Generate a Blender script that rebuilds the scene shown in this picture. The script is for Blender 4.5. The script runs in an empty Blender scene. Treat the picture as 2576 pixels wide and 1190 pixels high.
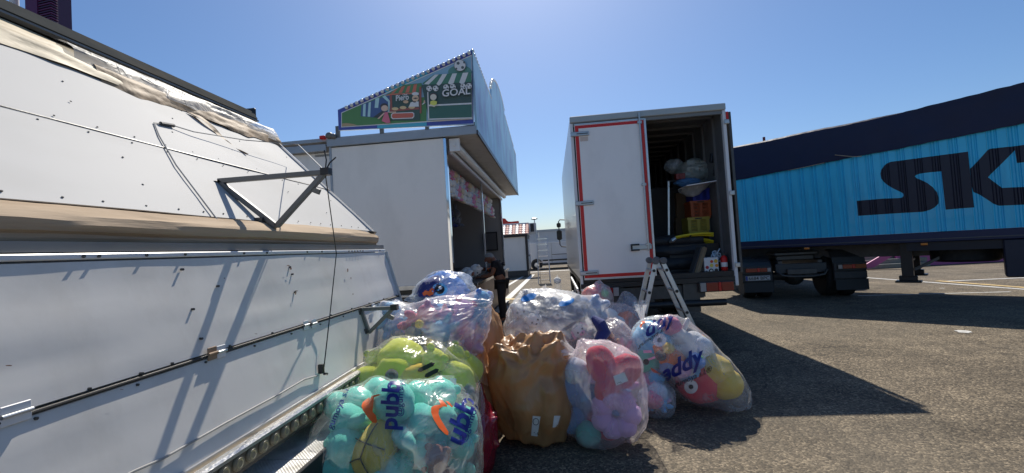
import bpy, bmesh, math, random
import numpy as np
from mathutils import Vector, Matrix, Euler, noise
from mathutils.bvhtree import BVHTree

random.seed(7)
R = math.radians
scene = bpy.context.scene
COL = scene.collection

# ---------------------------------------------------------------- camera
S = 1.5528                      # photo pixels (4000 wide) per pixel of the 2576-wide view used for measuring
F, CX, CY, H = 1080.0, 1288.0, 595.0, 1.55
_n = np.array([-0.062, 1, 33 / F]); _n /= np.linalg.norm(_n)
_a = np.array([(1390 - CX) / F, -(622 - CY) / F, 1.0]); _a = _a - _n * (_a @ _n); _a /= np.linalg.norm(_a)
_x = np.cross(_a, _n)
if _x[0] < 0: _x = -_x
CM = np.array([_x, _a, _n])     # world = CM @ (right, up, forward)
OC = np.array([0, 0, H])

def ray(px, py): return CM @ np.array([(px - CX) / F, -(py - CY) / F, 1.0])
def onz(px, py, z): d = ray(px, py); return Vector(OC + d * ((z - H) / d[2]))
def ony(px, py, y): d = ray(px, py); return Vector(OC + d * (y / d[1]))
def onx(px, py, x): d = ray(px, py); return Vector(OC + d * (x / d[0]))
def onpl(px, py, p, n):
    d = ray(px, py); p = np.array(p); n = np.array(n)
    return Vector(OC + d * (((p - OC) @ n) / (d @ n)))
def crop(x0, y0, k): return lambda u, v: ((x0 + k * u) / S, (y0 + k * v) / S)

cam = bpy.data.objects.new('camera', bpy.data.cameras.new('camera'))
COL.objects.link(cam)
cm = Matrix(((CM[0][0], CM[0][1], -CM[0][2], 0), (CM[1][0], CM[1][1], -CM[1][2], 0), (CM[2][0], CM[2][1], -CM[2][2], H), (0, 0, 0, 1)))
cam.matrix_world = cm
cam.data.sensor_width = 36; cam.data.lens = 36 * F / 2576
cam.data.clip_start = 0.05; cam.data.clip_end = 3000
scene.camera = cam

# ---------------------------------------------------------------- sky, sun, exposure
SUN = Vector((-0.035, 0.65, 0.76)).normalized()          # towards the sun
elev = math.asin(SUN.z); az = math.atan2(SUN.x, SUN.y)
w = bpy.data.worlds.new('World'); scene.world = w; w.use_nodes = True
wt = w.node_tree; wt.nodes.clear()
sky = wt.nodes.new('ShaderNodeTexSky'); sky.sky_type = 'NISHITA'; sky.sun_disc = False
sky.sun_elevation = elev; sky.sun_rotation = az
sky.air_density = 1.0; sky.dust_density = 0.85; sky.ozone_density = 7; sky.altitude = 0
bg = wt.nodes.new('ShaderNodeBackground'); bg.inputs['Strength'].default_value = 0.072
wo = wt.nodes.new('ShaderNodeOutputWorld')
hs_ = wt.nodes.new('ShaderNodeHueSaturation'); hs_.inputs['Saturation'].default_value = 1.08
wt.links.new(sky.outputs[0], hs_.inputs['Color']); wt.links.new(hs_.outputs[0], bg.inputs[0]); wt.links.new(bg.outputs[0], wo.inputs[0])
sl = bpy.data.lights.new('sun', 'SUN'); sl.energy = 3.7; sl.angle = R(0.5); sl.color = (1, 0.935, 0.83)
so = bpy.data.objects.new('sun', sl); COL.objects.link(so)
so.rotation_euler = SUN.to_track_quat('Z', 'Y').to_euler(); so.location = (0, 20, 40)
vs = scene.view_settings
scene.display_settings.display_device = 'sRGB'
vs.view_transform = 'Standard'; vs.look = 'None'; vs.exposure = 0.6; vs.gamma = 1; vs.use_curve_mapping = False
scene.cycles.transparent_max_bounces = 24
scene.cycles.max_bounces = 8
scene.cycles.sample_clamp_indirect = 6

# ---------------------------------------------------------------- helpers: materials
MATS = {}
def srgb(r, g, b):
    f = lambda c: (c / 255 / 12.92) if c / 255 <= 0.04045 else ((c / 255 + 0.055) / 1.055) ** 2.4
    return (f(r), f(g), f(b))

def mat(name, col, rough=0.5, metal=0.0, spec=0.5, var=0.12, vscale=3.0, bump=0.0, bscale=40.0, dirt=None, dscale=(2, 2, 2), damt=0.4,
        sheen=0.0, stretch=(1, 1, 1), coat=0.0, dist=0.01, alpha=1.0, emit=None, trans=0.0):
    """Principled material with procedural colour variation, optional dirt and relief."""
    if name in MATS: return MATS[name]
    m = bpy.data.materials.new(name); m.use_nodes = True; MATS[name] = m
    nt = m.node_tree; N = nt.nodes; Lk = nt.links
    b = N['Principled BSDF']
    b.inputs['Roughness'].default_value = rough; b.inputs['Metallic'].default_value = metal
    b.inputs['Specular IOR Level'].default_value = spec
    b.inputs['Sheen Weight'].default_value = sheen
    b.inputs['Coat Weight'].default_value = coat
    b.inputs['Alpha'].default_value = alpha
    b.inputs['Transmission Weight'].default_value = trans
    if emit: b.inputs['Emission Color'].default_value = (*emit[0], 1); b.inputs['Emission Strength'].default_value = emit[1]
    tc = N.new('ShaderNodeTexCoord'); mp = N.new('ShaderNodeMapping'); mp.inputs['Scale'].default_value = stretch
    Lk.new(tc.outputs['Object'], mp.inputs[0])
    n1 = N.new('ShaderNodeTexNoise'); n1.inputs['Scale'].default_value = vscale; n1.inputs['Detail'].default_value = 6
    Lk.new(mp.outputs[0], n1.inputs['Vector'])
    mx = N.new('ShaderNodeMix'); mx.data_type = 'RGBA'
    mx.inputs[6].default_value = (*[max(0, c * (1 - var)) for c in col], 1)
    mx.inputs[7].default_value = (*[min(1, c * (1 + var)) for c in col], 1)
    Lk.new(n1.outputs['Fac'], mx.inputs[0])
    out = mx.outputs[2]
    if dirt:
        mp2 = N.new('ShaderNodeMapping'); mp2.inputs['Scale'].default_value = dscale; mp2.inputs['Location'].default_value = (3.1, 1.7, 5.3)
        Lk.new(tc.outputs['Object'], mp2.inputs[0])
        n2 = N.new('ShaderNodeTexNoise'); n2.inputs['Scale'].default_value = 1.0; n2.inputs['Detail'].default_value = 8; n2.inputs['Roughness'].default_value = 0.65
        Lk.new(mp2.outputs[0], n2.inputs['Vector'])
        cr = N.new('ShaderNodeMapRange'); cr.inputs[1].default_value = 0.48; cr.inputs[2].default_value = 0.75; cr.inputs[4].default_value = damt
        Lk.new(n2.outputs['Fac'], cr.inputs[0])
        m2 = N.new('ShaderNodeMix'); m2.data_type = 'RGBA'; m2.inputs[7].default_value = (*dirt, 1)
        Lk.new(cr.outputs[0], m2.inputs[0]); Lk.new(out, m2.inputs[6]); out = m2.outputs[2]
        rr = N.new('ShaderNodeMapRange'); rr.inputs[3].default_value = rough; rr.inputs[4].default_value = min(1, rough + 0.3)
        Lk.new(cr.outputs[0], rr.inputs[0]); Lk.new(rr.outputs[0], b.inputs['Roughness'])
    Lk.new(out, b.inputs['Base Color'])
    if bump:
        n3 = N.new('ShaderNodeTexNoise'); n3.inputs['Scale'].default_value = bscale; n3.inputs['Detail'].default_value = 5
        Lk.new(mp.outputs[0], n3.inputs['Vector'])
        bp = N.new('ShaderNodeBump'); bp.inputs['Strength'].default_value = bump; bp.inputs['Distance'].default_value = dist
        Lk.new(n3.outputs['Fac'], bp.inputs['Height']); Lk.new(bp.outputs[0], b.inputs['Normal'])
    return m

def film(name, tint=(0.93, 0.95, 0.97), base=0.2, amp=0.35, rough=0.22, bump=0.6, transl=0.5, wr=9.0, see=(1, 1, 1), gloss=0.05):
    """Thin wrinkled polythene: see-through with whitish haze along the creases."""
    if name in MATS: return MATS[name]
    m = bpy.data.materials.new(name); m.use_nodes = True; MATS[name] = m
    nt = m.node_tree; N = nt.nodes; Lk = nt.links
    b = N['Principled BSDF']; out = N['Material Output']
    b.inputs['Base Color'].default_value = (*tint, 1); b.inputs['Roughness'].default_value = rough
    b.inputs['Specular IOR Level'].default_value = 0.75
    tc = N.new('ShaderNodeTexCoord')
    nz = N.new('ShaderNodeTexNoise'); nz.inputs['Scale'].default_value = 1.7; nz.inputs['Detail'].default_value = 2
    Lk.new(tc.outputs['Object'], nz.inputs['Vector'])
    ad = N.new('ShaderNodeVectorMath'); ad.operation = 'MULTIPLY_ADD'
    Lk.new(nz.outputs['Color'], ad.inputs[0]); ad.inputs[1].default_value = (0.45, 0.45, 0.45); Lk.new(tc.outputs['Object'], ad.inputs[2])
    def ridge(rot, st, sc, det):
        mp = N.new('ShaderNodeMapping'); mp.inputs['Scale'].default_value = st; mp.inputs['Rotation'].default_value = rot
        Lk.new(ad.outputs[0], mp.inputs[0])
        q = N.new('ShaderNodeTexNoise'); q.inputs['Scale'].default_value = sc; q.inputs['Detail'].default_value = det; q.inputs['Roughness'].default_value = 0.45
        Lk.new(mp.outputs[0], q.inputs['Vector'])
        u = N.new('ShaderNodeMath'); u.operation = 'SUBTRACT'; Lk.new(q.outputs['Fac'], u.inputs[0]); u.inputs[1].default_value = 0.5
        ab = N.new('ShaderNodeMath'); ab.operation = 'ABSOLUTE'; Lk.new(u.outputs[0], ab.inputs[0])
        mr = N.new('ShaderNodeMapRange'); mr.interpolation_type = 'SMOOTHSTEP'; mr.inputs[1].default_value = 0.0; mr.inputs[2].default_value = 0.09; mr.inputs[3].default_value = 1; mr.inputs[4].default_value = 0
        Lk.new(ab.outputs[0], mr.inputs[0]); return mr.outputs[0]
    r1 = ridge((0.2, 0.5, 0.3), (1, 1, 0.22), wr * 0.8, 2); r2 = ridge((1.3, 0.2, 0.9), (1, 0.3, 1), wr * 1.5, 2)
    big = N.new('ShaderNodeTexNoise'); big.inputs['Scale'].default_value = 3.2; big.inputs['Detail'].default_value = 3; Lk.new(tc.outputs['Object'], big.inputs['Vector'])
    pm = N.new('ShaderNodeMapRange'); pm.inputs[1].default_value = 0.42; pm.inputs[2].default_value = 0.68; Lk.new(big.outputs['Fac'], pm.inputs[0])
    x1 = N.new('ShaderNodeMath'); x1.operation = 'MULTIPLY'; Lk.new(r1, x1.inputs[0]); x1.inputs[1].default_value = 0.6
    x2 = N.new('ShaderNodeMath'); x2.operation = 'MULTIPLY_ADD'; Lk.new(r2, x2.inputs[0]); x2.inputs[1].default_value = 0.4; Lk.new(x1.outputs[0], x2.inputs[2])
    x3 = N.new('ShaderNodeMath'); x3.operation = 'MULTIPLY'; Lk.new(x2.outputs[0], x3.inputs[0]); Lk.new(pm.outputs[0], x3.inputs[1])
    x4 = N.new('ShaderNodeMath'); x4.operation = 'MULTIPLY_ADD'; Lk.new(pm.outputs[0], x4.inputs[0]); x4.inputs[1].default_value = amp * 0.35; x4.inputs[2].default_value = base
    s2 = N.new('ShaderNodeMath'); s2.operation = 'MULTIPLY_ADD'; s2.use_clamp = True
    Lk.new(x3.outputs[0], s2.inputs[0]); s2.inputs[1].default_value = amp * 0.8; Lk.new(x4.outputs[0], s2.inputs[2])
    bp = N.new('ShaderNodeBump'); bp.inputs['Strength'].default_value = bump; bp.inputs['Distance'].default_value = 0.007
    Lk.new(x2.outputs[0], bp.inputs['Height']); Lk.new(bp.outputs[0], b.inputs['Normal'])
    tr = N.new('ShaderNodeBsdfTranslucent'); tr.inputs[0].default_value = (*tint, 1)
    m1 = N.new('ShaderNodeMixShader'); m1.inputs[0].default_value = transl
    Lk.new(b.outputs[0], m1.inputs[1]); Lk.new(tr.outputs[0], m1.inputs[2])
    tp = N.new('ShaderNodeBsdfTransparent'); tp.inputs[0].default_value = (*see, 1)
    m2 = N.new('ShaderNodeMixShader'); Lk.new(s2.outputs[0], m2.inputs[0]); Lk.new(tp.outputs[0], m2.inputs[1]); Lk.new(m1.outputs[0], m2.inputs[2])
    # the clear film still mirrors light on its smooth face
    gl = N.new('ShaderNodeBsdfGlossy'); gl.inputs['Roughness'].default_value = rough * 0.8; Lk.new(bp.outputs[0], gl.inputs['Normal'])
    m3 = N.new('ShaderNodeMixShader'); m3.inputs[0].default_value = gloss
    Lk.new(m2.outputs[0], m3.inputs[1]); Lk.new(gl.outputs[0], m3.inputs[2])
    Lk.new(m3.outputs[0], out.inputs[0])
    return m

# ---------------------------------------------------------------- helpers: meshes
class MB:
    def __init__(s): s.v = []; s.f = []; s.mi = []
    def add(s, vs, fs, mi=0):
        o = len(s.v); s.v += [Vector(p) for p in vs]; s.f += [tuple(i + o for i in f) for f in fs]; s.mi += [mi] * len(fs); return s
    def box(s, c, d, rot=None, mi=0):
        c = Vector(c); h = [q / 2 for q in d]; m = rot if rot is not None else Matrix.Identity(3)
        vs = [c + m @ Vector((x * h[0], y * h[1], z * h[2])) for z in (-1, 1) for y in (-1, 1) for x in (-1, 1)]
        return s.add(vs, [(0, 2, 3, 1), (4, 5, 7, 6), (0, 1, 5, 4), (2, 6, 7, 3), (0, 4, 6, 2), (1, 3, 7, 5)], mi)
    def box2(s, a, b, mi=0):
        return s.box([(p + q) / 2 for p, q in zip(a, b)], [abs(q - p) for p, q in zip(a, b)], None, mi)
    def bar(s, a, b, w, h, up=(0, 0, 1), mi=0):
        a = Vector(a); b = Vector(b); d = b - a; L = d.length; d.normalize(); up = Vector(up)
        if abs(d.dot(up)) > 0.98: up = Vector((1, 0, 0))
        x = d.cross(up).normalized(); z = x.cross(d)
        return s.box((a + b) / 2, (w, L, h), Matrix((x, d, z)).transposed(), mi)
    def cyl(s, a, b, r, r2=None, n=14, caps=True, mi=0):
        r2 = r if r2 is None else r2
        a = Vector(a); b = Vector(b); d = (b - a).normalized()
        x = d.orthogonal().normalized(); y = d.cross(x)
        vs = [p + (x * math.cos(2 * math.pi * i / n) + y * math.sin(2 * math.pi * i / n)) * q for p, q in ((a, r), (b, r2)) for i in range(n)]
        fs = [(i, (i + 1) % n, n + (i + 1) % n, n + i) for i in range(n)]
        if caps: fs += [tuple(range(n - 1, -1, -1)), tuple(range(n, 2 * n))]
        return s.add(vs, fs, mi)
    def tube(s, pts, r, n=8, mi=0):
        pts = [Vector(p) for p in pts]; k = len(pts); vs = []; x = None
        for i, p in enumerate(pts):
            d = (pts[min(i + 1, k - 1)] - pts[max(i - 1, 0)]).normalized()
            x = d.orthogonal().normalized() if x is None else (x - d * x.dot(d)).normalized()
            y = d.cross(x); q = r[i] if isinstance(r, (list, tuple)) else r
            vs += [p + (x * math.cos(2 * math.pi * j / n) + y * math.sin(2 * math.pi * j / n)) * q for j in range(n)]
        fs = [(i * n + j, i * n + (j + 1) % n, (i + 1) * n + (j + 1) % n, (i + 1) * n + j) for i in range(k - 1) for j in range(n)]
        fs += [tuple(range(n - 1, -1, -1)), tuple(range((k - 1) * n, k * n))]
        return s.add(vs, fs, mi)
    def prism(s, poly, vec, mi=0):
        poly = [Vector(p) for p in poly]; vec = Vector(vec); n = len(poly)
        fs = [tuple(range(n - 1, -1, -1)), tuple(range(n, 2 * n))] + [(i, (i + 1) % n, n + (i + 1) % n, n + i) for i in range(n)]
        return s.add(poly + [p + vec for p in poly], fs, mi)
    def lathe(s, c, axis, prof, n=20, mi=0):
        c = Vector(c); d = Vector(axis).normalized(); x = d.orthogonal().normalized(); y = d.cross(x); k = len(prof)
        vs = [c + d * h + (x * math.cos(2 * math.pi * i / n) + y * math.sin(2 * math.pi * i / n)) * r for r, h in prof for i in range(n)]
        fs = [(j * n + i, j * n + (i + 1) % n, (j + 1) * n + (i + 1) % n, (j + 1) * n + i) for j in range(k - 1) for i in range(n)]
        fs += [tuple(range(n - 1, -1, -1)), tuple(range((k - 1) * n, k * n))]
        return s.add(vs, fs, mi)
    def sheet(s, grid, mi=0):
        nu, nv = len(grid), len(grid[0])
        return s.add([p for row in grid for p in row], [(i * nv + j, i * nv + j + 1, (i + 1) * nv + j + 1, (i + 1) * nv + j) for i in range(nu - 1) for j in range(nv - 1)], mi)
    def ball(s, c, r, n=10, m=7, mi=0):
        prof = [(max(1e-4, math.sin(math.pi * j / m)), -math.cos(math.pi * j / m)) for j in range(m + 1)]
        o = len(s.v); s.lathe((0, 0, 0), (0, 0, 1), prof, n, mi); r = r if isinstance(r, (tuple, list)) else (r, r, r)
        for i in range(o, len(s.v)): s.v[i] = Vector(c) + Vector((s.v[i].x * r[0], s.v[i].y * r[1], s.v[i].z * r[2]))
        return s

ROOTM = {}
def thing(name, label, cat, loc=(0, 0, 0), rz=0.0, group=None, rot=None):
    o = bpy.data.objects.new(name, None); COL.objects.link(o)
    o.empty_display_size = 0.2
    o.location = loc
    o.rotation_euler = rot if rot is not None else (0, 0, rz)
    o['label'] = label; o['category'] = cat
    if group: o['group'] = group
    ROOTM[o.name] = Matrix.Translation(Vector(loc)) @ Euler(o.rotation_euler).to_matrix().to_4x4()
    return o

def part(name, mb, mats, parent=None, local=False, bevel=0.0, smooth=True, ang=32, kind=None, label=None, seg=1):
    """Link the collected shapes as one mesh object. World coordinates unless local."""
    me = bpy.data.meshes.new(name)
    M = ROOTM.get(parent.name, Matrix.Identity(4)) if parent is not None else Matrix.Identity(4)
    vs = mb.v if (local or parent is None) else [M.inverted() @ p for p in mb.v]
    lo = Vector([min(p[i] for p in vs) for i in range(3)]); hi = Vector([max(p[i] for p in vs) for i in range(3)])
    c = (lo + hi) / 2
    me.from_pydata([p - c for p in vs], [], mb.f)
    mats = mats if isinstance(mats, (list, tuple)) else [mats]
    for m in mats: me.materials.append(m)
    if len(mats) > 1: me.polygons.foreach_set('material_index', mb.mi)
    bm = bmesh.new(); bm.from_mesh(me)
    if bevel:
        es = [e for e in bm.edges if len(e.link_faces) == 2 and e.calc_face_angle(0) > 0.5]
        bmesh.ops.bevel(bm, geom=es, offset=bevel, segments=seg, affect='EDGES', clamp_overlap=True)
    bmesh.ops.recalc_face_normals(bm, faces=bm.faces)
    bm.to_mesh(me); bm.free()
    if smooth: me.shade_smooth(); me.set_sharp_from_angle(angle=R(ang))
    o = bpy.data.objects.new(name, me); COL.objects.link(o)
    o.location = c
    if parent is not None:
        o.parent = parent; ROOTM[o.name] = M @ Matrix.Translation(c)
    else: ROOTM[o.name] = Matrix.Translation(c)
    if kind: o['kind'] = kind
    if label: o['label'] = label
    return o

def solo(name, mb, mats, label, cat, group=None, **k):
    o = part(name, mb, mats, None, **k); o['label'] = label; o['category'] = cat
    if group: o['group'] = group
    return o

def struct(name, mb, mats, **k): return part(name, mb, mats, None, kind='structure', **k)

def share(name, me, m, parent, loc, scale=(1, 1, 1), rot=(0, 0, 0)):
    """An object on shared mesh data with its own material."""
    o = bpy.data.objects.new(name, me); COL.objects.link(o)
    o.parent = parent; o.location = loc; o.scale = scale; o.rotation_euler = rot
    if m is not None:
        if not me.materials: me.materials.append(None)
        o.material_slots[0].link = 'OBJECT'; o.material_slots[0].material = m
    return o

def text_mesh(body, size=1.0, bold=0.0, align='LEFT'):
    """Flat outline lettering as verts, tris (x right, y up)."""
    cu = bpy.data.curves.new('lettering', 'FONT'); cu.body = body; cu.size = size; cu.offset = bold; cu.align_x = align; cu.resolution_u = 3
    o = bpy.data.objects.new('lettering', cu); COL.objects.link(o)
    dg = bpy.context.evaluated_depsgraph_get(); me = bpy.data.meshes.new_from_object(o.evaluated_get(dg))
    bm = bmesh.new(); bm.from_mesh(me); bmesh.ops.remove_doubles(bm, verts=bm.verts, dist=1e-5); bmesh.ops.triangulate(bm, faces=bm.faces)
    bm.verts.ensure_lookup_table(); bm.verts.index_update()
    vs = [(v.co.x, v.co.y) for v in bm.verts]; fs = [tuple(v.index for v in f.verts) for f in bm.faces]
    bm.free(); bpy.data.objects.remove(o); bpy.data.curves.remove(cu); bpy.data.meshes.remove(me)
    return vs, fs

# ---------------------------------------------------------------- shared materials
DUST = srgb(150, 130, 100)
white_panel = mat('white_panel', (0.68, 0.66, 0.62), 0.4, spec=0.3, var=0.05, vscale=1.2, dirt=(0.36, 0.33, 0.28), dscale=(5, 3.2, 0.9), damt=0.32, bump=0.1, bscale=2.4, dist=0.03)
white_paint = mat('white_paint', (0.76, 0.765, 0.77), 0.3, var=0.03, dirt=(0.4, 0.38, 0.34), dscale=(4, 4, 1), damt=0.25)
alu = mat('aluminium', (0.62, 0.63, 0.64), 0.35, 0.85, var=0.1, vscale=8, dirt=(0.2, 0.19, 0.17), damt=0.3, dscale=(8, 8, 8))
alu_bright = mat('polished_aluminium', (0.8, 0.81, 0.82), 0.18, 1.0, var=0.06, vscale=10)
steel_dark = mat('dark_steel', (0.09, 0.09, 0.09), 0.45, 0.6, var=0.3, vscale=12, bump=0.1, bscale=80)
grey_steel = mat('grey_steel', (0.16, 0.165, 0.165), 0.45, 0.3, var=0.25, vscale=6, dirt=DUST, damt=0.25, dscale=(5, 5, 5))
black_rubber = mat('black_rubber', (0.012, 0.012, 0.012), 0.6, var=0.3)
black_plastic = mat('black_plastic', (0.02, 0.02, 0.021), 0.4, var=0.2)
tyre_rubber = mat('tyre_rubber', (0.018, 0.018, 0.018), 0.75, var=0.3, vscale=9, dirt=(0.1, 0.09, 0.075), damt=0.35, dscale=(9, 9, 9))
red_paint = mat('red_paint', srgb(200, 25, 22), 0.4, var=0.1)
galv = mat('galvanised', (0.5, 0.52, 0.53), 0.4, 0.8, var=0.15, vscale=20)
skin_mat = mat('skin', srgb(150, 100, 75), 0.6, var=0.08)
# ================================================================ GROUND
def ground_material():
    m = bpy.data.materials.new('asphalt'); m.use_nodes = True
    N = m.node_tree.nodes; L = m.node_tree.links; b = N['Principled BSDF']
    tc = N.new('ShaderNodeTexCoord')
    def noi(sc, det=5, rough=0.6, st=(1, 1, 1)):
        mp = N.new('ShaderNodeMapping'); mp.inputs['Scale'].default_value = st; L.new(tc.outputs['Object'], mp.inputs[0])
        n = N.new('ShaderNodeTexNoise'); n.inputs['Scale'].default_value = sc; n.inputs['Detail'].default_value = det; n.inputs['Roughness'].default_value = rough
        L.new(mp.outputs[0], n.inputs['Vector']); return n.outputs['Fac']
    v = N.new('ShaderNodeTexVoronoi'); v.inputs['Scale'].default_value = 72; L.new(tc.outputs['Object'], v.inputs['Vector'])
    sep = N.new('ShaderNodeSeparateColor'); L.new(v.outputs['Color'], sep.inputs[0])
    cr = N.new('ShaderNodeValToRGB'); e = cr.color_ramp.elements
    e[0].position = 0.0; e[0].color = (0.052, 0.043, 0.032, 1); e[1].position = 1.0; e[1].color = (0.33, 0.265, 0.18, 1)
    e2 = e.new(0.45); e2.color = (0.115, 0.091, 0.061, 1); e3 = e.new(0.8); e3.color = (0.185, 0.148, 0.1, 1)
    L.new(sep.outputs[0], cr.inputs[0])
    def mul(a, fac, lo, hi, f0=0.3, f1=0.7):
        mr = N.new('ShaderNodeMapRange'); mr.inputs[1].default_value = f0; mr.inputs[2].default_value = f1; mr.inputs[3].default_value = lo; mr.inputs[4].default_value = hi
        L.new(fac, mr.inputs[0])
        x = N.new('ShaderNodeMix'); x.data_type = 'RGBA'; x.blend_type = 'MULTIPLY'; x.inputs[0].default_value = 1
        L.new(a, x.inputs[6]); L.new(mr.outputs[0], x.inputs[7]); return x.outputs[2]
    c = mul(cr.outputs[0], noi(0.55, 6, 0.65), 0.66, 1.3)
    c = mul(c, noi(3.0, 6, 0.7), 0.75, 1.25)
    c = mul(c, noi(0.9, 5, 0.6, (2.4, 0.35, 1)), 0.8, 1.2)
    # worn tracks along the driving direction, fine cracks
    c = mul(c, noi(0.8, 5, 0.62, (0.35, 2.6, 1)), 0.72, 1.2)
    vc = N.new('ShaderNodeTexVoronoi'); vc.feature = 'DISTANCE_TO_EDGE'; vc.inputs['Scale'].default_value = 0.33
    wa = N.new('ShaderNodeTexNoise'); wa.inputs['Scale'].default_value = 2.2; wa.inputs['Detail'].default_value = 6; L.new(tc.outputs['Object'], wa.inputs['Vector'])
    wv = N.new('ShaderNodeVectorMath'); wv.operation = 'MULTIPLY_ADD'; L.new(wa.outputs['Color'], wv.inputs[0]); wv.inputs[1].default_value = (0.9, 0.9, 0); L.new(tc.outputs['Object'], wv.inputs[2])
    L.new(wv.outputs[0], vc.inputs['Vector']); c = mul(c, vc.outputs['Distance'], 0.5, 1.0, 0.0, 0.006)
    # dark oil spots
    sp = noi(1.3, 5, 0.6); c = mul(c, sp, 1.0, 0.45, 0.62, 0.74)
    # dusty tint
    tn = N.new('ShaderNodeMix'); tn.data_type = 'RGBA'; tn.inputs[7].default_value = (0.19, 0.165, 0.125, 1)
    mr = N.new('ShaderNodeMapRange'); mr.inputs[1].default_value = 0.45; mr.inputs[2].default_value = 0.75; mr.inputs[4].default_value = 0.42
    L.new(noi(0.35, 7, 0.7), mr.inputs[0]); L.new(mr.outputs[0], tn.inputs[0]); L.new(c, tn.inputs[6])
    L.new(tn.outputs[2], b.inputs['Base Color'])
    b.inputs['Roughness'].default_value = 0.88; b.inputs['Specular IOR Level'].default_value = 0.35
    bp = N.new('ShaderNodeBump'); bp.inputs['Strength'].default_value = 0.75; bp.inputs['Distance'].default_value = 0.006
    L.new(v.outputs['Distance'], bp.inputs['Height']); bp.invert = True
    bp2 = N.new('ShaderNodeBump'); bp2.inputs['Strength'].default_value = 0.4; bp2.inputs['Distance'].default_value = 0.02
    L.new(noi(14, 6, 0.7), bp2.inputs['Height']); L.new(bp.outputs[0], bp2.inputs['Normal']); L.new(bp2.outputs[0], b.inputs['Normal'])
    return m
asphalt = ground_material()
struct('ground', MB().add([(-600, -300, 0), (600, -300, 0), (600, 1200, 0), (-600, 1200, 0)], [(0, 1, 2, 3)]), asphalt)
worn_white = mat('worn_line_paint', (0.6, 0.59, 0.56), 0.6, var=0.2, vscale=15, dirt=(0.14, 0.125, 0.1), dscale=(9, 9, 9), damt=0.85)
worn_yellow = mat('worn_yellow_paint', (0.6, 0.42, 0.16), 0.6, var=0.2, vscale=15, dirt=(0.14, 0.125, 0.1), dscale=(9, 9, 9), damt=0.8)
def line(a, b, wdt, m, name='parking_line', z=0.004):
    a = Vector((a[0], a[1], z)); b = Vector((b[0], b[1], z)); d = (b - a).normalized(); s = Vector((-d.y, d.x, 0)) * wdt / 2
    return struct(name, MB().add([a - s, a + s, b + s, b - s], [(0, 1, 2, 3)]), m)
line((-2.3, 14.0), (-1.75, 24.5), 0.16, worn_white)
line((-1.55, 12.6), (-1.25, 25.5), 0.22, worn_white)
line((-1.9, 13.6), (-0.9, 13.3), 0.3, worn_yellow, z=0.008)
line((9.2, 17.5), (10.15, 10.2), 0.13, worn_white)
line((10.22, 12.6), (10.6, 7.5), 0.16, worn_yellow, z=0.008)
line((10.3, 12.45), (12.2, 12.35), 0.12, worn_white)
line((6.9, 10.6), (9.6, 10.1), 0.08, worn_white)
line((-20, 28.6), (30, 27.4), 0.5, worn_white, name='pavement_edge')
# small pale blotches of dried paint on the asphalt
rng = random.Random(5)
for (px, py, rr) in [(2425, 834, 0.09), (2370, 725, .05)]:
    c = onz(px, py, 0.005); mb = MB(); n = 14
    mb.add([c + Vector((math.cos(i * 2 * math.pi / n), math.sin(i * 2 * math.pi / n), 0)) * rr * (0.7 + 0.5 * rng.random()) for i in range(n)], [tuple(range(n))])
    struct('paint_spot', mb, worn_white)

# ================================================================ LEFT FAIRGROUND TRAILER (runs along the view, folded tent side)
ft = thing('fairground_trailer', 'long white fairground trailer with sloped upper side and bulb strip at left edge', 'trailer', (-2.2, 0.5, 0))
Y0, Y1 = -2.6, 4.0
def lx(z): return -(1.617 - 0.255 * (1.64 - z))            # the leaning lower side: x at height z
tan_tarp = mat('dusty_tarp', srgb(184, 164, 140), 0.8, spec=0.1, var=0.25, vscale=3, stretch=(1, 0.25, 2), bump=0.5, bscale=6, dist=0.03, dirt=srgb(120, 100, 78), dscale=(3, 0.5, 6), damt=0.7)
tan_wood = mat('tan_board', srgb(176, 158, 128), 0.65, var=0.15, stretch=(1, .1, 1), vscale=14)
slope_n = Vector((1, 0, 1)).normalized()
def slope_pt(k, y, off=0.0):                                # k 0 at the ledge, 1 at the top
    return Vector((-1.7, y, 1.78)).lerp(Vector((-2.86, y, 2.94)), k) + slope_n * off
body = MB().prism([(-1.66, Y0, 0.75), (lx(1.6) - 0.06, Y0, 1.6), (-1.76, Y0, 1.74), (-2.9, Y0, 2.88), (-4.2, Y0, 2.88), (-4.2, Y0, 0.75)], (0, Y1 - Y0, 0))
part('body', body, white_panel, ft)
def wavy(fn, k0, k1, y0, y1, nu, nv, amp, sd):             # thin sheet, slightly buckled, 4 mm deep
    mb = MB()
    def P(i, j, o):
        k = k0 + (k1 - k0) * i / nu; y = y0 + (y1 - y0) * j / nv
        return fn(k, y, o + amp * noise.noise(Vector((k * 3 + sd, y * 0.9, sd))) + amp * 0.4 * noise.noise(Vector((k * 9, y * 3, sd))))
    mb.sheet([[P(i, j, 0.0) for j in range(nv + 1)] for i in range(nu + 1)])
    g2 = [[P(i, j, -0.005) for j in range(nv + 1)] for i in range(nu + 1)]; o = len(mb.v); mb.sheet(g2); w_ = nv + 1
    rim = [(0, j) for j in range(nv + 1)] + [(i, nv) for i in range(1, nu + 1)] + [(nu, j) for j in range(nv - 1, -1, -1)] + [(i, 0) for i in range(nu - 1, 0, -1)]
    ids = [i * w_ + j for i, j in rim]
    for a, b in zip(ids, ids[1:] + ids[:1]): mb.f.append((a, b, b + o, a + o)); mb.mi.append(0)
    return mb
slope_white = mat('slope_sheet_white', (0.525, 0.52, 0.505), 0.6, spec=0.06, var=0.03, vscale=0.8, dirt=(0.5, 0.47, 0.40), dscale=(1.6, 0.7, 1.6), damt=0.25)
part('upper_panel', wavy(slope_pt, 0.03, 0.405, Y0, Y1, 8, 60, 0.006, 1), slope_white, ft)
part('upper_panel', wavy(lambda k, y, o: slope_pt(k, y, o + 0.003), 0.409, 0.97, Y0, Y1, 8, 60, 0.008, 2), slope_white, ft)
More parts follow.
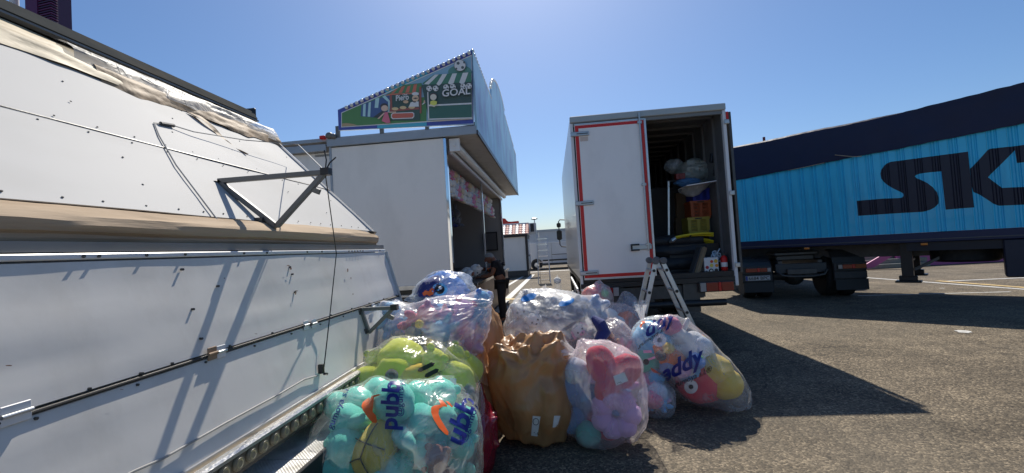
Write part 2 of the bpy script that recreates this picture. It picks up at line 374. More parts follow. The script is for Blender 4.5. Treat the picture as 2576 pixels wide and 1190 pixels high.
low = lambda k, y, o: Vector((lx(1.60 - 0.42 * k) + o, y, 1.60 - 0.42 * k + o * 0.25))
part('side_panel', wavy(low, 0.0, 0.985, Y0, Y1, 12, 90, 0.006, 3), white_panel, ft)
low2 = lambda k, y, o: Vector((lx(1.165 - 0.365 * k) + o, y, 1.165 - 0.365 * k + o * 0.25))
part('lower_flap', wavy(low2, 0.0, 1.0, Y0, Y1, 8, 60, 0.005, 4), white_panel, ft)
part('rubber_seam', MB().tube([(lx(1.175) + 0.006, Y0, 1.175), (lx(1.175) + 0.006, 0.6, 1.172), (lx(1.175) + 0.006, 1.9, 1.177), (lx(1.175) + 0.006, Y1, 1.174)], 0.006, 8), black_rubber, ft)
part('panel_seam', MB().bar(slope_pt(0.407, Y0, 0.004), slope_pt(0.407, Y1, 0.004), 0.006, 0.004, slope_n), steel_dark, ft)
# roll of dusty tarpaulin on the ledge and the rails below it
mb = MB(); g = []
prof = [(-1.722, 1.802), (-1.70, 1.812), (-1.672, 1.803), (-1.645, 1.790), (-1.618, 1.776), (-1.602, 1.762), (-1.596, 1.742), (-1.598, 1.722), (-1.604, 1.702), (-1.618, 1.692), (-1.612, 1.684), (-1.616, 1.674), (-1.64, 1.668)]
for j in range(111):
    y = Y0 + (Y1 - Y0) * j / 110; row = []
    for i, (x_, z_) in enumerate(prof):
        x_ -= 0.034
        a_ = 0.011 * noise.noise(Vector((i * 0.5, y * 0.55, 1.3))) + 0.006 * noise.noise(Vector((i * 1.1, y * 1.9, 4.0))) + 0.003 * noise.noise(Vector((i * 0.9, y * 9, 2.0)))
        e_ = max(0, (y - (Y1 - 0.35)) / 0.35) ** 2 * 0.03
        row.append(Vector((x_ + a_ - e_ * (i > 3), y, z_ + a_ * 0.8 - e_ * (i < 4))))
    g.append(row)
mb.sheet(g); mb.add([p for p in g[-1]], [tuple(range(13))]); mb.add([p for p in g[0]], [tuple(range(13))])
part('rolled_tarpaulin', mb, tan_tarp, ft, ang=17)
part('ledge_rail', MB().bar((-1.634, Y0, 1.652), (-1.634, Y1 + 0.01, 1.652), 0.03, 0.035), mat('grimy_rail', (0.28, 0.27, 0.25), 0.5, 0.3, var=0.3, dirt=DUST, damt=0.5, dscale=(8, 2, 8)), ft)
part('white_rail', MB().bar((-1.614, Y0, 1.618), (-1.614, Y1 + 0.012, 1.618), 0.022, 0.022), white_paint, ft, bevel=0.004)
mb = MB(); rg = random.Random(3)
y = Y0
while y < Y1 - 0.1:
    mb.cyl((-1.603, y, 1.618), (-1.598, y, 1.618), 0.006, n=6); y += rg.choice([0.18, 0.36, 0.4, 0.05])
for k_, st in ((0.05, 0.16), (0.385, 0.2), (0.43, 0.2), (0.93, 0.16)):
    y = Y0
    while y < Y1:
        p = slope_pt(k_, y, 0.002); mb.cyl(p, p + slope_n * 0.004, 0.004, n=6); y += st * (0.8 + 0.4 * rg.random())
for k_ in (0.15, 0.28, 0.55, 0.68, 0.8):
    y = Y0 + 0.2
    while y < Y1 - 0.1:
        p = slope_pt(k_, y, 0.004); mb.cyl(p, p + slope_n * 0.003, 0.0045, n=6); y += 0.42 + 0.25 * rg.random()
part('rivets', mb, mat('dull_rivet', (0.12, 0.12, 0.115), 0.9, spec=0.05), ft, kind='stuff')
mb = MB()
for i in range(34):
    y = -1 + i * 0.15; z = 1.19 if i % 2 else 1.155
    mb.cyl((lx(z), y, z), (lx(z) + 0.007, y, z), 0.005, n=6)
for (px, py) in [(455, 678), (482, 778), (503, 852), (352, 940), (727, 672), (733, 690), (740, 735), (545, 720)]:
    p = onpl(px, py, (lx(1.4), 0, 1.4), (1, 0, 0.255)); mb.cyl(p, p + Vector((0.012, 0, 0)), 0.0055, n=6)
part('screws', mb, steel_dark, ft, kind='stuff')
scr = mat('rust_scrape', srgb(110, 80, 60), 0.8, var=0.4, vscale=60)
for (px, py, w_, h_) in [(722, 668, 9, 2), (728, 676, 5, 6), (742, 732, 9, 2), (740, 738, 3, 8), (872, 680, 3, 10), (885, 740, 3, 3), (15, 920, 18, 3), (880, 700, 2, 6), (560, 700, 3, 3), (640, 840, 8, 1.5), (300, 980, 10, 1.5)]:
    q = [onpl(px + a * w_ / 2, py + b * h_ / 2, (lx(1.4) + 0.006, 0, 1.4), (1, 0, 0.255)) for a, b in ((-1, -.6), (.3, -1), (1, -.2), (.6, 1), (-.7, .8))]
    for v_ in q: v_.x += 0.009
    part('scrape', MB().add(q, [(0, 1, 2, 3, 4)]), scr, ft, smooth=False)
# hinges on the seam, each with two leaves and a pin
for (px, py, rusty) in [(30, 1040, 0), (527, 889, 1), (550, 884, 0), (765, 818, 0), (785, 814, 0), (935, 772, 0)]:
    p = onpl(px, py, (lx(1.175), 0, 1.175), (1, 0, 0.255)); w_ = 0.07 if px < 100 else 0.05
    hg = part('hinge', MB().box((p.x + 0.012, p.y, p.z + 0.016), (0.005, w_, 0.022)).box((p.x + 0.013, p.y, p.z - 0.016), (0.005, w_, 0.022)), white_paint if not rusty else mat('rusty_hinge', srgb(150, 125, 100), 0.7, var=0.3, vscale=30), ft, bevel=0.002)
    part('pin', MB().cyl((p.x + 0.018, p.y - w_ / 2, p.z), (p.x + 0.018, p.y + w_ / 2, p.z), 0.006, n=10), galv if not rusty else MATS['rusty_hinge'], hg)
# top beam and torn sheeting below it
beam_mat = mat('dusty_grey_beam', (0.075, 0.078, 0.075), 0.95, 0.0, spec=0.02, var=0.3, vscale=4, dirt=DUST, damt=0.3, dscale=(4, 1, 4), bump=0.2, bscale=15)
part('top_beam', MB().prism([(-2.80, Y0, 2.985), (-2.84, Y0, 3.06), (-2.95, Y0, 3.10), (-3.1, Y0, 3.10), (-3.1, Y0, 2.97), (-2.86, Y0, 2.955)], (0, Y1 - Y0 - 0.06, 0)), beam_mat, ft)
part('beam_lip', MB().bar((-2.80, Y0, 2.957), (-2.80, Y1 - 0.08, 2.957), 0.05, 0.012), grey_steel, ft)
part('end_cap', MB().box((-2.96, Y1 - 0.045, 3.03), (0.26, 0.03, 0.15)), black_plastic, ft, bevel=0.01)
def torn(k_lo, k_hi, y0, y1, seed, off, jag, nu=16, nv=150):
    mb = MB(); g = []
    for i in range(nu + 1):
        row = []
        for j in range(nv + 1):
            y = y0 + (y1 - y0) * j / nv
            lo_ = k_lo + jag * noise.noise(Vector((y * 2.2, seed, 0))) + jag * 0.6 * noise.noise(Vector((y * 7, seed, 3)))
            k = lo_ + (k_hi - lo_) * i / nu
            fold = 0.02 * noise.noise(Vector((k * 16, y * 1.1, seed))) + 0.012 * noise.noise(Vector((k * 40, y * 4, seed)))
            row.append(slope_pt(k, y, off + abs(fold) + 0.05 * max(0, math.sin(math.pi * i / nu)) * 0.8))
        g.append(row)
    mb.sheet(g); return mb
old_tarp = mat('old_cream_tarp', srgb(196, 180, 148), 0.6, var=0.22, vscale=4, stretch=(1, .3, 1), dirt=srgb(110, 92, 68), dscale=(5, 1, 5), damt=0.8, bump=0.4, bscale=10, dist=0.02)
part('old_tarp_strip', torn(0.80, 0.99, Y0, 2.65, 2.0, 0.006, 0.012), old_tarp, ft)
part('old_tarp_strip', torn(0.79, 0.93, 2.3, Y1 + 0.04, 7.0, 0.004, 0.03), mat('brown_tarp', srgb(150, 126, 96), 0.65, var=0.25, vscale=6, bump=0.4, bscale=14, dist=0.02), ft)
part('torn_plastic', torn(0.84, 0.985, 2.2, Y1 + 0.06, 11.0, 0.03, 0.03), film('torn_film', (0.62, 0.6, 0.55), 0.6, 0.4, 0.5, 0.5, 0.3, 12, gloss=0.02), ft)
mb = MB(); g = []
for j in range(21):
    t = j / 20; c = slope_pt(0.80 - 0.26 * t, 2.95 + 0.17 * t, 0.012 + 0.015 * math.sin(t * 7)); wd = 0.045 * (1 - 0.75 * t)
    g.append([c + Vector((0, -wd, 0)), c + slope_n * 0.012 * math.sin(t * 12), c + Vector((0, wd, 0))])
part('torn_strip', mb.sheet(g), MATS['brown_tarp'], ft)
# end trim along the far edge of the slope and side
part('edge_trim', MB().bar(slope_pt(0.0, Y1 + 0.008), slope_pt(0.96, Y1 + 0.008), 0.012, 0.05, slope_n), alu_bright, ft)
part('edge_trim', MB().bar((lx(0.80) + 0.004, Y1 + 0.008, 0.80), (lx(1.60) + 0.004, Y1 + 0.008, 1.60), 0.012, 0.04, (1, 0, 0.25)), alu, ft)
# hinged triangular brackets
def bracket(A, B, C, r=0.03):
    A, B, C = Vector(A), Vector(B), Vector(C)
    br = part('bracket', MB().bar(A, C, r, r).bar(A, B, r, r).bar(B, C, r, r), grey_steel, ft, bevel=0.003)
    for p in (A, A.lerp(B, 0.8)):
        part('hinge_clamp', MB().box(p + Vector((-0.02, 0, -0.02)), (0.05, 0.07, 0.035)).cyl(p + Vector((-0.03, -0.05, -0.025)), p + Vector((-0.03, 0.05, -0.025)), 0.009), steel_dark, br)
    part('end_fitting', MB().box(C + Vector((0.005, 0, 0.004)), (0.05, 0.045, 0.042)), black_plastic, br)
    part('stay_lug', MB().bar(C.lerp(B, 0.3), C.lerp(B, 0.3) + Vector((0.055, 0, -0.025)), 0.02, 0.03), grey_steel, br)
    return br
bracket((-1.99, 2.42, 2.075), (-1.63, 2.42, 1.775), (-1.31, 2.42, 2.075))
a_ = onpl(905, 776, (lx(1.16), 0, 1.16), (1, 0, 0.255)); yb = a_.y
bracket((a_.x + 0.01, yb, 1.165), (lx(.98) + 0.015, yb, 0.985), (a_.x + 0.27, yb, 1.165), 0.026)
C = Vector((-1.31, 2.42, 2.08))
part('tie_whisker', MB().tube([C, C + Vector((0.01, 0, 0.07)), C + Vector((-0.005, 0.01, 0.13))], 0.004, 6).tube([C, C + Vector((0.03, 0, 0.05)), C + Vector((0.07, 0, 0.08))], 0.004, 6), black_plastic, ft)
def spn(px, py, off=0.012): p = onpl(px, py, (-1.7, 0, 1.78), slope_n); return p + slope_n * off
def lpn(px, py, off=0.012): p = onpl(px, py, (lx(1.0), 0, 1.0), (1, 0, 0.255)); return p + Vector((off, 0, 0))
cable = mat('black_cable', (0.03, 0.03, 0.03), 0.5); grey_cable = mat('grey_cable', (0.3, 0.3, 0.29), 0.5)
part('hanging_wire', MB().tube([C + Vector((0, 0, -0.02)), lpn(812, 640, 0.10), lpn(813, 780, 0.05), lpn(803, 925, 0.03)], 0.0035, 6), cable, ft)
part('stay_cable', MB().tube([C, spn(720, 400, 0.18), spn(600, 372, 0.08), spn(480, 340, 0.03), spn(425, 320, 0.02), spn(385, 312, 0.01), spn(398, 345, 0.01), spn(440, 420, 0.012), spn(500, 500, 0.012), spn(545, 560, 0.012), spn(572, 583, 0.02)], 0.004, 6), grey_cable, ft)
part('turnbuckle', MB().tube([spn(400, 315, 0.015), spn(432, 322, 0.02)], 0.012, 8), steel_dark, ft)
pb = lpn(800, 928, 0.02)
part('plug_box', MB().box(pb, (0.03, 0.025, 0.055)).cyl(pb + Vector((0.015, 0, -0.03)), pb + Vector((0.02, 0.03, -0.04)), 0.008), black_plastic, ft, bevel=0.003)
part('side_cable', MB().tube([lpn(795, 945), lpn(760, 955), lpn(700, 990), lpn(640, 1022), lpn(560, 1065), lpn(480, 1110), lpn(400, 1155), lpn(330, 1185), lpn(240, 1230)], 0.0045, 6), grey_cable, ft)
# foot of the side: tan board, tread rail, bulb strip, checker plate step
part('tan_ledge', MB().bar((-1.42, Y0, 0.783), (-1.42, Y1, 0.783), 0.12, 0.02), tan_wood, ft)
part('flap_lip', MB().bar((lx(0.8) + 0.01, Y0, 0.803), (lx(0.8) + 0.01, Y1, 0.803), 0.012, 0.02), alu, ft)
tread = mat('tread_aluminium', (0.5, 0.5, 0.49), 0.35, 0.8, var=0.15, vscale=20, bump=0.25, bscale=60, dirt=(0.2, 0.18, 0.15), damt=0.6, dscale=(10, 4, 10))
part('tread_rail', MB().prism([(-1.372, Y0, 0.80), (-1.345, Y0, 0.80), (-1.335, Y0, 0.79), (-1.335, Y0, 0.776), (-1.372, Y0, 0.776)], (0, Y1 - Y0, 0)), tread, ft)
bulb_board = mat('grimy_bulb_board', srgb(120, 112, 92), 0.6, var=0.3, vscale=15, dirt=(0.05, 0.045, 0.04), damt=0.7, dscale=(12, 5, 12))
part('bulb_board', MB().box2((-1.362, Y0, 0.708), (-1.348, Y1, 0.776)), bulb_board, ft)
cap_glass = mat('yellowed_lamp_cap', srgb(160, 150, 112), 0.35, var=0.2, vscale=60, coat=0.5, dirt=(0.12, 0.1, 0.07), damt=0.6, dscale=(40, 40, 40))
sock = mat('lamp_socket', srgb(130, 122, 100), 0.5, var=0.2)
capm = None
yb = 0.9; i = 0
while yb < 3.95:
    p = Vector((-1.348, yb, 0.742)); zz = Vector((1, 0, 0))
    if capm is None:
        s_ = part('lamp_cap', MB().lathe(p, (1, 0, 0), [(0.029, 0.0), (0.031, 0.006), (0.029, 0.012), (0.024, 0.012), (0.022, 0.016)], 16), sock, ft)
        c_ = part('lens', MB().lathe(p, (1, 0, 0), [(0.021, 0.012), (0.019, 0.016), (0.013, 0.017), (0.011, 0.013), (0.001, 0.013)], 14), cap_glass, s_)
        capm = (s_, c_)
    else:
        s_ = capm[0].copy(); COL.objects.link(s_); s_.location.y += yb - 0.9
        c_ = capm[1].copy(); COL.objects.link(c_); c_.parent = s_
    yb += 0.0775
part('strip_underside', MB().box2((-1.40, Y0, 0.69), (-1.352, Y1, 0.706)), black_plastic, ft)
def checker():
    m = bpy.data.materials.new('checker_plate'); m.use_nodes = True; N = m.node_tree.nodes; L = m.node_tree.links; b = N['Principled BSDF']
    b.inputs['Metallic'].default_value = 0.25; b.inputs['Roughness'].default_value = 0.45
    tc = N.new('ShaderNodeTexCoord'); mp = N.new('ShaderNodeMapping'); mp.inputs['Scale'].default_value = (1, 1, 1); L.new(tc.outputs['Object'], mp.inputs[0])
    br = N.new('ShaderNodeTexWave'); br.inputs['Scale'].default_value = 26; br.inputs['Distortion'].default_value = 0; mp.inputs['Rotation'].default_value = (0, 0, R(45)); L.new(mp.outputs[0], br.inputs['Vector'])
    b2 = N.new('ShaderNodeTexWave'); b2.bands_direction = 'Y'; b2.inputs['Scale'].default_value = 26; L.new(mp.outputs[0], b2.inputs['Vector'])
    mu = N.new('ShaderNodeMath'); mu.operation = 'MULTIPLY'; L.new(br.outputs['Fac'], mu.inputs[0]); L.new(b2.outputs['Fac'], mu.inputs[1])
    bp = N.new('ShaderNodeBump'); bp.inputs['Strength'].default_value = 0.5; bp.inputs['Distance'].default_value = 0.004; L.new(mu.outputs[0], bp.inputs['Height']); L.new(bp.outputs[0], b.inputs['Normal'])
    n = N.new('ShaderNodeTexNoise'); n.inputs['Scale'].default_value = 7; n.inputs['Detail'].default_value = 8; L.new(tc.outputs['Object'], n.inputs['Vector'])
    cr = N.new('ShaderNodeValToRGB'); cr.color_ramp.elements[0].position = 0.3; cr.color_ramp.elements[0].color = (0.42, 0.4, 0.36, 1); cr.color_ramp.elements[1].position = 0.6; cr.color_ramp.elements[1].color = (0.8, 0.8, 0.78, 1)
    L.new(n.outputs['Fac'], cr.inputs[0]); L.new(cr.outputs[0], b.inputs['Base Color']); return m
chk = checker()
for y0 in (-2.0, 0.0, 2.0):
    st = part('step_plate', MB().box2((-1.66, y0 + 0.004, 0.592), (-1.225, y0 + 1.996, 0.6)), chk, ft)
part('step_edge', MB().box2((-1.222, -2.0, 0.50), (-1.20, 4.0, 0.606)), black_plastic, ft, bevel=0.004)
part('step_edge', MB().box2((-1.68, -2.0, 0.592), (-1.662, 4.0, 0.66)), mat('blue_grey_channel', (0.1, 0.11, 0.13), 0.4, 0.4), ft)
for y in (-1.5, 0.2, 1.9, 3.6):
    part('step_leg', MB().box2((-1.60, y, 0), (-1.55, y + 0.05, 0.59)).box2((-1.30, y, 0), (-1.25, y + 0.05, 0.59)), steel_dark, ft)
part('chassis', MB().box2((-3.6, Y0, 0.35), (-1.75, Y1 - 0.2, 0.75)), steel_dark, ft)
for y in (-1.4, -0.4, 0.6):
    wh = part('wheel', MB().lathe((-1.9, y, 0.36), (-1, 0, 0), [(0.2, 0), (0.34, 0.0), (0.36, 0.03), (0.36, 0.19), (0.34, 0.22), (0.2, 0.22)], 24), tyre_rubber, ft)
part('jack_leg', MB().cyl((-1.9, 3.6, 0), (-1.9, 3.6, 0.4), 0.05).box((-1.9, 3.6, 0.01), (0.25, 0.25, 0.02)), steel_dark, ft)

# ================================================================ FAR RIDE TOWER behind the trailer, top left
tw = thing('ride_tower', 'tall purple ride tower with ridged edge rising behind the trailer', 'tower', (-38.9, 30, 0))
purple = mat('purple_steel', srgb(92, 30, 82), 0.5, var=0.15)
part('mast', MB().box2((-40.05, 29.6, 0), (-39.0, 31.6, 34)), purple, tw)
for k in range(60):
    part('rib', MB().bar((-39.0, 29.9, 18 + k * 0.2), (-37.85, 29.9, 18.12 + k * 0.2), 0.5, 0.1), purple if k % 2 else mat('dark_purple', srgb(60, 22, 62), 0.5), tw)
part('ladder_core', MB().box2((-38.98, 30.1, 0), (-37.95, 31.2, 34)), mat('dark_purple', srgb(60, 22, 62), 0.5), tw)
wp = thing('white_mast', 'white round mast with bolted collar left of the purple tower', 'mast', (-41.6, 30, 0))
part('pole', MB().cyl((-41.55, 30, 0), (-41.55, 30, 34), 0.28), white_paint, wp)
part('collar', MB().cyl((-41.55, 30, 22.3), (-41.55, 30, 22.75), 0.42).cyl((-41.1, 29.8, 22.2), (-41.1, 29.8, 22.6), 0.15), galv, wp)
part('guy_bar', MB().bar((-41.5, 30, 25.2), (-39.6, 30, 23.9), 0.08, 0.08), white_paint, wp)
# ================================================================ PLUSH TOYS (shared lumps)
def lump(name, lvl, amp, seed):
    bm = bmesh.new(); bmesh.ops.create_icosphere(bm, subdivisions=lvl, radius=1.0)
    for v in bm.verts:
        v.co *= 1 + amp * noise.noise(v.co * 1.6 + Vector((seed, 0, 0))) + amp * 0.35 * noise.noise(v.co * 5 + Vector((0, seed, 0)))
    me = bpy.data.meshes.new(name); bm.to_mesh(me); bm.free(); me.shade_smooth(); me.materials.append(None); return me
LUMPS = [lump('plush_lump', 4, 0.10, s) for s in (1.3, 5.7, 9.1)]
SMALL = [lump('plush_small', 3, 0.06, 2.2)]
def fur(name, col):
    k_ = min(1.55, 0.86 / max(col)); col = tuple(k_ * c + 0.006 for c in col)
    return mat('fur_' + name, col, 0.95, var=0.10, vscale=12, bump=0.9, bscale=90, dist=0.006, sheen=0.4, spec=0.15)
FUR = {k: fur(k, srgb(*c)) for k, c in dict(mint=(92, 214, 192), teal=(30, 165, 150), yellow=(244, 206, 20), lime=(222, 228, 48), pink=(235, 160, 195), rose=(222, 120, 150),
    red=(196, 22, 50), white=(232, 232, 230), grey=(95, 102, 116), dark=(28, 28, 32), blue=(55, 130, 215), sky=(110, 190, 235), lilac=(205, 160, 205), orange=(228, 110, 30),
    brown=(120, 70, 45), tan=(200, 150, 105), coral=(240, 105, 85), navy=(28, 38, 90), green=(80, 160, 60), cream=(238, 222, 190), steelblue=(95, 125, 165), tealgreen=(85, 165, 145), shell=(236, 214, 40), pale=(215, 225, 238)).items()}
eye_black = mat('toy_eye', (0.01, 0.01, 0.01), 0.15, var=0); eye_white = mat('toy_eye_white', (0.8, 0.8, 0.8), 0.6, var=0.02)

CUR = []
CN = dict(pale='pale grey', sky='sky blue', lime='yellow green', steelblue='slate blue', tealgreen='sea green', navy='navy blue', dark='black')
def toy(kind, label, loc, size, c1, c2=None, rot=(0, 0, 0), group=None, face=True):
    """A soft toy: body with head, ears, arms and legs as its parts; size is about its height."""
    c2 = c2 or c1; a = FUR[c1]; b = FUR[c2]; L = LUMPS
    t = thing('plush_' + kind, label, 'plush toy', loc, 0, group, rot); CUR.append(t)
    s = size / 2; rd = random.Random(hash((round(loc[0], 3), round(loc[1], 3), round(loc[2], 3))) & 0xffff)
    P = lambda n, me, m, l, sc, r=(0, 0, 0): share(n, me, m, t, Vector(l) * s, Vector(sc) * s, r)
    if kind in ('cushion', 'ball'):
        P('body', L[0], a, (0, 0, 0), (0.95, 0.95, 0.9) if kind == 'ball' else (1.0, 0.6, 0.85))
        if c2 != c1: P('patch', L[1], b, (0.25, -0.3, 0.25), (0.55, 0.45, 0.5))
        return t
    P('body', L[rd.randrange(3)], a, (0, 0, -0.42), (0.5, 0.44, 0.56))
    h = P('head', L[rd.randrange(3)], a, (0, -0.05, 0.42), (0.5, 0.46, 0.45))
    for q in (-1, 1):
        if kind == 'rabbit': P('ear', SMALL[0], a, (0.2 * q, 0, 1.05), (0.13, 0.1, 0.42), (0, 0.22 * q, 0))
        elif kind == 'puppy': P('ear', SMALL[0], b, (0.47 * q, -0.05, 0.40), (0.13, 0.18, 0.34), (0, -0.3 * q, 0))
        elif kind == 'duck': P('wing', SMALL[0], a, (0.5 * q, 0.0, -0.35), (0.16, 0.3, 0.36), (0, -0.4 * q, 0))
        else: P('ear', SMALL[0], b, (0.36 * q, 0, 0.78), (0.18, 0.12, 0.18))
        if kind != 'duck': P('arm', L[1], a, (0.56 * q, -0.16, -0.25), (0.19, 0.19, 0.36), (0.5, -0.7 * q, 0))
        P('leg', L[2], b if kind == 'duck' else a, (0.34 * q, -0.35, -0.85), (0.22, 0.4, 0.2), (0.2, 0, 0.4 * q))
    if face:
        if kind == 'duck': P('beak', SMALL[0], FUR['orange'], (0, -0.5, 0.38), (0.24, 0.24, 0.09))
        else:
            mz = P('muzzle', SMALL[0], b, (0, -0.42, 0.32), (0.22, 0.18, 0.17))
            P('nose', SMALL[0], eye_black, (0, -0.6, 0.38), (0.07, 0.05, 0.05))
        for q in (-1, 1):
            P('eye', SMALL[0], eye_black, (0.19 * q, -0.46, 0.53), (0.06, 0.045, 0.065))
    return t

# ================================================================ PRIZE BOOTH with the painted sign
bt = thing('prize_booth', 'white fairground prize booth with painted sign on its roof', 'booth', (-2.6, 9, 0))
BX, BY0, BY1, BXB = -1.655, 7.0, 14.65, -4.0
booth_white = mat('booth_panel', (0.89, 0.855, 0.80), 0.5, var=0.03, vscale=1.5, dirt=(0.55, 0.53, 0.49), dscale=(1.5, 1.5, 0.6), damt=0.3, bump=0.06, bscale=3, dist=0.02)
trim_blue = mat('blue_grey_trim', srgb(158, 168, 178), 0.45, 0.1, var=0.12, vscale=6, dirt=(0.4, 0.4, 0.4), damt=0.35, dscale=(4, 4, 4))
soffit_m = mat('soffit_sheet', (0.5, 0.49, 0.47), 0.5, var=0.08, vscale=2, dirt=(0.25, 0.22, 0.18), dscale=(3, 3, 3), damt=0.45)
part('front_wall', MB().box2((-3.66, 7.0, 1.06), (BX - 0.05, 7.05, 3.48)), booth_white, bt)
part('front_wall', MB().box2((-6.6, 7.06, 1.06), (-3.70, 7.11, 3.42)), booth_white, bt)
part('corner_post', MB().box2((-3.70, 6.985, 1.0), (-3.66, 7.06, 3.50)), trim_blue, bt, bevel=0.006)
part('corner_post', MB().box2((BX - 0.05, 6.985, 1.0), (BX, 7.08, 3.48)), mat('chrome_trim', (0.75, 0.77, 0.8), 0.08, 1.0, var=0.03), bt, bevel=0.006)
part('base_rail', MB().box2((-6.6, 6.98, 0.98), (BX, 7.12, 1.06)).box2((-6.6, 6.99, 0.86), (BX, 7.10, 0.90)), alu, bt, bevel=0.005)
part('chassis', MB().box2((-6.2, 7.2, 0.45), (-1.9, 14.3, 0.97)), steel_dark, bt)
for (x, y) in ((-1.95, 7.35), (-1.95, 14.2), (-4.8, 7.35)):
    part('jack_leg', MB().cyl((x, y, 0), (x, y, 0.7), 0.045).cyl((x, y, 0), (x, y, 0.03), 0.13), steel_dark, bt)
for (y, x) in ((9.6, -4.9), (10.7, -4.9)):
    part('wheel', MB().lathe((x, y, 0.38), (-1, 0, 0), [(0.2, 0), (0.36, 0), (0.38, .03), (0.38, .2), (0.36, .23), (0.2, .23)], 24), tyre_rubber, bt)
# inside
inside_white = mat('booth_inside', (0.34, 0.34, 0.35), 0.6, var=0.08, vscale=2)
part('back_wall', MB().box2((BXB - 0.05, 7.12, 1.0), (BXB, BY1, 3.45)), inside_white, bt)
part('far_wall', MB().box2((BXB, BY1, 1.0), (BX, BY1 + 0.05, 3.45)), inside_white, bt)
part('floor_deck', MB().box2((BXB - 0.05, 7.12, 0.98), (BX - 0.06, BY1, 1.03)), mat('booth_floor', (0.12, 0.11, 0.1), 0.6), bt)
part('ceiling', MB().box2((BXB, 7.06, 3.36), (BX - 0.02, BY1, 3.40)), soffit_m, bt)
for z in (1.35, 1.75, 2.15, 2.5):
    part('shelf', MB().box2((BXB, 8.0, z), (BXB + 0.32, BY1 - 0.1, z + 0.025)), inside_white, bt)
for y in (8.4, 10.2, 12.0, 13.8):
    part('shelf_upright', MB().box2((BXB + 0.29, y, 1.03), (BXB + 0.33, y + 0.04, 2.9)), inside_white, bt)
fr = part('picture_frame', MB().box2((-2.35, 14.56, 1.55), (-1.85, 14.6, 2.2)), black_plastic, bt, bevel=0.005)
part('picture', MB().box2((-2.3, 14.55, 1.6), (-1.9, 14.562, 2.15)), mat('dim_picture', (0.12, 0.12, 0.13), 0.3), fr)
mid = onx(1218, 560, BX)
for y in (mid.y, BY1 - 0.02):
    part('opening_post', MB().box2((BX - 0.045, y - 0.03, 1.0), (BX, y + 0.03, 3.36)), MATS['chrome_trim'], bt, bevel=0.006)
# roof, eave and awning
part('roof_deck', MB().box2((-6.6, 7.0, 3.60), (-1.14, 15.45, 3.66)), trim_blue, bt)
part('eave_fascia', MB().box2((-3.72, 6.955, 3.495), (-1.125, 6.998, 3.635)), trim_blue, bt, bevel=0.006)
part('eave_fascia', MB().box2((-6.6, 6.96, 3.43), (-3.74, 7.0, 3.55)), trim_blue, bt, bevel=0.006)
for i in range(7):
    y = 7.0 + i * 1.2
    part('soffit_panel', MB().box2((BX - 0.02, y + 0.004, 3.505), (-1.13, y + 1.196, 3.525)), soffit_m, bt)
part('eave_edge', MB().box2((-1.13, 6.96, 3.49), (-1.10, 15.45, 3.56)), steel_dark, bt)
part('awning_roller', MB().cyl((-1.52, 7.12, 3.36), (-1.52, 14.4, 3.36), 0.07, n=18), white_paint, bt)
part('awning_bar', MB().box2((-1.62, 7.12, 3.23), (-1.58, 14.4, 3.29)), white_paint, bt, bevel=0.004)
part('roller_bracket', MB().box2((-1.62, 7.06, 3.26), (-1.44, 7.115, 3.48)).cyl((-1.53, 7.04, 3.37), (-1.53, 7.06, 3.37), 0.03), white_paint, bt, bevel=0.006)
part('opening_header', MB().box2((BX - 0.05, 7.1, 3.30), (BX + 0.0, 14.6, 3.50)), alu, bt)
# counter
counter_front = mat('faded_counter_print', srgb(150, 120, 105), 0.35, var=0.5, vscale=2.2, dirt=srgb(120, 150, 170), dscale=(1, 2, 3), damt=0.8)
part('counter_top', MB().box2((-2.35, 7.7, 0.94), (-1.40, 13.3, 0.98)), mat('dark_counter', (0.05, 0.05, 0.055), 0.35), bt)
part('counter_edge', MB().box2((-1.40, 7.7, 0.935), (-1.38, 13.3, 0.985)), alu_bright, bt)
part('counter_front', MB().box2((-1.47, 7.75, 0.22), (-1.43, 13.25, 0.935)), counter_front, bt)
for (px, py) in [(1222, 735), (1252, 728)]:
    p = onz(px, py, 0.2)
part('fold_step', MB().box2((-1.4, 9.3, 0.16), (-0.95, 10.4, 0.2)).box2((-1.38, 9.35, 0), (-1.33, 10.35, 0.16)).box2((-1.02, 9.35, 0), (-0.98, 10.35, 0.16)), steel_dark, bt)
# small red lamp and bundle at the roof corner
part('roof_lamp', MB().box((-3.78, 6.95, 3.66), (0.1, 0.06, 0.06)), red_paint, bt, bevel=0.012)
part('roof_bundle', MB().ball((-3.66, 6.95, 3.68), (0.07, 0.05, 0.06)).ball((-3.58, 6.95, 3.66), (0.05, 0.05, 0.05)), grey_steel, bt)

# ---------------- painted side sign on the roof (printed artwork as flat coloured sheets)
c6 = crop(1300, 180, 0.3109)
SY = 6.965
def sp(u, v, layer=0): q = ony(*c6(u, v), SY); q.y = SY - 0.0015 * layer; return q
sg = part('side_sign', MB().prism([sp(62, 800), sp(1752, 50), sp(1772, 985), sp(72, 1062)], (0, 0.035, 0)), alu, bt)
flat = lambda n, c, r=0.5: mat('print_' + n, tuple(min(0.8, 1.5 * q + 0.05) for q in srgb(*c)), r, var=0.06, vscale=8)   # the sign hangs in shade: paint is lighter than it looks
LAYER = [1]
def printed(polys, m, parent=None, name='printed_area', lay=None):
    LAYER[0] += 1; mb = MB(); l = LAYER[0] if lay is None else lay
    for pl in polys:
        q = [sp(u, v, l) for u, v in pl]; mb.add(q, [tuple(range(len(q)))])
    bm = bmesh.new()
    return part(name, mb, m, sg, smooth=False)
def oval(cu, cv, ru, rv, n=22, a0=0, a1=360): return [(cu + ru * math.cos(R(a0 + (a1 - a0) * i / n)), cv + rv * math.sin(R(a0 + (a1 - a0) * i / n))) for i in range(n if a1 - a0 == 360 else n + 1)]
printed([[(64, 806), (1748, 56), (1766, 972), (74, 1056)]], flat('border_navy', (40, 58, 140)))
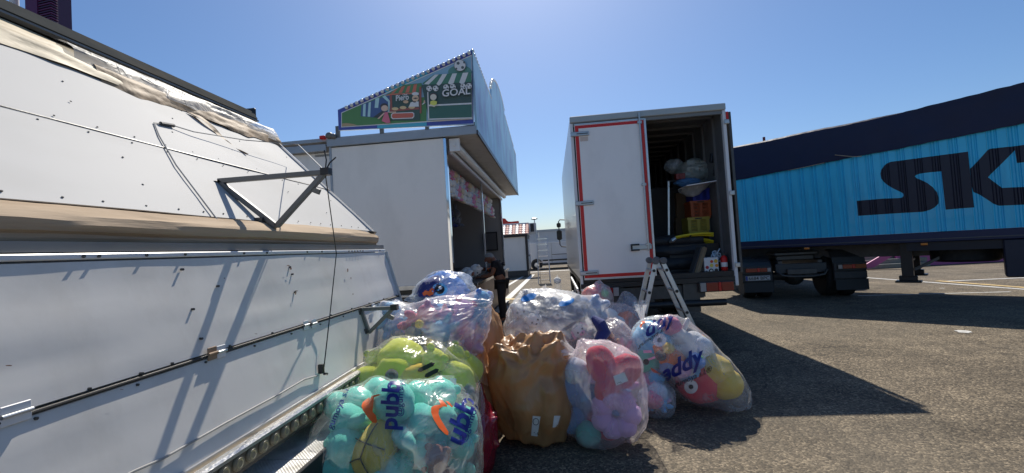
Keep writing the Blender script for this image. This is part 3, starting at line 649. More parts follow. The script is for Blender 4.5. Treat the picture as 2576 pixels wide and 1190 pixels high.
for q_ in ([(650, 560), (1180, 320), (1196, 360), (672, 596)], [(560, 985), (1180, 950), (1180, 1004), (560, 1036)]): printed([q_], flat('border_teal', (50, 150, 175)))
printed([[(108, 838), (1745, 112), (1758, 922), (108, 1024)]], flat('edge_white', (205, 205, 210)))
printed([[(118, 844), (1740, 126), (1750, 906), (118, 1014)]], flat('sky_teal', (112, 150, 172)))
printed([[(118, 844), (640, 620), (700, 700), (1180, 640), (1180, 945), (118, 1014)]], flat('grass', (62, 112, 58)))
printed([[(118, 975), (180, 970), (260, 982), (320, 1000), (118, 1013)]], flat('sand', (150, 130, 95)))
printed([oval(1600, 330, 150, 85)], flat('hill', (70, 120, 112)))
# blue striped tent
printed([[(365, 740), (480, 700), (640, 640), (800, 610), (800, 800), (700, 850), (560, 905), (355, 885)]], flat('tent_navy', (45, 75, 120)))
printed([[(388, 738), (420, 725), (415, 888), (382, 885)], [(455, 715), (485, 705), (475, 892), (442, 890)], [(540, 665), (590, 650), (575, 780), (530, 780)], [(625, 640), (665, 625), (720, 690), (690, 700)], [(700, 690), (725, 690), (715, 840), (695, 840)], [(755, 640), (790, 630), (785, 760), (765, 760)]], flat('tent_pale', (150, 185, 200)))
printed([[(510, 900), (620, 820), (660, 830), (600, 905)]], flat('tent_shade', (38, 42, 46)))
# pizza stall
printed([[(735, 600), (1100, 590), (1100, 940), (735, 940)]], flat('stall_green', (36, 66, 58)))
printed([[(655, 628), (775, 560), (900, 492), (1120, 470), (1130, 520), (1080, 590), (720, 605)]], flat('awning_green', (60, 110, 66)))
printed([[(735, 600), (790, 552), (825, 540), (770, 600)], [(830, 595), (870, 520), (915, 505), (875, 592)], [(915, 592), (945, 515), (985, 500), (960, 590)], [(1000, 590), (1025, 490), (1065, 482), (1045, 590)], [(650, 632), (725, 605), (1085, 590), (1085, 604), (720, 622)]], flat('awning_rust', (176, 92, 70)))
printed([[(720, 620), (748, 620), (755, 790), (728, 800)], [(1090, 520), (1118, 512), (1120, 850), (1098, 850)], [(715, 800), (1090, 775), (1090, 800), (730, 830)]], flat('stall_posts', (132, 68, 58)))
printed([[(740, 860), (765, 845), (1010, 835), (1030, 850), (1030, 895), (1008, 915), (760, 925), (738, 905)]], flat('stall_board', (196, 200, 200)))
printed([[(752, 866), (772, 854), (1005, 846), (1020, 858), (1020, 888), (1000, 904), (768, 914), (750, 900)]], flat('stall_board_red', (172, 82, 62)))
printed([oval(790, 795, 42, 20), oval(890, 780, 42, 20), oval(998, 775, 42, 20)], flat('dough', (190, 165, 120)))
# cook behind the stall: round head with white cap, white jacket
printed([[(962, 770), (985, 715), (1030, 700), (1085, 705), (1088, 768)], [(1125, 745), (1160, 700), (1175, 715), (1140, 742)], oval(1045, 608, 45, 22)], flat('cook_white', (205, 210, 214)))
printed([oval(1045, 665, 42, 42), oval(925, 708, 34, 20), oval(1168, 705, 20, 20)], flat('cook_skin', (205, 160, 130)))
printed([[(1015, 668), (1045, 655), (1085, 662), (1045, 675)], [(1005, 705), (1045, 700), (1060, 712), (1030, 718)]], flat('cook_moustache', (40, 36, 50)))
# girl in a pink dress, waving
printed([oval(655, 765, 48, 38)], flat('girl_hair', (40, 34, 38)))
printed([oval(662, 790, 44, 38), [(650, 845), (668, 850), (592, 925), (570, 922)], [(690, 845), (700, 835), (805, 830), (805, 846)]], flat('girl_skin', (205, 160, 140)))
printed([[(665, 840), (700, 838), (735, 970), (690, 978), (625, 950)]], flat('girl_dress', (186, 92, 112)))
# football stall
printed([[(1125, 500), (1752, 440), (1752, 915), (1215, 930)]], flat('stall_dark', (34, 62, 58)))
printed([[(1215, 770), (1752, 740), (1752, 905), (1220, 928)]], flat('stall_counter', (32, 84, 72)))
printed([[(1135, 480), (1280, 372), (1745, 340), (1750, 460), (1170, 500)]], flat('awning_dgreen', (48, 104, 82)))
printed([[(1155, 490), (1290, 372), (1340, 370), (1215, 495)], [(1310, 490), (1385, 365), (1445, 362), (1370, 488), (1340, 510)], [(1455, 480), (1510, 358), (1568, 355), (1525, 478), (1490, 500)], [(1595, 470), (1640, 350), (1710, 344), (1665, 468), (1630, 496)]], flat('awning_white', (200, 202, 208)))
printed([[(1196, 590), (1210, 588), (1222, 925), (1206, 932)], [(1215, 748), (1750, 722), (1750, 742), (1215, 768)], [(1206, 922), (1755, 905), (1755, 920), (1206, 938)]], flat('stall_white', (208, 208, 212)))
def football(cu, cv, r):
    printed([oval(cu, cv, r, r * 1.0)], flat('ball_line', (52, 60, 60)), name='printed_ball')
    printed([oval(cu, cv, r * 0.93, r * 0.93)], flat('ball_white', (205, 215, 195)), name='printed_ball')
    printed([oval(cu - r * 0.3, cv - r * 0.35, r * 0.3, r * 0.28, 5), oval(cu + r * 0.45, cv + r * 0.35, r * 0.28, r * 0.28, 5), oval(cu + r * 0.7, cv - r * 0.5, r * 0.2, r * 0.22, 5), oval(cu - r * 0.6, cv + r * 0.55, r * 0.18, r * 0.2, 5)], flat('ball_patch', (62, 72, 74)), name='printed_ball')
football(1605, 258, 75)
for cu, cv in ((1222, 548), (1303, 548), (1435, 535), (1520, 530), (1650, 525), (1722, 522)): football(cu, cv, 38)
# boy leaning on the counter
printed([oval(1280, 640, 42, 32)], flat('boy_hair', (62, 44, 42)))
printed([oval(1280, 662, 40, 38), [(1232, 770), (1245, 740), (1320, 760), (1295, 785)]], flat('boy_skin', (208, 180, 165)))
printed([[(1245, 715), (1280, 702), (1325, 715), (1322, 750), (1290, 768), (1240, 750)]], flat('boy_shirt', (205, 190, 80)))
def sign_text(body, u, v, w_, m, rise=0.0, hscale=1.0, name='lettering'):
    LAYER[0] += 1; vs, fs = text_mesh(body, 1.0, 0.02); x1 = max(p[0] for p in vs); k = w_ / x1; mb = MB()
    mb.add([sp(u + p[0] * k, v - p[1] * k * hscale - rise * p[0] * k, LAYER[0]) for p in vs], fs); return part(name, mb, m, sg, smooth=False)
sign_text('GOAL', 1378, 665, 370, flat('letter_outline', (30, 40, 40)), 0.10, 1.05)
sign_text('GOAL', 1386, 658, 355, flat('letter_white', (214, 216, 222)), 0.10, 0.95)
sign_text('Chef', 898, 644, 60, flat('letter_white', (214, 216, 222)), 0.05)
sign_text('Piero', 812, 712, 165, flat('letter_white', (214, 216, 222)), 0.12, 1.3)
# bulbs along the sloping top and posts under the sign
bulb_m = mat('clear_bulb', (0.75, 0.76, 0.74), 0.15, var=0.1, coat=0.6)
b0 = None
for i in range(25):
    q = sp(182 + (1715 - 182) * i / 24, 778 + (95 - 778) * i / 24, 6)
    if b0 is None:
        b0 = part('bulb', MB().ball(q + Vector((0, -0.02, 0)), (0.032, 0.03, 0.032), 10, 6), bulb_m, bt); q0 = q
    else:
        c = b0.copy(); COL.objects.link(c); c.location = b0.location + (q - q0)
for u in (52, 607, 1180, 1765):
    p = sp(u, 1040 if u < 1700 else 990); part('sign_post', MB().box2((p.x - 0.03, 6.97, 3.62), (p.x + 0.03, 7.02, p.z + 0.05)), grey_steel, bt)

# ---------------- front sign along the eave: blue printed boards with scalloped top and bulbs
sky_print = mat('blue_sign_print', srgb(165, 208, 230), 0.4, var=0.35, vscale=2.2, dirt=srgb(150, 120, 190), dscale=(1, 1.6, 0.8), damt=0.7, stretch=(1, 1, 0.45))
XF = -1.108
def fz(y):
    if y < 9.2: return 4.90 - 0.03 * (y - 7)
    if y < 12.0: return 4.82 + 0.95 * math.sqrt(max(0, 1 - ((y - 10.9) / 1.75) ** 2)) * 0.9
    if y < 14.6: return max(5.05, 5.35 - 0.12 * (y - 12))
    return 4.98 - 0.05 * (y - 14.6)
def board(ya, yb):
    n = 26; tops = [(XF, ya + (yb - ya) * i / n, fz(ya + (yb - ya) * i / n)) for i in range(n + 1)]
    mb = MB(); v0 = []; 
    for (x, y, z) in tops: v0 += [(x, y, 3.56), (x, y, z)]
    fs = [(2 * i, 2 * i + 2, 2 * i + 3, 2 * i + 1) for i in range(n)]
    mb.add(v0, fs); o = len(mb.v); mb.add([(x - 0.04, y, z) for x, y, z in v0], fs)
    for i in range(n): mb.f.append((2 * i + 1, 2 * i + 3, o + 2 * i + 3, o + 2 * i + 1)); mb.mi.append(0)
    mb.f += [(0, 1, o + 1, o), (2 * n, 2 * n + 1, o + 2 * n + 1, o + 2 * n)]; mb.mi += [0, 0]
    return part('front_sign', mb, sky_print, bt)
for ya, yb in ((6.965, 9.15), (9.16, 12.0), (12.01, 15.45)): board(ya, yb)
y = 7.05; b1 = None
while y < 15.4:
    z = fz(y)
    if b1 is None: b1 = part('bulb', MB().ball((XF - 0.02, y, z + 0.02), 0.036, 10, 6), bulb_m, bt); yz0 = (y, z)
    else:
        c = b1.copy(); COL.objects.link(c); c.location = b1.location + Vector((0, y - yz0[0], z - yz0[1]))
    y += 0.085 if 9.2 < y < 12 else 0.13

# ---------------- prizes hanging in the booth and lying on the counter
k = 0
pal = [('white', 'pink'), ('pale', 'rose'), ('cream', 'pink'), ('white', 'red'), ('pink', 'white')]
for row, (z, x) in enumerate(((3.08, -1.98), (2.80, -1.90))):
    y = 7.55
    while y < 13.9:
        c1, c2 = pal[(k * 3 + row) % 5]
        toy('bear', '%s plush toy with %s ears hanging in the %s row under the booth ceiling' % (CN.get(c1, c1), CN.get(c2, c2), ('upper', 'lower')[row]), (x + 0.05 * random.random(), y, z + 0.03 * random.random()), 0.34, c1, c2, (0.15, 0, R(70 + 30 * random.random())), 'plush toys hung in rows in the booth', face=False)
        y += 0.30; k += 1
for i, (y, z, c) in enumerate(((8.6, 2.55, 'dark'), (9.2, 2.5, 'steelblue'), (9.9, 2.5, 'dark'), (10.4, 2.45, 'navy'), (11.2, 2.5, 'grey'))):
    toy('rabbit', 'dark plush toy dangling lower behind the hanging rows in the booth', (-2.5, y, z), 0.5, c, 'pale' if i % 2 else c, (0, 0, R(80)), 'dark plush toys hung inside the booth', face=False)
toy('bear', 'large white plush bear lying on the booth counter by the man', (-1.72, 8.85, 1.16), 0.5, 'white', 'white', (R(70), R(20), R(80)))
toy('puppy', 'white plush toy with dark ears heaped on the near end of the counter', (-1.68, 8.25, 1.1), 0.36, 'white', 'brown', (R(60), 0, R(150)))
for i, c in enumerate(('dark', 'orange', 'brown', 'dark', 'grey', 'orange', 'dark', 'cream')):
    toy('puppy', 'small brown and black plush toy heaped at the far end of the counter', (-1.55 - 0.12 * (i % 3), 10.9 + i * 0.3, 1.06), 0.24, c, 'orange' if i % 2 else 'dark', (R(60 + 20 * i), R(30), R(50 * i)), 'small plush toys on the far counter', face=False)
for i in range(5):
    toy('bear', 'grey white plush toy lying along the back of the counter', (-2.05, 8.3 + i * 0.55, 1.09), 0.32, ('white', 'grey', 'pale')[i % 3], 'white', (R(80), 0, R(40 + 60 * i)), 'plush toys at the back of the counter', face=False)
mb = MB()
for i, (w_, z) in enumerate(((.5, 1.38), (.45, 1.50), (.48, 1.62), (.42, 1.78))):
    solo('carton', MB().box2((-3.95, 9.0 + .03 * i, z if i < 3 else 1.775), (-3.72, 9.0 + w_, z + 0.115)), mat('grey_carton%d' % (i % 2), (0.3, 0.29, 0.28) if i % 2 else (0.12, 0.12, 0.13), 0.6), 'flat grey box stacked on the shelf inside the booth', 'box', 'boxes on the booth shelf', bevel=0.005)

# ================================================================ MAN at the counter
def skin_mesh(name, verts, edges, radii, sub=2):
    me = bpy.data.meshes.new(name); me.from_pydata(verts, edges, [])
    o = bpy.data.objects.new(name, me); COL.objects.link(o)
    md = o.modifiers.new('skin', 'SKIN'); md.use_smooth_shade = True
    for sv, r_ in zip(me.skin_vertices[0].data, radii): sv.radius = r_ if isinstance(r_, tuple) else (r_, r_)
    me.skin_vertices[0].data[0].use_root = True
    ss = o.modifiers.new('sub', 'SUBSURF'); ss.levels = sub; ss.render_levels = sub
    dg = bpy.context.evaluated_depsgraph_get(); dg.update(); m2 = bpy.data.meshes.new_from_object(o.evaluated_get(dg))
    bpy.data.objects.remove(o); return m2
def link_mesh(name, me, m, parent):
    me.materials.clear(); me.materials.append(m); me.shade_smooth()
    o = bpy.data.objects.new(name, me); COL.objects.link(o); o.parent = parent; return o
man = thing('person', 'grey haired man in dark T-shirt leaning over the booth counter', 'person', (-1.17, 9.15, 0), R(0))
# local frame: x right, y away; he faces the counter on the left (-x)
bodyv = [(0.02, 0, 0.90), (0.0, 0, 1.08), (-0.05, 0, 1.24), (-0.09, 0, 1.32), (-0.14, 0, 1.39), (-0.17, 0, 1.45),                       # pelvis..head base
         (-0.06, -0.19, 1.27), (-0.12, -0.23, 1.06), (-0.33, -0.16, 1.00), (-0.40, -0.13, 1.0),                                  # near arm
         (-0.06, 0.19, 1.27), (-0.14, 0.23, 1.06), (-0.36, 0.16, 1.01), (-0.43, 0.13, 1.01),                                        # far arm
         (0.04, -0.10, 0.84), (0.03, -0.11, 0.47), (0.05, -0.12, 0.09), (-0.10, -0.13, 0.035),
         (0.04, 0.10, 0.84), (0.0, 0.12, 0.47), (0.06, 0.14, 0.09), (-0.09, 0.15, 0.035)]
bode = [(0, 1), (1, 2), (2, 3), (3, 4), (4, 5), (2, 6), (6, 7), (7, 8), (8, 9), (2, 10), (10, 11), (11, 12), (12, 13), (0, 14), (14, 15), (15, 16), (16, 17), (0, 18), (18, 19), (19, 20), (20, 21)]
bodr = [(0.14, 0.12), (0.14, 0.12), (0.15, 0.11), 0.07, 0.055, 0.08, 0.065, 0.045, 0.035, 0.03, 0.065, 0.045, 0.035, 0.03, 0.085, 0.06, 0.042, 0.035, 0.085, 0.06, 0.042, 0.035]
bo = link_mesh('body', skin_mesh('body', bodyv, bode, bodr), skin_mat, man)
link_mesh('shirt', skin_mesh('shirt', [bodyv[i] for i in (0, 1, 2, 6, 10)] + [(-0.085, -0.215, 1.15), (-0.10, 0.215, 1.15), (-0.08, 0, 1.33)], [(0, 1), (1, 2), (2, 3), (2, 4), (3, 5), (4, 6), (2, 7)], [(0.165, 0.15), (0.165, 0.145), (0.175, 0.135), 0.09, 0.09, 0.075, 0.075, 0.075]), mat('dark_tshirt', (0.012, 0.012, 0.017), 0.85, var=0.2, bump=0.3, bscale=20), man)
link_mesh('trousers', skin_mesh('trousers', [(0.02, 0, 0.92)] + [bodyv[i] for i in (14, 15, 18, 19)] + [(0.05, -0.12, 0.11), (0.06, 0.14, 0.11)], [(0, 1), (1, 2), (2, 5), (0, 3), (3, 4), (4, 6)], [(0.15, 0.135), 0.11, 0.085, 0.11, 0.085, 0.075, 0.075]), mat('dark_trousers', (0.022, 0.022, 0.024), 0.85, var=0.2, bump=0.3, bscale=18), man)
hd = bpy.data.meshes.new('head'); bm = bmesh.new(); bmesh.ops.create_icosphere(bm, subdivisions=4, radius=1)
for v in bm.verts:
    c = v.co; f = max(0, -c.x)
    c.x *= 0.098; c.y *= 0.075; c.z *= 0.118
    if c.z < -0.03: c.y *= 0.82; c.x *= 0.9
    if f > 0.9 and abs(c.z + 0.01) < 0.03 and abs(c.y) < 0.02: c.x -= 0.025      # nose
    if f > 0.75 and abs(c.z - 0.015) < 0.012 and 0.015 < abs(c.y) < 0.045: c.x += 0.008
    if f > 0.8 and abs(c.z + 0.055) < 0.008: c.x += 0.006
bm.to_mesh(hd); bm.free()
h_ = link_mesh('head', hd, skin_mat, man); h_.location = (-0.19, 0, 1.395); h_.rotation_euler = (0, R(-22), R(12))
hair = bpy.data.meshes.new('hair'); bm = bmesh.new(); bmesh.ops.create_icosphere(bm, subdivisions=4, radius=1)
bmesh.ops.delete(bm, geom=[v for v in bm.verts if v.co.z < 0.15 - 0.75 * v.co.x * (1 if v.co.x > 0 else 0.45)], context='VERTS')
for v in bm.verts: v.co = Vector((v.co.x * 0.107, v.co.y * 0.083, v.co.z * 0.126)) * (1 + 0.05 * noise.noise(v.co * 6))
bm.to_mesh(hair); bm.free()
o = link_mesh('hair', hair, mat('grey_hair', (0.33, 0.32, 0.31), 0.8, var=0.2, vscale=30, bump=0.6, bscale=120), h_)
for q in (-1, 1):
    part('ear', MB().ball((0.005, 0.078 * q, -0.005), (0.02, 0.01, 0.032), 8, 6), skin_mat, h_, local=True)
    for k in range(5):                                           # fingers resting on the counter
        y0 = q * 0.145 + (k - 2) * 0.02; ln = (0.05, 0.075, 0.085, 0.078, 0.06)[k]
        x0 = -0.425 if q < 0 else -0.455
        part('finger', MB().tube([(x0, y0 * 0.95, 1.0), (x0 - ln * 0.5, y0, 1.005), (x0 - ln, y0, 0.992)], [0.011, 0.010, 0.008], 7), skin_mat, bo, local=True)
for q in ((0.0, -0.125), (0.01, 0.145)):
    part('shoe', MB().ball((q[0] - 0.03, q[1], 0.045), (0.14, 0.05, 0.05), 12, 8), black_plastic, man, local=True)

# ================================================================ BACKGROUND between booth and truck
kq = thing('kiosk', 'small white kiosk with red and white tiled roof beyond the booth', 'kiosk', (-2.3, 24.5, 0))
tl = onz(1288, 681, 0.28)
part('wall', MB().box2((-3.6, 24.0, 0.35), (-1.47, 26.4, 2.25)), booth_white, kq)
part('corner_post', MB().box2((-1.50, 23.94, 0.3), (-1.38, 26.4, 2.32)), mat('dark_brown_frame', (0.03, 0.025, 0.024), 0.5), kq)
part('lintel', MB().box2((-3.7, 23.9, 2.24), (-1.36, 26.45, 2.36)), MATS['dark_brown_frame'], kq)
part('base', MB().box2((-3.55, 24.05, 0.02), (-1.45, 26.3, 0.35)), steel_dark, kq)
part('side_window', MB().box2((-1.38, 24.4, 1.2), (-1.36, 26.0, 2.1)), mat('pale_glass', (0.4, 0.45, 0.5), 0.1), kq)
part('side_panel', MB().box2((-1.38, 24.2, 0.4), (-1.365, 26.2, 1.1)), alu, kq)
roof_red = mat('roof_tile_red', srgb(168, 70, 66), 0.6, var=0.25, vscale=8); roof_wht = mat('roof_tile_white', (0.75, 0.72, 0.7), 0.5, var=0.1)
tile0 = None
for r_ in range(5):
    for i in range(13):
        x = -3.75 + i * 0.19; y = 23.85 + r_ * 0.19; z = 2.36 + r_ * 0.125
        nm = (i + r_) % 2
        mb = MB().sheet([[Vector((x + 0.095 + 0.105 * math.cos(R(180 - 180 * k / 5)), y + 0.24 * t, z + 0.155 * t + 0.05 * math.sin(R(180 * k / 5)) + (0.018 if t == 0 else 0))) for k in range(6)] for t in (0, 1)])
        part('roof_tile', mb, roof_wht if i % 2 else roof_red, kq)
part('roof_ridge', MB().box2((-3.75, 24.75, 2.98), (-1.28, 25.0, 3.06)), roof_wht, kq, bevel=0.02)
part('roof_back', MB().prism([(-3.7, 24.0, 2.36), (-3.7, 26.4, 2.36), (-3.7, 24.9, 2.95)], (2.35, 0, 0)), roof_wht, kq)
acn = thing('air_conditioner', 'grey air conditioner unit mounted at the kiosk roof end', 'air conditioner', (-1.1, 24.6, 2.4))
part('casing', MB().box2((-1.28, 24.4, 2.42), (-0.86, 25.0, 3.0)), mat('ac_case', (0.6, 0.6, 0.58), 0.5), acn, bevel=0.02)
part('grille', MB().box2((-1.18, 24.385, 2.5), (-0.98, 24.4, 2.95)), black_plastic, acn)
part('bracket', MB().box2((-1.40, 24.45, 2.36), (-0.84, 24.95, 2.42)), galv, acn)
rr = thing('red_roof_sign', 'red curved roof sign showing above the tiled kiosk', 'sign', (-4.4, 34, 3))
c9 = crop(1950, 800, 0.2941)
pts = [ony(*c9(u, v), 34) for u, v in [(40, 300), (40, 180), (68, 180), (82, 185), (95, 205), (120, 222), (160, 224), (255, 214), (262, 240), (262, 300)]]
part('sign_board', MB().prism(pts, (0, 0.3, 0)), mat('red_sign', srgb(196, 50, 35), 0.5, var=0.15), rr)
part('support', MB().box2((-4.5, 34.05, 0), (-4.3, 34.25, 3.0)), steel_dark, rr)
lp = thing('lamp_post', 'thin street lamp rising beside the kiosk air conditioner', 'lamp post', (-1.6, 38, 0))
p = ony(*c9(467, 200), 38)
part('pole', MB().cyl((p.x, 38, 0), (p.x, 38, p.z), 0.06, 0.045), galv, lp)
part('lamp_head', MB().lathe((p.x, 38, p.z), (0, 0, 1), [(0.08, 0), (0.28, 0.05), (0.3, 0.12), (0.12, 0.2)], 14), galv, lp)
# long white site building
wb = thing('white_building', 'low long white building closing the view behind the van', 'building', (5, 40, 0))
for i in range(12):
    x = -9 + i * 2.6
    part('wall_panel', MB().box2((x + 0.01, 40, 0.1), (x + 2.59, 40.2, 3.0)), mat('pale_cladding', (0.58, 0.59, 0.6), 0.5, var=0.05), wb)
part('coping', MB().box2((-9.1, 39.94, 3.0), (22.3, 40.25, 3.22)), mat('coping_grey', (0.45, 0.47, 0.49), 0.5), wb)
part('plinth', MB().box2((-9, 39.97, 0), (22.2, 40.2, 0.1)), grey_steel, wb)
# van
vn = thing('white_van', 'white panel van with black side trim parked beyond the ladder', 'van', (1.4, 31.5, 0))
vw = mat('van_white', (0.6, 0.62, 0.65), 0.25, var=0.03, coat=0.4)
prof = [(-2.1, 0.35), (-2.15, 0.9), (-2.05, 1.7), (-1.9, 1.98), (3.0, 2.02), (3.6, 1.85), (4.2, 1.25), (5.0, 1.1), (5.15, 0.6), (5.1, 0.35)]
part('body_shell', MB().prism([(x, 31.0, z) for x, z in prof], (0, 1.9, 0)), vw, vn, bevel=0.05, seg=2)
for x in (-1.2, 3.9):
    wh = part('wheel', MB().lathe((x, 30.94, 0.33), (0, 1, 0), [(0.19, 0.0), (0.3, 0.0), (0.33, 0.03), (0.33, 0.2), (0.2, 0.22)], 24), tyre_rubber, vn)
    part('rim', MB().lathe((x, 30.93, 0.33), (0, 1, 0), [(0.05, -0.01), (0.17, 0.0), (0.19, 0.02), (0.1, 0.03)], 20), alu, wh)
    part('wheel_arch', MB().lathe((x, 30.975, 0.36), (0, 1, 0), [(0.36, 0.0), (0.42, 0.0), (0.42, 0.03), (0.36, 0.03)], 24), black_plastic, vn)
part('side_trim', MB().box2((-0.75, 30.97, 0.58), (3.4, 31.0, 0.68)), black_plastic, vn)
part('sliding_rail', MB().box2((-0.1, 30.98, 1.0), (1.5, 31.0, 1.04)), black_plastic, vn)
part('sill', MB().box2((-0.8, 30.97, 0.32), (3.4, 31.0, 0.42)), black_plastic, vn)
for x in (-0.1, 1.5): part('door_gap', MB().box2((x, 30.985, 0.45), (x + 0.02, 31.0, 1.85)), grey_steel, vn)
part('roof_gutter', MB().box2((-1.9, 30.97, 1.86), (3.2, 31.0, 1.9)), white_paint, vn)
part('side_window', MB().box2((2.4, 30.985, 1.25), (3.5, 31.0, 1.75)), mat('dark_glass', (0.02, 0.022, 0.025), 0.05), vn)
# aluminium step ladder standing in the yard
ld = thing('stepladder', 'tall aluminium stepladder standing open on the asphalt beside the truck', 'ladder', (-0.45, 18.8, 0))
for x0, x1 in ((-0.70, -0.66), (-0.18, -0.22)):
    part('stile', MB().bar((x0, 18.6, 0), (x1, 19.2, 2.12), 0.03, 0.07), alu, ld)
    part('rear_leg', MB().bar((x0 + (0.05 if x0 < -.4 else -.05), 20.1, 0), (x1, 19.3, 2.08), 0.025, 0.04), alu, ld)
for i in range(8):
    t = (i + 0.4) / 8; z = 2.05 * t + 0.05
    part('tread', MB().box((-0.44, 18.6 + 0.6 * t, z), (0.46, 0.1, 0.03)), alu_bright, ld)
# ================================================================ BOX TRUCK with one rear door open
tk = thing('box_truck', 'white box truck with red taped rear door, right half open', 'truck', (1.62, 10, 0))
TX0, TX1, TY, TYF, TZ0, TZ1 = 0.41, 2.84, 7.0, 13.0, 0.98, 3.62
truck_white = mat('truck_white', (0.90, 0.87, 0.84), 0.22, var=0.025, vscale=1.5, dirt=(0.5, 0.48, 0.45), dscale=(2, 2, 1), damt=0.2, coat=0.3)
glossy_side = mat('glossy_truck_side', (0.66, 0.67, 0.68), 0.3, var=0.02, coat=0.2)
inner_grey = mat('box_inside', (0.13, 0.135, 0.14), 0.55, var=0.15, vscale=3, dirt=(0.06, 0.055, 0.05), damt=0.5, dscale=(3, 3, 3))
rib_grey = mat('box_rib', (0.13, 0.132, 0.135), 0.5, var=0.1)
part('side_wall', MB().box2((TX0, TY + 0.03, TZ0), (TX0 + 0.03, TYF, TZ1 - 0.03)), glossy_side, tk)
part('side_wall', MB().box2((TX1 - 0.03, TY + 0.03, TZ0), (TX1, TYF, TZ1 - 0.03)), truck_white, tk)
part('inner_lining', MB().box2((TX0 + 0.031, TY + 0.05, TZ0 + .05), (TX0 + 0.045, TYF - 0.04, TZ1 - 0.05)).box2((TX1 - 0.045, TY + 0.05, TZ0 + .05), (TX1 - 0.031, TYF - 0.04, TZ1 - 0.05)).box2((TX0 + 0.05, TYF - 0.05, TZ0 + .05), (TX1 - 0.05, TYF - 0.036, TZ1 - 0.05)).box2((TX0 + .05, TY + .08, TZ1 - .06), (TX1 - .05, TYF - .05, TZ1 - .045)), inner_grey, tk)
part('front_wall', MB().box2((TX0 + 0.03, TYF - 0.03, TZ0), (TX1 - 0.03, TYF, TZ1 - 0.03)), truck_white, tk)
part('roof', MB().box2((TX0, TY + 0.03, TZ1 - 0.03), (TX1, TYF, TZ1)), truck_white, tk)
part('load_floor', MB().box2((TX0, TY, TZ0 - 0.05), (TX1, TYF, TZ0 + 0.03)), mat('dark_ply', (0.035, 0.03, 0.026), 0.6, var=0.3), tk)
part('rear_header', MB().box2((TX0, TY - 0.04, TZ1 - 0.085), (TX1, TY + 0.05, TZ1 + 0.02)), mat('header_grey', (0.42, 0.44, 0.43), 0.4, 0.3, var=0.1), tk, bevel=0.01)
part('inner_header', MB().box2((TX0 + .03, TY - 0.012, TZ1 - 0.14), (TX1 - .03, TY + 0.045, TZ1 - 0.087)), mat('header_dark', (0.2, 0.21, 0.21), 0.5), tk)
part('door_jamb', MB().box2((TX0, TY - 0.02, TZ0 - 0.17), (TX0 + 0.045, TY + 0.05, TZ1 - 0.09)), white_paint, tk, bevel=0.006)
part('door_jamb', MB().box2((TX1 - 0.055, TY - 0.03, TZ0 - 0.2), (TX1 - 0.005, TY + 0.05, TZ1 - 0.09)), white_paint, tk, bevel=0.006)
part('door_seal', MB().box2((TX0 + 0.046, TY - 0.01, TZ0 + .02), (TX0 + 0.07, TY + 0.03, TZ1 - 0.15)), black_rubber, tk)
# closed left door
DX0, DX1, DZ0, DZ1 = 0.475, 1.572, 1.01, 3.49
dr = part('rear_door', MB().box2((DX0, TY - 0.045, DZ0), (DX1, TY - 0.005, DZ1)), truck_white, tk, bevel=0.004)
part('door_frame', MB().box2((DX1 + 0.001, TY - 0.05, DZ0 - 0.01), (DX1 + 0.03, TY, DZ1 + 0.012)).box2((DX0, TY - 0.048, DZ1 + 0.001), (DX1, TY, DZ1 + 0.018)).box2((DX0, TY - 0.048, DZ0 - 0.02), (DX1, TY, DZ0 - 0.001)), alu, dr)
tape = mat('red_reflective_tape', srgb(206, 34, 30), 0.35, var=0.12, vscale=14, bump=0.2, bscale=150)
yt = TY - 0.0465
part('red_tape', MB().box2((DX0 + 0.006, yt, DZ0 + 0.01), (DX0 + 0.062, yt + .001, DZ1 - 0.01)).box2((DX1 - 0.055, yt, DZ0 + 0.01), (DX1 - 0.004, yt + .001, DZ1 - 0.01)).box2((DX0 + 0.0625, yt, DZ0 + 0.01), (DX1 - 0.0555, yt + .001, DZ0 + 0.062)).box2((DX0 + 0.0625, yt, DZ1 - 0.058), (DX1 - 0.0555, yt + .001, DZ1 - 0.01)), tape, dr)
for z in (3.34, 2.22, 1.10):
    h = part('door_hinge', MB().box2((TX0 - 0.005, TY - 0.075, z - 0.035), (0.70, TY - 0.047, z + 0.035)), galv, dr, bevel=0.008)
    part('hinge_slot', MB().box2((0.50, TY - 0.079, z - 0.008), (0.68, TY - 0.075, z + 0.008)), steel_dark, h)
rod = part('lock_rod', MB().cyl((1.50, TY - 0.075, 1.40), (1.50, TY - 0.075, 3.60), 0.015, n=10), galv, dr)
for z in (3.44, 2.45, 1.5): part('rod_guide', MB().box((1.50, TY - 0.065, z), (0.07, 0.04, 0.045)), galv, dr, bevel=0.006)
lt = part('latch', MB().box2((1.25, TY - 0.07, 1.425), (1.555, TY - 0.047, 1.505)), galv, dr, bevel=0.008)
part('handle', MB().box2((1.225, TY - 0.105, 1.41), (1.36, TY - 0.072, 1.435)).box2((1.225, TY - 0.105, 1.495), (1.36, TY - 0.072, 1.52)).box2((1.225, TY - .105, 1.4355), (1.25, TY - .072, 1.4945)), black_plastic, lt, bevel=0.006)
part('door_sticker', MB().box2((0.555, yt - .001, 3.22), (0.68, yt, 3.29)), mat('pale_sticker', srgb(206, 190, 180), 0.5, var=0.3, vscale=60), dr)
# open right door folded back along the side
od = part('open_door', MB().box2((TX1 + 0.035, TY - 0.02, 0.98), (TX1 + 0.075, TY + 1.1, 3.50)), steel_dark, tk, bevel=0.004)
for z in (3.34, 2.22, 1.10): part('door_hinge', MB().box2((TX1 - 0.045, TY - 0.06, z - 0.035), (TX1 + 0.03, TY - 0.031, z + 0.035)), galv, od, bevel=0.008)
part('red_edge', MB().box2((TX1 - 0.004, TY - 0.035, 3.38), (TX1 + 0.03, TY, 3.50)), red_paint, tk)
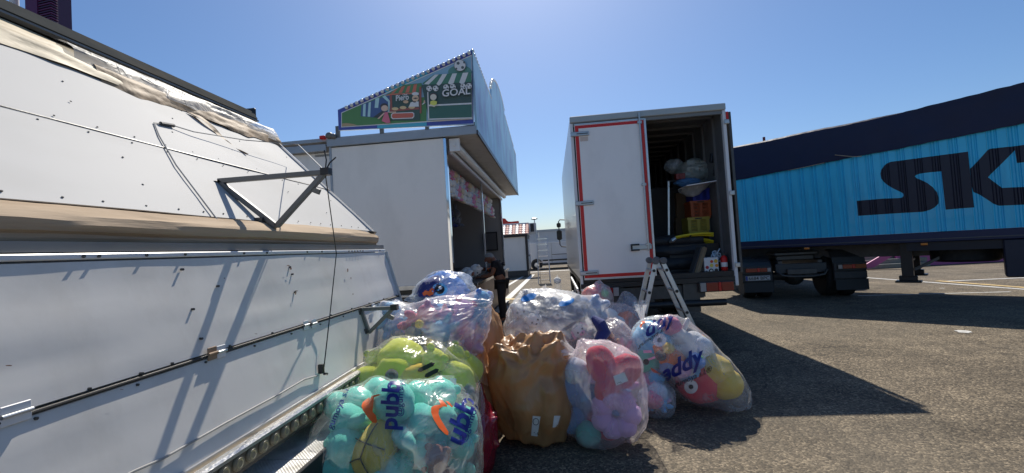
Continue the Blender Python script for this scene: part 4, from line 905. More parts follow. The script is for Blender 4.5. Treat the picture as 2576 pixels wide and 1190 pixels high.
# ribs and ceiling bows inside
for i in range(11):
    y = TY + 0.35 + i * 0.5
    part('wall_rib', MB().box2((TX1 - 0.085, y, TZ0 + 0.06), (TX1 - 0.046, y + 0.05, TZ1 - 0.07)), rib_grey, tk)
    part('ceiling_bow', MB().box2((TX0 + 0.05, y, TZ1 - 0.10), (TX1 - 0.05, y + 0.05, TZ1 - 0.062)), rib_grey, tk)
# below the floor
part('sill', MB().box2((TX0, TY - 0.03, 0.85), (TX1 - 0.06, TY + 0.06, TZ0 - 0.055)), black_plastic, tk)
part('underframe', MB().box2((TX0 + 0.5, TY + 0.1, 0.6), (TX0 + 0.7, 15.0, 0.93)).box2((TX1 - 0.7, TY + 0.1, 0.6), (TX1 - 0.5, 15.0, 0.93)), steel_dark, tk)
part('underrun_bar', MB().cyl((0.75, TY - 0.02, 0.535), (2.62, TY - 0.02, 0.535), 0.052, n=16), black_plastic, tk)
part('bar_mount', MB().box2((0.9, TY, 0.42), (1.05, TY + 0.2, 0.84)).box2((2.0, TY + 0.0, 0.40), (2.25, TY + 0.2, 0.84)).box2((0.85, TY + .05, .62), (2.35, TY + .3, .82)), steel_dark, tk)
red_lens = mat('red_lens', (0.25, 0.012, 0.012), 0.12, var=0.1, coat=0.6); amber = mat('amber_lens', (0.75, 0.22, 0.02), 0.15, var=0.05, coat=0.6); clear_lens = mat('clear_lens', (0.35, 0.35, 0.35), 0.12, var=0.1, coat=0.6)
bright_red = mat('red_reflector', (0.62, 0.03, 0.025), 0.25, var=0.05)
def lamp_cluster(x0, x1, y, z0, z1, parent, segs):
    tl_ = part('tail_light', MB().box2((x0 - 0.015, y, z0 - 0.012), (x1 + 0.015, y + 0.05, z1 + 0.012)), black_plastic, parent, bevel=0.006)
    tot = sum(s for s, _ in segs); x = x0
    for s, m in segs:
        x2 = x + (x1 - x0) * s / tot; part('lens', MB().box2((x + 0.003, y - 0.018, z0), (x2 - 0.003, y - 0.0005, z1)), m, tl_, bevel=0.004); x = x2
lamp_cluster(2.24, 2.74, TY - 0.06, 0.715, 0.85, tk, [(1, clear_lens), (2, red_lens), (0.5, bright_red), (2, red_lens)])
lamp_cluster(0.50, 1.0, TY - 0.06, 0.715, 0.85, tk, [(2, red_lens), (0.5, bright_red), (2, red_lens), (1, clear_lens)])
part('side_step_rail', MB().bar((0.36, 7.02, 0.83), (0.36, 9.4, 0.86), 0.025, 0.05), alu, tk)
part('side_guard', MB().bar((0.37, 7.05, 0.80), (0.37, 7.05, 0.45), 0.02, 0.03).bar((0.37, 8.2, 0.82), (0.37, 8.2, 0.45), 0.02, 0.03).bar((0.37, 7.05, 0.55), (0.37, 9.4, 0.55), 0.02, 0.08), white_paint, tk)
def truck_wheel(x, y, r, w_, parent, side):
    wh = part('wheel', MB().lathe((x, y, r), (1, 0, 0), [(r * 0.55, -w_ / 2), (r * 0.93, -w_ / 2), (r, -w_ / 2 + 0.03), (r, w_ / 2 - 0.03), (r * 0.93, w_ / 2), (r * 0.55, w_ / 2)], 28), tyre_rubber, parent)
    part('rim', MB().lathe((x, y, r), (side, 0, 0), [(0.05, w_ / 2 - 0.1), (r * 0.3, w_ / 2 - 0.08), (r * 0.5, w_ / 2 - 0.02), (r * 0.56, w_ / 2)], 20), grey_steel, wh)
for x, s_ in ((0.62, -1), (0.92, -1), (2.33, 1), (2.63, 1)): truck_wheel(x, 9.6, 0.46, 0.26, tk, s_)
for x, s_ in ((0.66, -1), (2.58, 1)): truck_wheel(x, 14.0, 0.46, 0.28, tk, s_)
part('axle', MB().cyl((0.6, 9.6, 0.46), (2.65, 9.6, 0.46), 0.09).ball((1.6, 9.6, 0.46), 0.22), steel_dark, tk)
part('mudflap', MB().box2((0.5, 10.2, 0.2), (1.05, 10.22, 0.8)).box2((2.2, 10.2, 0.2), (2.75, 10.22, 0.8)), black_rubber, tk)
part('cab', MB().prism([(0.5, 13.15, 0.7), (0.5, 15.1, 0.7), (0.5, 15.15, 1.5), (0.5, 14.85, 2.6), (0.5, 14.4, 2.75), (0.5, 13.15, 2.75)], (2.25, 0, 0)), truck_white, tk, bevel=0.04, seg=2)
part('windscreen', MB().prism([(0.62, 15.135, 1.62), (0.62, 14.885, 2.5), (2.63, 14.885, 2.5), (2.63, 15.135, 1.62)], (0, 0.02, 0.005)), MATS['dark_glass'], tk)
part('cab_window', MB().box2((0.485, 13.6, 1.7), (0.499, 14.7, 2.4)), MATS['dark_glass'], tk)
ma = part('mirror_arm', MB().tube([(0.5, 14.3, 2.42), (0.30, 14.3, 2.44), (0.25, 14.3, 2.38), (0.25, 14.3, 1.62), (0.30, 14.3, 1.55), (0.5, 14.3, 1.52)], 0.018, 8), black_plastic, tk)
part('mirror', MB().box((0.25, 14.27, 2.26), (0.14, 0.06, 0.15)), black_plastic, ma, bevel=0.02, seg=2)
part('mirror', MB().box((0.25, 14.27, 1.93), (0.17, 0.07, 0.32)), black_plastic, ma, bevel=0.025, seg=2)

# ---------------- things inside the box
cz = crop(2500, 600, 0.4624)
def inb(u, v, y): return ony(*cz(u, v), y)
def crate(px0, px1, y, m, label, slats, logo=False):
    a = inb(*px0, y); b = inb(*px1, y); w_ = b.x - a.x; h_ = a.z - b.z; d = 0.36; x0, x1, z0, z1 = a.x, b.x, b.z, a.z
    t = thing('plastic_crate', label, 'crate', ((x0 + x1) / 2, y + d / 2, z0)); e = 0.022
    part('rim', MB().box2((x0 - .008, y - .008, z1 - 0.045), (x1 + .008, y + e, z1)).box2((x0 - .008, y + d - e, z1 - 0.045), (x1 + .008, y + d, z1)).box2((x0 - .008, y + e, z1 - .045), (x0 + e, y + d - e, z1)).box2((x1 - e, y + e, z1 - .045), (x1 + .008, y + d - e, z1)), m, t)
    part('base', MB().box2((x0 + 0.01, y + 0.01, z0), (x1 - 0.01, y + d - 0.01, z0 + 0.04)), m, t)
    mb = MB()
    for xx in (x0, x1 - 0.05): mb.box2((xx, y, z0 + 0.0405), (xx + 0.05, y + d, z1 - 0.0455))
    mb.box2(((x0 + x1) / 2 - 0.025, y, z0 + .0405), ((x0 + x1) / 2 + 0.025, y + 0.02, z1 - .0455))
    part('side', mb, m, t)
    for half in (0, 1):
        xa = x0 + 0.05 if half == 0 else (x0 + x1) / 2 + 0.025; xb = (x0 + x1) / 2 - 0.025 if half == 0 else x1 - 0.05
        n = slats
        for i in range(n):
            xm = xa + (xb - xa) * (i + 0.5) / n
            part('slat', MB().box2((xm - (xb - xa) / n * 0.22, y + 0.002, z0 + 0.0405), (xm + (xb - xa) / n * 0.22, y + 0.016, z1 - 0.0455)), m, t)
        for i in range(3):
            zm = z0 + 0.04 + (z1 - z0 - 0.085) * (i + 1) / 4
            part('cross_slat', MB().box2((xa, y + 0.0165, zm - 0.012), (xb, y + 0.024, zm + 0.012)), m, t)
    part('handle_hole', MB().box2(((x0 + x1) / 2 - 0.06, y - 0.0095, z1 - 0.034), ((x0 + x1) / 2 + 0.06, y - 0.0085, z1 - 0.014)), black_plastic, t)
    return t
YC = 7.75
crate_y = mat('crate_yellow', srgb(176, 158, 62), 0.5, var=0.15); crate_o = mat('crate_orange', srgb(165, 80, 38), 0.5, var=0.15); crate_b = mat('crate_blue', srgb(30, 46, 150), 0.5, var=0.15)
crate((402, 542), (592, 664), YC, crate_y, 'yellow slatted plastic crate in the truck above the hose', 5)
crate((425, 402), (606, 540), YC, crate_o, 'orange plastic crate stacked between the yellow and blue crates', 4)
crate((440, 300), (592, 400), YC + 0.02, crate_b, 'blue plastic crate on top of the stack in the truck', 6)
# pile under: dark tyre-like bundles, hose, board, cartons
a = inb(300, 745, 7.6); bx_ = thing('dark_bundle', 'dark rolled tarpaulin bundle on the truck floor under the hose', 'bundle', (2.0, 7.6, 1.01))
dark_cloth = mat('dark_tarp', (0.018, 0.02, 0.024), 0.6, var=0.4, vscale=4, bump=0.5, bscale=6, dist=0.03)
for i, (z, r_) in enumerate(((1.14, 0.13), (1.36, 0.125), (1.53, 0.10))):
    mb = MB(); g = []
    for j in range(25):
        x = 1.62 + 0.95 * j / 24 - 0.02 * i; row = []
        for k in range(17):
            an = 2 * math.pi * k / 16; q = r_ * (1 + 0.10 * noise.noise(Vector((x * 4, math.cos(an) * 1.5, math.sin(an) * 1.5 + i))))
            row.append(Vector((x, 7.55 + 0.02 * i + q * 1.2 * math.cos(an), z + q * math.sin(an))))
        g.append(row)
    mb.sheet(g); mb.add(g[0], [tuple(range(17))]); mb.add(g[-1], [tuple(range(17))])
    part('fold', mb, dark_cloth, bx_)
part('filler', MB().box2((1.62, 7.5, 1.011), (2.5, 8.2, 1.6)), dark_cloth, bx_)
hs = thing('hose_coil', 'coil of yellow hose lying on the dark bundle in the truck', 'hose', (2.05, 7.62, 1.62))
hose_y = mat('yellow_hose', srgb(214, 196, 40), 0.35, var=0.1)
hp = []
rgh = random.Random(4)
for lap in range(5):
    pts = []
    for j in range(21):
        t = j / 20; xx = 1.83 + 0.62 * t + 0.03 * rgh.random(); 
        q = inb(300 + 320 * t, 715 - 28 * math.sin(math.pi * (t * 0.6 + 0.1)) + lap * 7 + 12 * lap * t * t - 18 * t * (1 if lap < 2 else -0.6), 7.42 + 0.05 * lap)
        pts.append(q)
    part('hose_loop', MB().tube(pts, 0.019, 8), hose_y, hs)
part('tie', MB().tube([inb(410, 735, 7.38), inb(418, 705, 7.36), inb(432, 690, 7.42)], 0.012, 6), black_plastic, hs)
part('hose_fitting', MB().tube([inb(300, 715, 7.42), inb(270, 735, 7.42), inb(248, 750, 7.44)], [0.03, 0.04, 0.02], 10), galv, hs)
a = inb(540, 792, 7.2); b = inb(470, 1028, 7.06)
solo('wood_post', MB().bar(a, b, 0.085, 0.07), mat('old_wood', srgb(128, 112, 88), 0.75, var=0.25, stretch=(8, 8, 1), vscale=6, bump=0.4, bscale=12), 'weathered wooden post leaning inside the truck opening', 'post', bevel=0.008)
a = inb(500, 790, 7.22); b = inb(430, 1020, 7.08)
solo('plank', MB().bar(a, b, 0.09, 0.03), steel_dark, 'dark plank leaning behind the wooden post in the truck', 'plank', bevel=0.004)
# juice carton box
p0 = inb(540, 882, 7.1); p1 = inb(670, 1028, 7.1)
cb = thing('cardboard_box', 'white cardboard box printed with small fruit pictures on the truck sill', 'box', ((p0.x + p1.x) / 2, 7.2, 1.01))
part('carton', MB().box2((p0.x, 7.1, 1.012), (p1.x, 7.42, p0.z)), mat('white_card', (0.7, 0.7, 0.7), 0.6, var=0.03), cb, bevel=0.003)
def fruit(u, v, r_, c, sy=1.0):
    q = inb(u, v, 7.1); mb = MB(); n = 16
    mb.add([(q.x + r_ * math.cos(2 * math.pi * i / n), 7.0985, q.z + r_ * sy * math.sin(2 * math.pi * i / n)) for i in range(n)], [tuple(range(n))])
    part('fruit_print', mb, mat('print_fruit_%d_%d' % (c[0], c[1]), srgb(*c), 0.5, var=0.3, vscale=60), cb, smooth=False)
for u, v, r_, c in ((605, 912, .024, (210, 70, 40)), (640, 908, .03, (215, 170, 50)), (605, 945, .028, (220, 200, 90)), (648, 945, .026, (225, 140, 50)), (568, 962, .026, (170, 30, 50)), (562, 998, .018, (60, 60, 70)), (602, 990, .036, (50, 40, 35)), (645, 985, .028, (60, 50, 45))): fruit(u, v, r_, c)
q = inb(602, 990, 7.1); mb = MB(); mb.add([(q.x + .02 * math.cos(i * .4), 7.097, q.z + .02 * math.sin(i * .4)) for i in range(16)], [tuple(range(16))]); part('fruit_print', mb, mat('print_cream', (0.7, 0.68, 0.6), 0.5), cb, smooth=False)
q0 = inb(568, 1020, 7.1); mb = MB().box2((q0.x - 0.045, 7.098, q0.z - 0.007), (q0.x + 0.005, 7.0985, q0.z + 0.007)); part('small_print', mb, grey_steel, cb)
# fire extinguisher
q = inb(722, 1015, 7.12)
fe = thing('fire_extinguisher', 'red fire extinguisher standing at the right of the truck opening', 'fire extinguisher', (q.x, 7.14, 1.01))
part('cylinder', MB().lathe((q.x, 7.14, 1.012), (0, 0, 1), [(0.045, 0), (0.05, 0.01), (0.05, 0.19), (0.035, 0.225), (0.015, 0.24)], 18), red_paint, fe)
part('valve', MB().box((q.x, 7.14, 1.262), (0.04, 0.03, 0.03)).bar((q.x, 7.14, 1.28), (q.x + 0.05, 7.1, 1.29), 0.012, 0.01), black_plastic, fe)
part('label_band', MB().lathe((q.x, 7.14, 1.07), (0, 0, 1), [(0.0505, 0), (0.0508, 0.001), (0.0508, 0.07), (0.0505, 0.071)], 18), white_paint, fe)
# blue-white plastic bundle and straps
q = inb(655, 850, 7.16)
sb = thing('strap_bundle', 'pale blue bundle of straps above the fruit box', 'strap', (q.x, 7.16, q.z - .1))
rg2 = random.Random(9)
for i in range(5):
    c = Vector((q.x + 0.03 * rg2.uniform(-1, 1), 7.2, q.z - 0.03 + 0.05 * rg2.uniform(-1, 1)))
    part('strap_loop', MB().tube([c + Vector((0.07 * math.cos(t * .7 + i) * (0.6 + .2 * i / 5), 0.02 * math.sin(t * 1.3), 0.045 * math.sin(t * .7 + i))) for t in range(9)], 0.011, 6), mat('pale_strap', srgb(170, 190, 205), 0.4), sb)
part('strap_tail', MB().bar(q + Vector((-.02, 0, 0.0)), q + Vector((0.04, 0, 0.09)), 0.03, 0.012), MATS['pale_strap'], sb)
solo('dark_carton', MB().box2((1.95, 7.45, 1.012), (2.76, 7.5, 1.45)), mat('dark_board', (0.03, 0.028, 0.026), 0.6), 'dark board standing behind the fruit box in the truck', 'board')
# cartons at the back, tube frame, sheet with plastic wrapped goods
brown_card = mat('brown_card', srgb(140, 112, 82), 0.7, var=0.12)
for i, (u0, u1, v0, v1, y) in enumerate(((300, 400, 335, 545, 8.6), (300, 405, 580, 690, 8.55), (120, 215, 515, 700, 8.8), (300, 390, 545, 582, 8.62))):
    a = inb(u0, v0, y); b = inb(u1, v1, y)
    solo('stacked_carton', MB().box2((a.x, y, b.z), (b.x, y + 0.5, a.z)), brown_card if i != 2 else inner_grey, ('tall brown carton behind the crates in the truck', 'lower brown carton behind the yellow crate', 'grey carton deep in the truck beside the closed door', 'flat brown carton between the two stacked ones')[i], 'carton', bevel=0.006)
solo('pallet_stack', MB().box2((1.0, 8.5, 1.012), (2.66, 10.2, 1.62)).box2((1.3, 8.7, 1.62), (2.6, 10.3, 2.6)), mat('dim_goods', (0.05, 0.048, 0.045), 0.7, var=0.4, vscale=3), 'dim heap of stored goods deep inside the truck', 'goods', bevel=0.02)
solo('tube_frame', MB().bar(inb(240, 235, 7.9), inb(243, 750, 7.9), 0.03, 0.03).bar(inb(240, 235, 7.9), inb(330, 225, 8.3), 0.03, 0.03), alu, 'upright aluminium tube inside the truck beside the crates', 'tube')
wrap = film('grey_wrap', (0.75, 0.78, 0.8), 0.45, 0.35, 0.25, 0.8, 0.3, 10)
pn = thing('wrapped_panel', 'flat panel in clear wrap lying on the blue crate', 'panel', (inb(480, 270, 7.7).x, 7.8, inb(480, 300, 7.7).z))
a = inb(357, 288, 7.55); b = inb(600, 248, 7.55)
part('panel_edge', MB().bar(a, b, 0.5, 0.014), white_paint, pn)
mb = MB(); g = []
for i in range(11):
    row = []
    for j in range(15):
        t = j / 14; c = a.lerp(b, t); dp = 0.20 * math.sin(math.pi * min(1, t * 0.9 + 0.1)) ** 0.8
        k = i / 10; row.append(c + Vector((0, -0.02 + 0.3 * k, -dp * math.sin(math.pi * k) * 0.9 + 0.02 * noise.noise(Vector((t * 6, k * 5, 0))))))
    g.append(row)
part('hanging_wrap', mb.sheet(g), wrap, pn)
def crumple(c, r, sd):
    mb = MB().ball((0, 0, 0), 1.0, 40, 26)
    for i, p in enumerate(mb.v):
        k = 1 + 0.22 * noise.noise(p * 1.6 + Vector((sd, 0, 0))) + 0.10 * (1 - 3 * abs(noise.noise(p * 3.2 + Vector((0, sd, 0)))))
        mb.v[i] = Vector(c) + Vector((p.x * r[0], p.y * r[1], p.z * r[2])) * k
    return mb
solo('clear_bag', crumple((inb(470, 145, 7.9).x, 8.0, inb(470, 145, 7.9).z), (0.30, 0.25, 0.22), 3.1), film('dull_bag', (0.66, 0.72, 0.66), 0.5, 0.3, 0.3, 1.0, 0.3, 8), 'bulging clear plastic bag on top of the crates in the truck', 'bag')
solo('clear_bag', crumple((inb(290, 110, 8.2).x, 8.2, inb(290, 110, 8.2).z), (0.17, 0.15, 0.13), 6.4), wrap, 'small clear plastic bag beside the bulging one in the truck', 'bag')
a = inb(400, 240, 7.72)
solo('folded_bag', crumple(a, (0.2, 0.12, 0.07), 8.8), mat('pale_blue_bag', srgb(80, 120, 160), 0.4, var=0.3, vscale=10), 'folded blue plastic bag on the wrapped panel', 'bag')
a = inb(335, 195, 7.7)
solo('power_tool', MB().box(a, (0.16, 0.12, 0.1)).cyl(a + Vector((0, -0.061, 0)), a + Vector((0, -0.075, 0)), 0.035), [mat('tool_red', srgb(120, 35, 30), 0.4)], 'dark red tool case resting by the wrapped panel', 'tool', bevel=0.015)
a = inb(640, 45, 7.5)
wl = thing('work_lamp', 'black work lamp hanging on the inner truck wall', 'lamp', (2.72, 7.5, a.z - .1))
part('lamp_body', MB().box(a, (0.22, 0.06, 0.16), Euler((0, 0.2, 0.4)).to_matrix()), black_plastic, wl, bevel=0.01)
part('lamp_bracket', MB().tube([a + Vector((-.08, 0, .06)), a + Vector((0.05, 0.05, .15)), a + Vector((0.1, 0, 0))], 0.01, 6), black_plastic, wl)
part('cord', MB().tube([a + Vector((-0.03, 0, -.08)), a + Vector((-0.04, 0.02, -.2)), a + Vector((-0.04, 0, -.24))], 0.008, 6), black_plastic, wl)
part('plug', MB().box(a + Vector((-0.04, 0, -.26)), (0.04, 0.03, 0.05)), black_plastic, wl)

# ================================================================ FOLDING LADDER in front of the truck
ml = thing('folding_ladder', 'aluminium folding ladder standing open behind the plush bags', 'ladder', (1.4, 5.95, 0))
ap = ony(1650, 668, 5.95)
def ladder_half(ax, fx, nm, rungs):
    T1 = {}
    for y in (5.78, 6.13):
        top = Vector((ax, y, 1.255)); foot = Vector((fx, y + (0.03 if y > 6 else -0.03), 0.0))
        st = part('stile', MB().bar(top, foot, 0.026, 0.058, (1, 0, 0)), alu, ml, bevel=0.004)
        for z in rungs:
            t = (1.255 - z) / 1.255; c = top.lerp(foot, t)
            if y < 6: part('rung_end', MB().cyl(c + Vector((0, -0.016, 0)), c + Vector((0, -0.022, 0)), 0.02, n=12), black_plastic, st)
    for z in rungs:
        t = (1.255 - z) / 1.255; c = Vector((ax, 5.95, 1.255)).lerp(Vector((fx, 5.95, 0)), t)
        part('rung', MB().box(c, (0.028, 0.33, 0.03)), galv, ml, bevel=0.004)
    for y in (5.76, 6.13): part('foot', MB().box((fx, y, 0.012), (0.05, 0.05, 0.024)), black_rubber, ml, bevel=0.004)
ladder_half(ap.x - 0.045, ap.x - 0.40, 'l', (1.16, 0.88, 0.60, 0.32))
ladder_half(ap.x + 0.055, ap.x + 0.53, 'r', (1.16, 0.88, 0.60, 0.32))
for y in (5.76, 6.13):
    for dx in (-0.045, 0.055):
        part('hinge_joint', MB().cyl((ap.x + dx, y - 0.03, 1.285), (ap.x + dx, y + 0.03, 1.285), 0.044, n=18), mat('hinge_grey', (0.12, 0.12, 0.125), 0.45), ml, bevel=0.008)

# ================================================================ BLUE SEMI-TRAILER
PT = Vector((5.575, 10.508, 0)); SD = Vector((0.747, -0.664, 0)).normalized(); ND = Vector((-0.664, -0.747, 0)).normalized()   # along to the right, out to the camera
st_ = thing('semi_trailer', 'long blue ribbed semi-trailer with navy tarp top and big dark letters', 'trailer', tuple(PT + SD * 3 - ND * 1.2))
def sx_(px, py=660): return (onpl(px, py, PT, ND) - PT).dot(SD)
def tp(s, n, z): return PT + SD * s + ND * n + Vector((0, 0, z))
def tbox(s0, s1, n0, n1, z0, z1, mb=None):
    mb = mb or MB(); r_ = Matrix((SD, -ND, Vector((0, 0, 1)))).transposed()
    return mb.box(tp((s0 + s1) / 2, (n0 + n1) / 2, (z0 + z1) / 2), (abs(s1 - s0), abs(n1 - n0), abs(z1 - z0)), r_)
s_lo, s_hi = -2.3, 9.6
blue = mat('trailer_blue', (0.045, 0.62, 0.92), 0.35, var=0.07, vscale=2, dirt=srgb(40, 130, 175), dscale=(3, 3, 0.7), damt=0.35, coat=0.3)
navy = mat('trailer_navy', srgb(26, 36, 74), 0.45, var=0.12, vscale=2)
navy_tarp = mat('navy_tarp', srgb(20, 27, 62), 0.55, var=0.2, vscale=2.5, bump=0.35, bscale=3, dist=0.05)
letter_navy = mat('letter_navy', srgb(34, 34, 52), 0.45, var=0.12, vscale=3)
part('box_core', tbox(s_lo, s_hi, -0.03, -2.45, 1.39, 3.1), navy, st_)
# ribbed side: each pressed panel is a piece of its own
P_ = 0.245; n_p = int((s_hi - s_lo) / P_)
shared = None; pan = []
for i in range(n_p):
    s0 = s_lo + i * P_
    if shared is None:
        mb = MB(); prof = [(0, -0.03), (0, 0.0), (0.012, 0.0), (0.03, -0.022), (0.055, -0.022), (0.07, 0.0), (0.09, 0.0), (0.105, -0.022), (0.118, -0.022), (0.132, 0.0), (P_ - 0.002, 0.0), (P_ - 0.002, -0.03)]
        mb.prism([tp(s0 + a, b, 1.39) for a, b in prof], (0, 0, 1.83))
        shared = part('side_panel', mb, blue, st_, smooth=False); l0 = shared.location.copy()
        pan.append(shared)
    else:
        o = shared.copy(); COL.objects.link(o); o.location = l0 + SD * (i * P_); pan.append(o)
part('lower_rail', tbox(s_lo, s_hi, 0.02, -0.2, 1.2, 1.385), navy, st_, bevel=0.01)
part('rail_lip', tbox(s_lo, s_hi, 0.03, 0.021, 1.245, 1.265), mat('lip_grey', (0.08, 0.085, 0.1), 0.5), st_)
# tarpaulin over the top with an uneven lower hem
mb = MB(); g = []
for i in range(161):
    s = s_lo - 0.05 + (s_hi - s_lo + 0.1) * i / 160
    hem = 2.93 + 0.049 * (s + 1.27) + 0.02 * noise.noise(Vector((s * 1.3, 2, 0))) + 0.012 * noise.noise(Vector((s * 6, 2, 0)))
    top = 3.80 + 0.02 * noise.noise(Vector((s * 1.1, 5, 0))) + 0.008 * noise.noise(Vector((s * 6, 5, 0)))
    row = [tp(s, 0.035 + 0.02 * noise.noise(Vector((s * 2, z * 2.5, 0))) + 0.01 * noise.noise(Vector((s * 7, z * 3, 1))), z) for z in (hem, hem + 0.12, hem + 0.3, hem + 0.5, hem + 0.7, top - 0.04)]
    row += [tp(s, -0.02, top), tp(s, -1.25, top + 0.02), tp(s, -2.46, top), tp(s, -2.5, top - 0.05), tp(s, -2.5, hem)]
    g.append(row)
mb.sheet(g); mb.add(g[0], [tuple(range(11))]); mb.add(g[-1], [tuple(range(11))])
part('tarpaulin', mb, navy_tarp, st_)
part('tarp_pole', MB().cyl(tp(-0.6, -0.5, 3.7), tp(-0.6, -0.5, 3.98), 0.03), mat('red_pole', (0.25, 0.03, 0.03), 0.5), st_)
part('hem_rope', MB().tube([tp(0.9, 0.09, 3.16), tp(1.2, 0.10, 3.06), tp(1.35, 0.08, 3.04)], 0.008, 6).tube([tp(0.0, 0.06, 2.985), tp(0.4, 0.07, 3.005), tp(0.7, 0.06, 3.03)], 0.006, 6), tan_tarp, st_)
# big letters painted on the ribs, following the pressed profile
c8 = crop(2950, 550, 0.4076)
def bez(p, n=6):                                        # smooth closed-ish corner list: plain points pass through
    return p
S_poly = [(972, 576), (1060, 568), (1250, 553), (1370, 550), (1405, 545), (1424, 525), (1418, 505), (1390, 488), (1330, 460), (1270, 425), (1232, 395), (1208, 360), (1200, 315), (1208, 280), (1232, 242), (1265, 215), (1300, 202), (1480, 178), (1700, 148), (1900, 122), (2040, 104), (2056, 270), (2078, 460), (2100, 638), (1960, 648), (1826, 660), (1812, 540), (1800, 430), (1784, 292), (1690, 300), (1590, 312), (1545, 325), (1530, 340), (1545, 358), (1590, 376), (1650, 405), (1705, 448), (1742, 495), (1758, 545), (1756, 600), (1725, 635), (1680, 660), (1610, 680), (1500, 686), (1300, 698), (1120, 710), (985, 719)]
K_poly = [(2058, 268), (2090, 240), (2170, 155), (2225, 92), (2250, 76), (2330, 68), (2500, 50), (2700, 22), (2720, 190), (2600, 203), (2508, 212), (2500, 160), (2488, 90), (2440, 140), (2340, 240), (2262, 315), (2230, 350), (2290, 395), (2365, 452), (2480, 446), (2750, 436), (2762, 606), (2560, 612), (2335, 622), (2280, 600), (2220, 560), (2150, 515), (2092, 490), (2076, 440)]
def rib_n(s):
    a = (s - s_lo) % P_
    prof = [(0, 0.0), (0.012, 0.0), (0.03, -0.022), (0.055, -0.022), (0.07, 0.0), (0.09, 0.0), (0.105, -0.022), (0.118, -0.022), (0.132, 0.0), (P_, 0.0)]
    for (a0, n0), (a1, n1) in zip(prof, prof[1:]):
        if a <= a1: return n0 + (n1 - n0) * (a - a0) / max(1e-6, a1 - a0)
    return 0
for nm, poly in (('letter_s', S_poly), ('letter_k', K_poly)):
    sz = []
    for u, v in poly:
        q = onpl(*c8(u, v), PT, ND); sz.append(((q - PT).dot(SD), q.z))
    bm = bmesh.new(); bm.faces.new([bm.verts.new((s, z, 0)) for s, z in sz]); bmesh.ops.triangulate(bm, faces=bm.faces)
    smin = min(s for s, z in sz); smax = max(s for s, z in sz)
    k0 = math.floor((smin - s_lo) / P_)
    for k in range(k0, k0 + int((smax - smin) / P_) + 3):
        for a in (0.0, 0.012, 0.03, 0.055, 0.07, 0.09, 0.105, 0.118, 0.132):
            s = s_lo + k * P_ + a
            if smin < s < smax: bmesh.ops.bisect_plane(bm, geom=bm.verts[:] + bm.edges[:] + bm.faces[:], plane_co=(s, 0, 0), plane_no=(1, 0, 0), dist=1e-6)
    bm.verts.index_update(); mb = MB()
    mb.add([tp(v.co.x, rib_n(v.co.x) + 0.004, v.co.y) for v in bm.verts], [tuple(v.index for v in f.verts) for f in bm.faces]); bm.free()
    part('painted_letter', mb, letter_navy, st_, smooth=False)
# underside
part('main_beam', tbox(s_lo + .2, s_hi, -0.7, -0.85, 0.9, 1.2).box(tp(3.5, -1.7, 1.04), (11.5, 0.15, 0.33), Matrix((SD, -ND, Vector((0, 0, 1)))).transposed()), steel_dark, st_)
part('side_beam', tbox(1.9, 6.5, -0.05, -0.12, 1.03, 1.195), mat('under_navy', (0.012, 0.014, 0.025), 0.5), st_)
sl_ = sx_(2278, 700) + 0.02
for n in (-0.22, -1.9):
    lg = part('landing_leg', tbox(sl_ - 0.09, sl_ + 0.09, n, n - 0.17, 0.52, 1.2), black_plastic, st_)
    part('inner_leg', tbox(sl_ - 0.055, sl_ + 0.055, n - 0.03, n - 0.14, 0.42, 0.52), steel_dark, lg)
    part('foot', tbox(sl_ - 0.2, sl_ + 0.2, n + 0.06, n - 0.24, 0.385, 0.42).box(tp(sl_, n - 0.09, 0.47), (0.28, 0.14, 0.1), Matrix((SD, -ND, Vector((0, 0, 1)))).transposed()), black_plastic, lg, bevel=0.008)
part('leg_brace', MB().bar(tp(sl_ + 0.1, -0.35, 0.64), tp(sl_ + 0.9, -0.5, 1.14), 0.05, 0.05).bar(tp(sl_, -0.3, 0.78), tp(sl_, -2.0, 0.78), 0.04, 0.04), steel_dark, st_)
for s in (sx_(2030, 617), sx_(2325, 608)): part('marker_light', tbox(s - 0.05, s + 0.05, 0.045, -0.01, 1.14, 1.183), amber, st_, bevel=0.008)
sw = tp(sx_(2408) + 0.1, -0.75, 0.78)
spw = part('spare_wheel', MB().lathe(sw, (0, 0, 1), [(0.26, 0), (0.45, 0.0), (0.50, 0.04), (0.50, 0.24), (0.45, 0.28), (0.26, 0.28)], 32), tyre_rubber, st_)
part('carrier', MB().bar(sw + Vector((-.5, 0, .31)), sw + Vector((.5, 0, .31)), .06, .04).cyl(sw + Vector((0, 0, .2)), sw + Vector((0, 0, .45)), .04), steel_dark, spw)
st0 = sx_(2528)
part('tool_box', tbox(st0, st0 + 1.7, 0.0, -0.5, 0.52, 1.195), mat('navy_box', (0.02, 0.024, 0.045), 0.5, var=0.2), st_, bevel=0.02)
for i in range(3):
    for n in (-0.2, -2.25):
        c = tp(6.6 + i * 1.3, n, 0.5)
        part('wheel', MB().lathe(c + ND * 0.16, -ND, [(0.26, 0), (0.46, 0), (0.5, 0.04), (0.5, 0.28), (0.46, 0.32), (0.26, 0.32)], 28), tyre_rubber, st_)

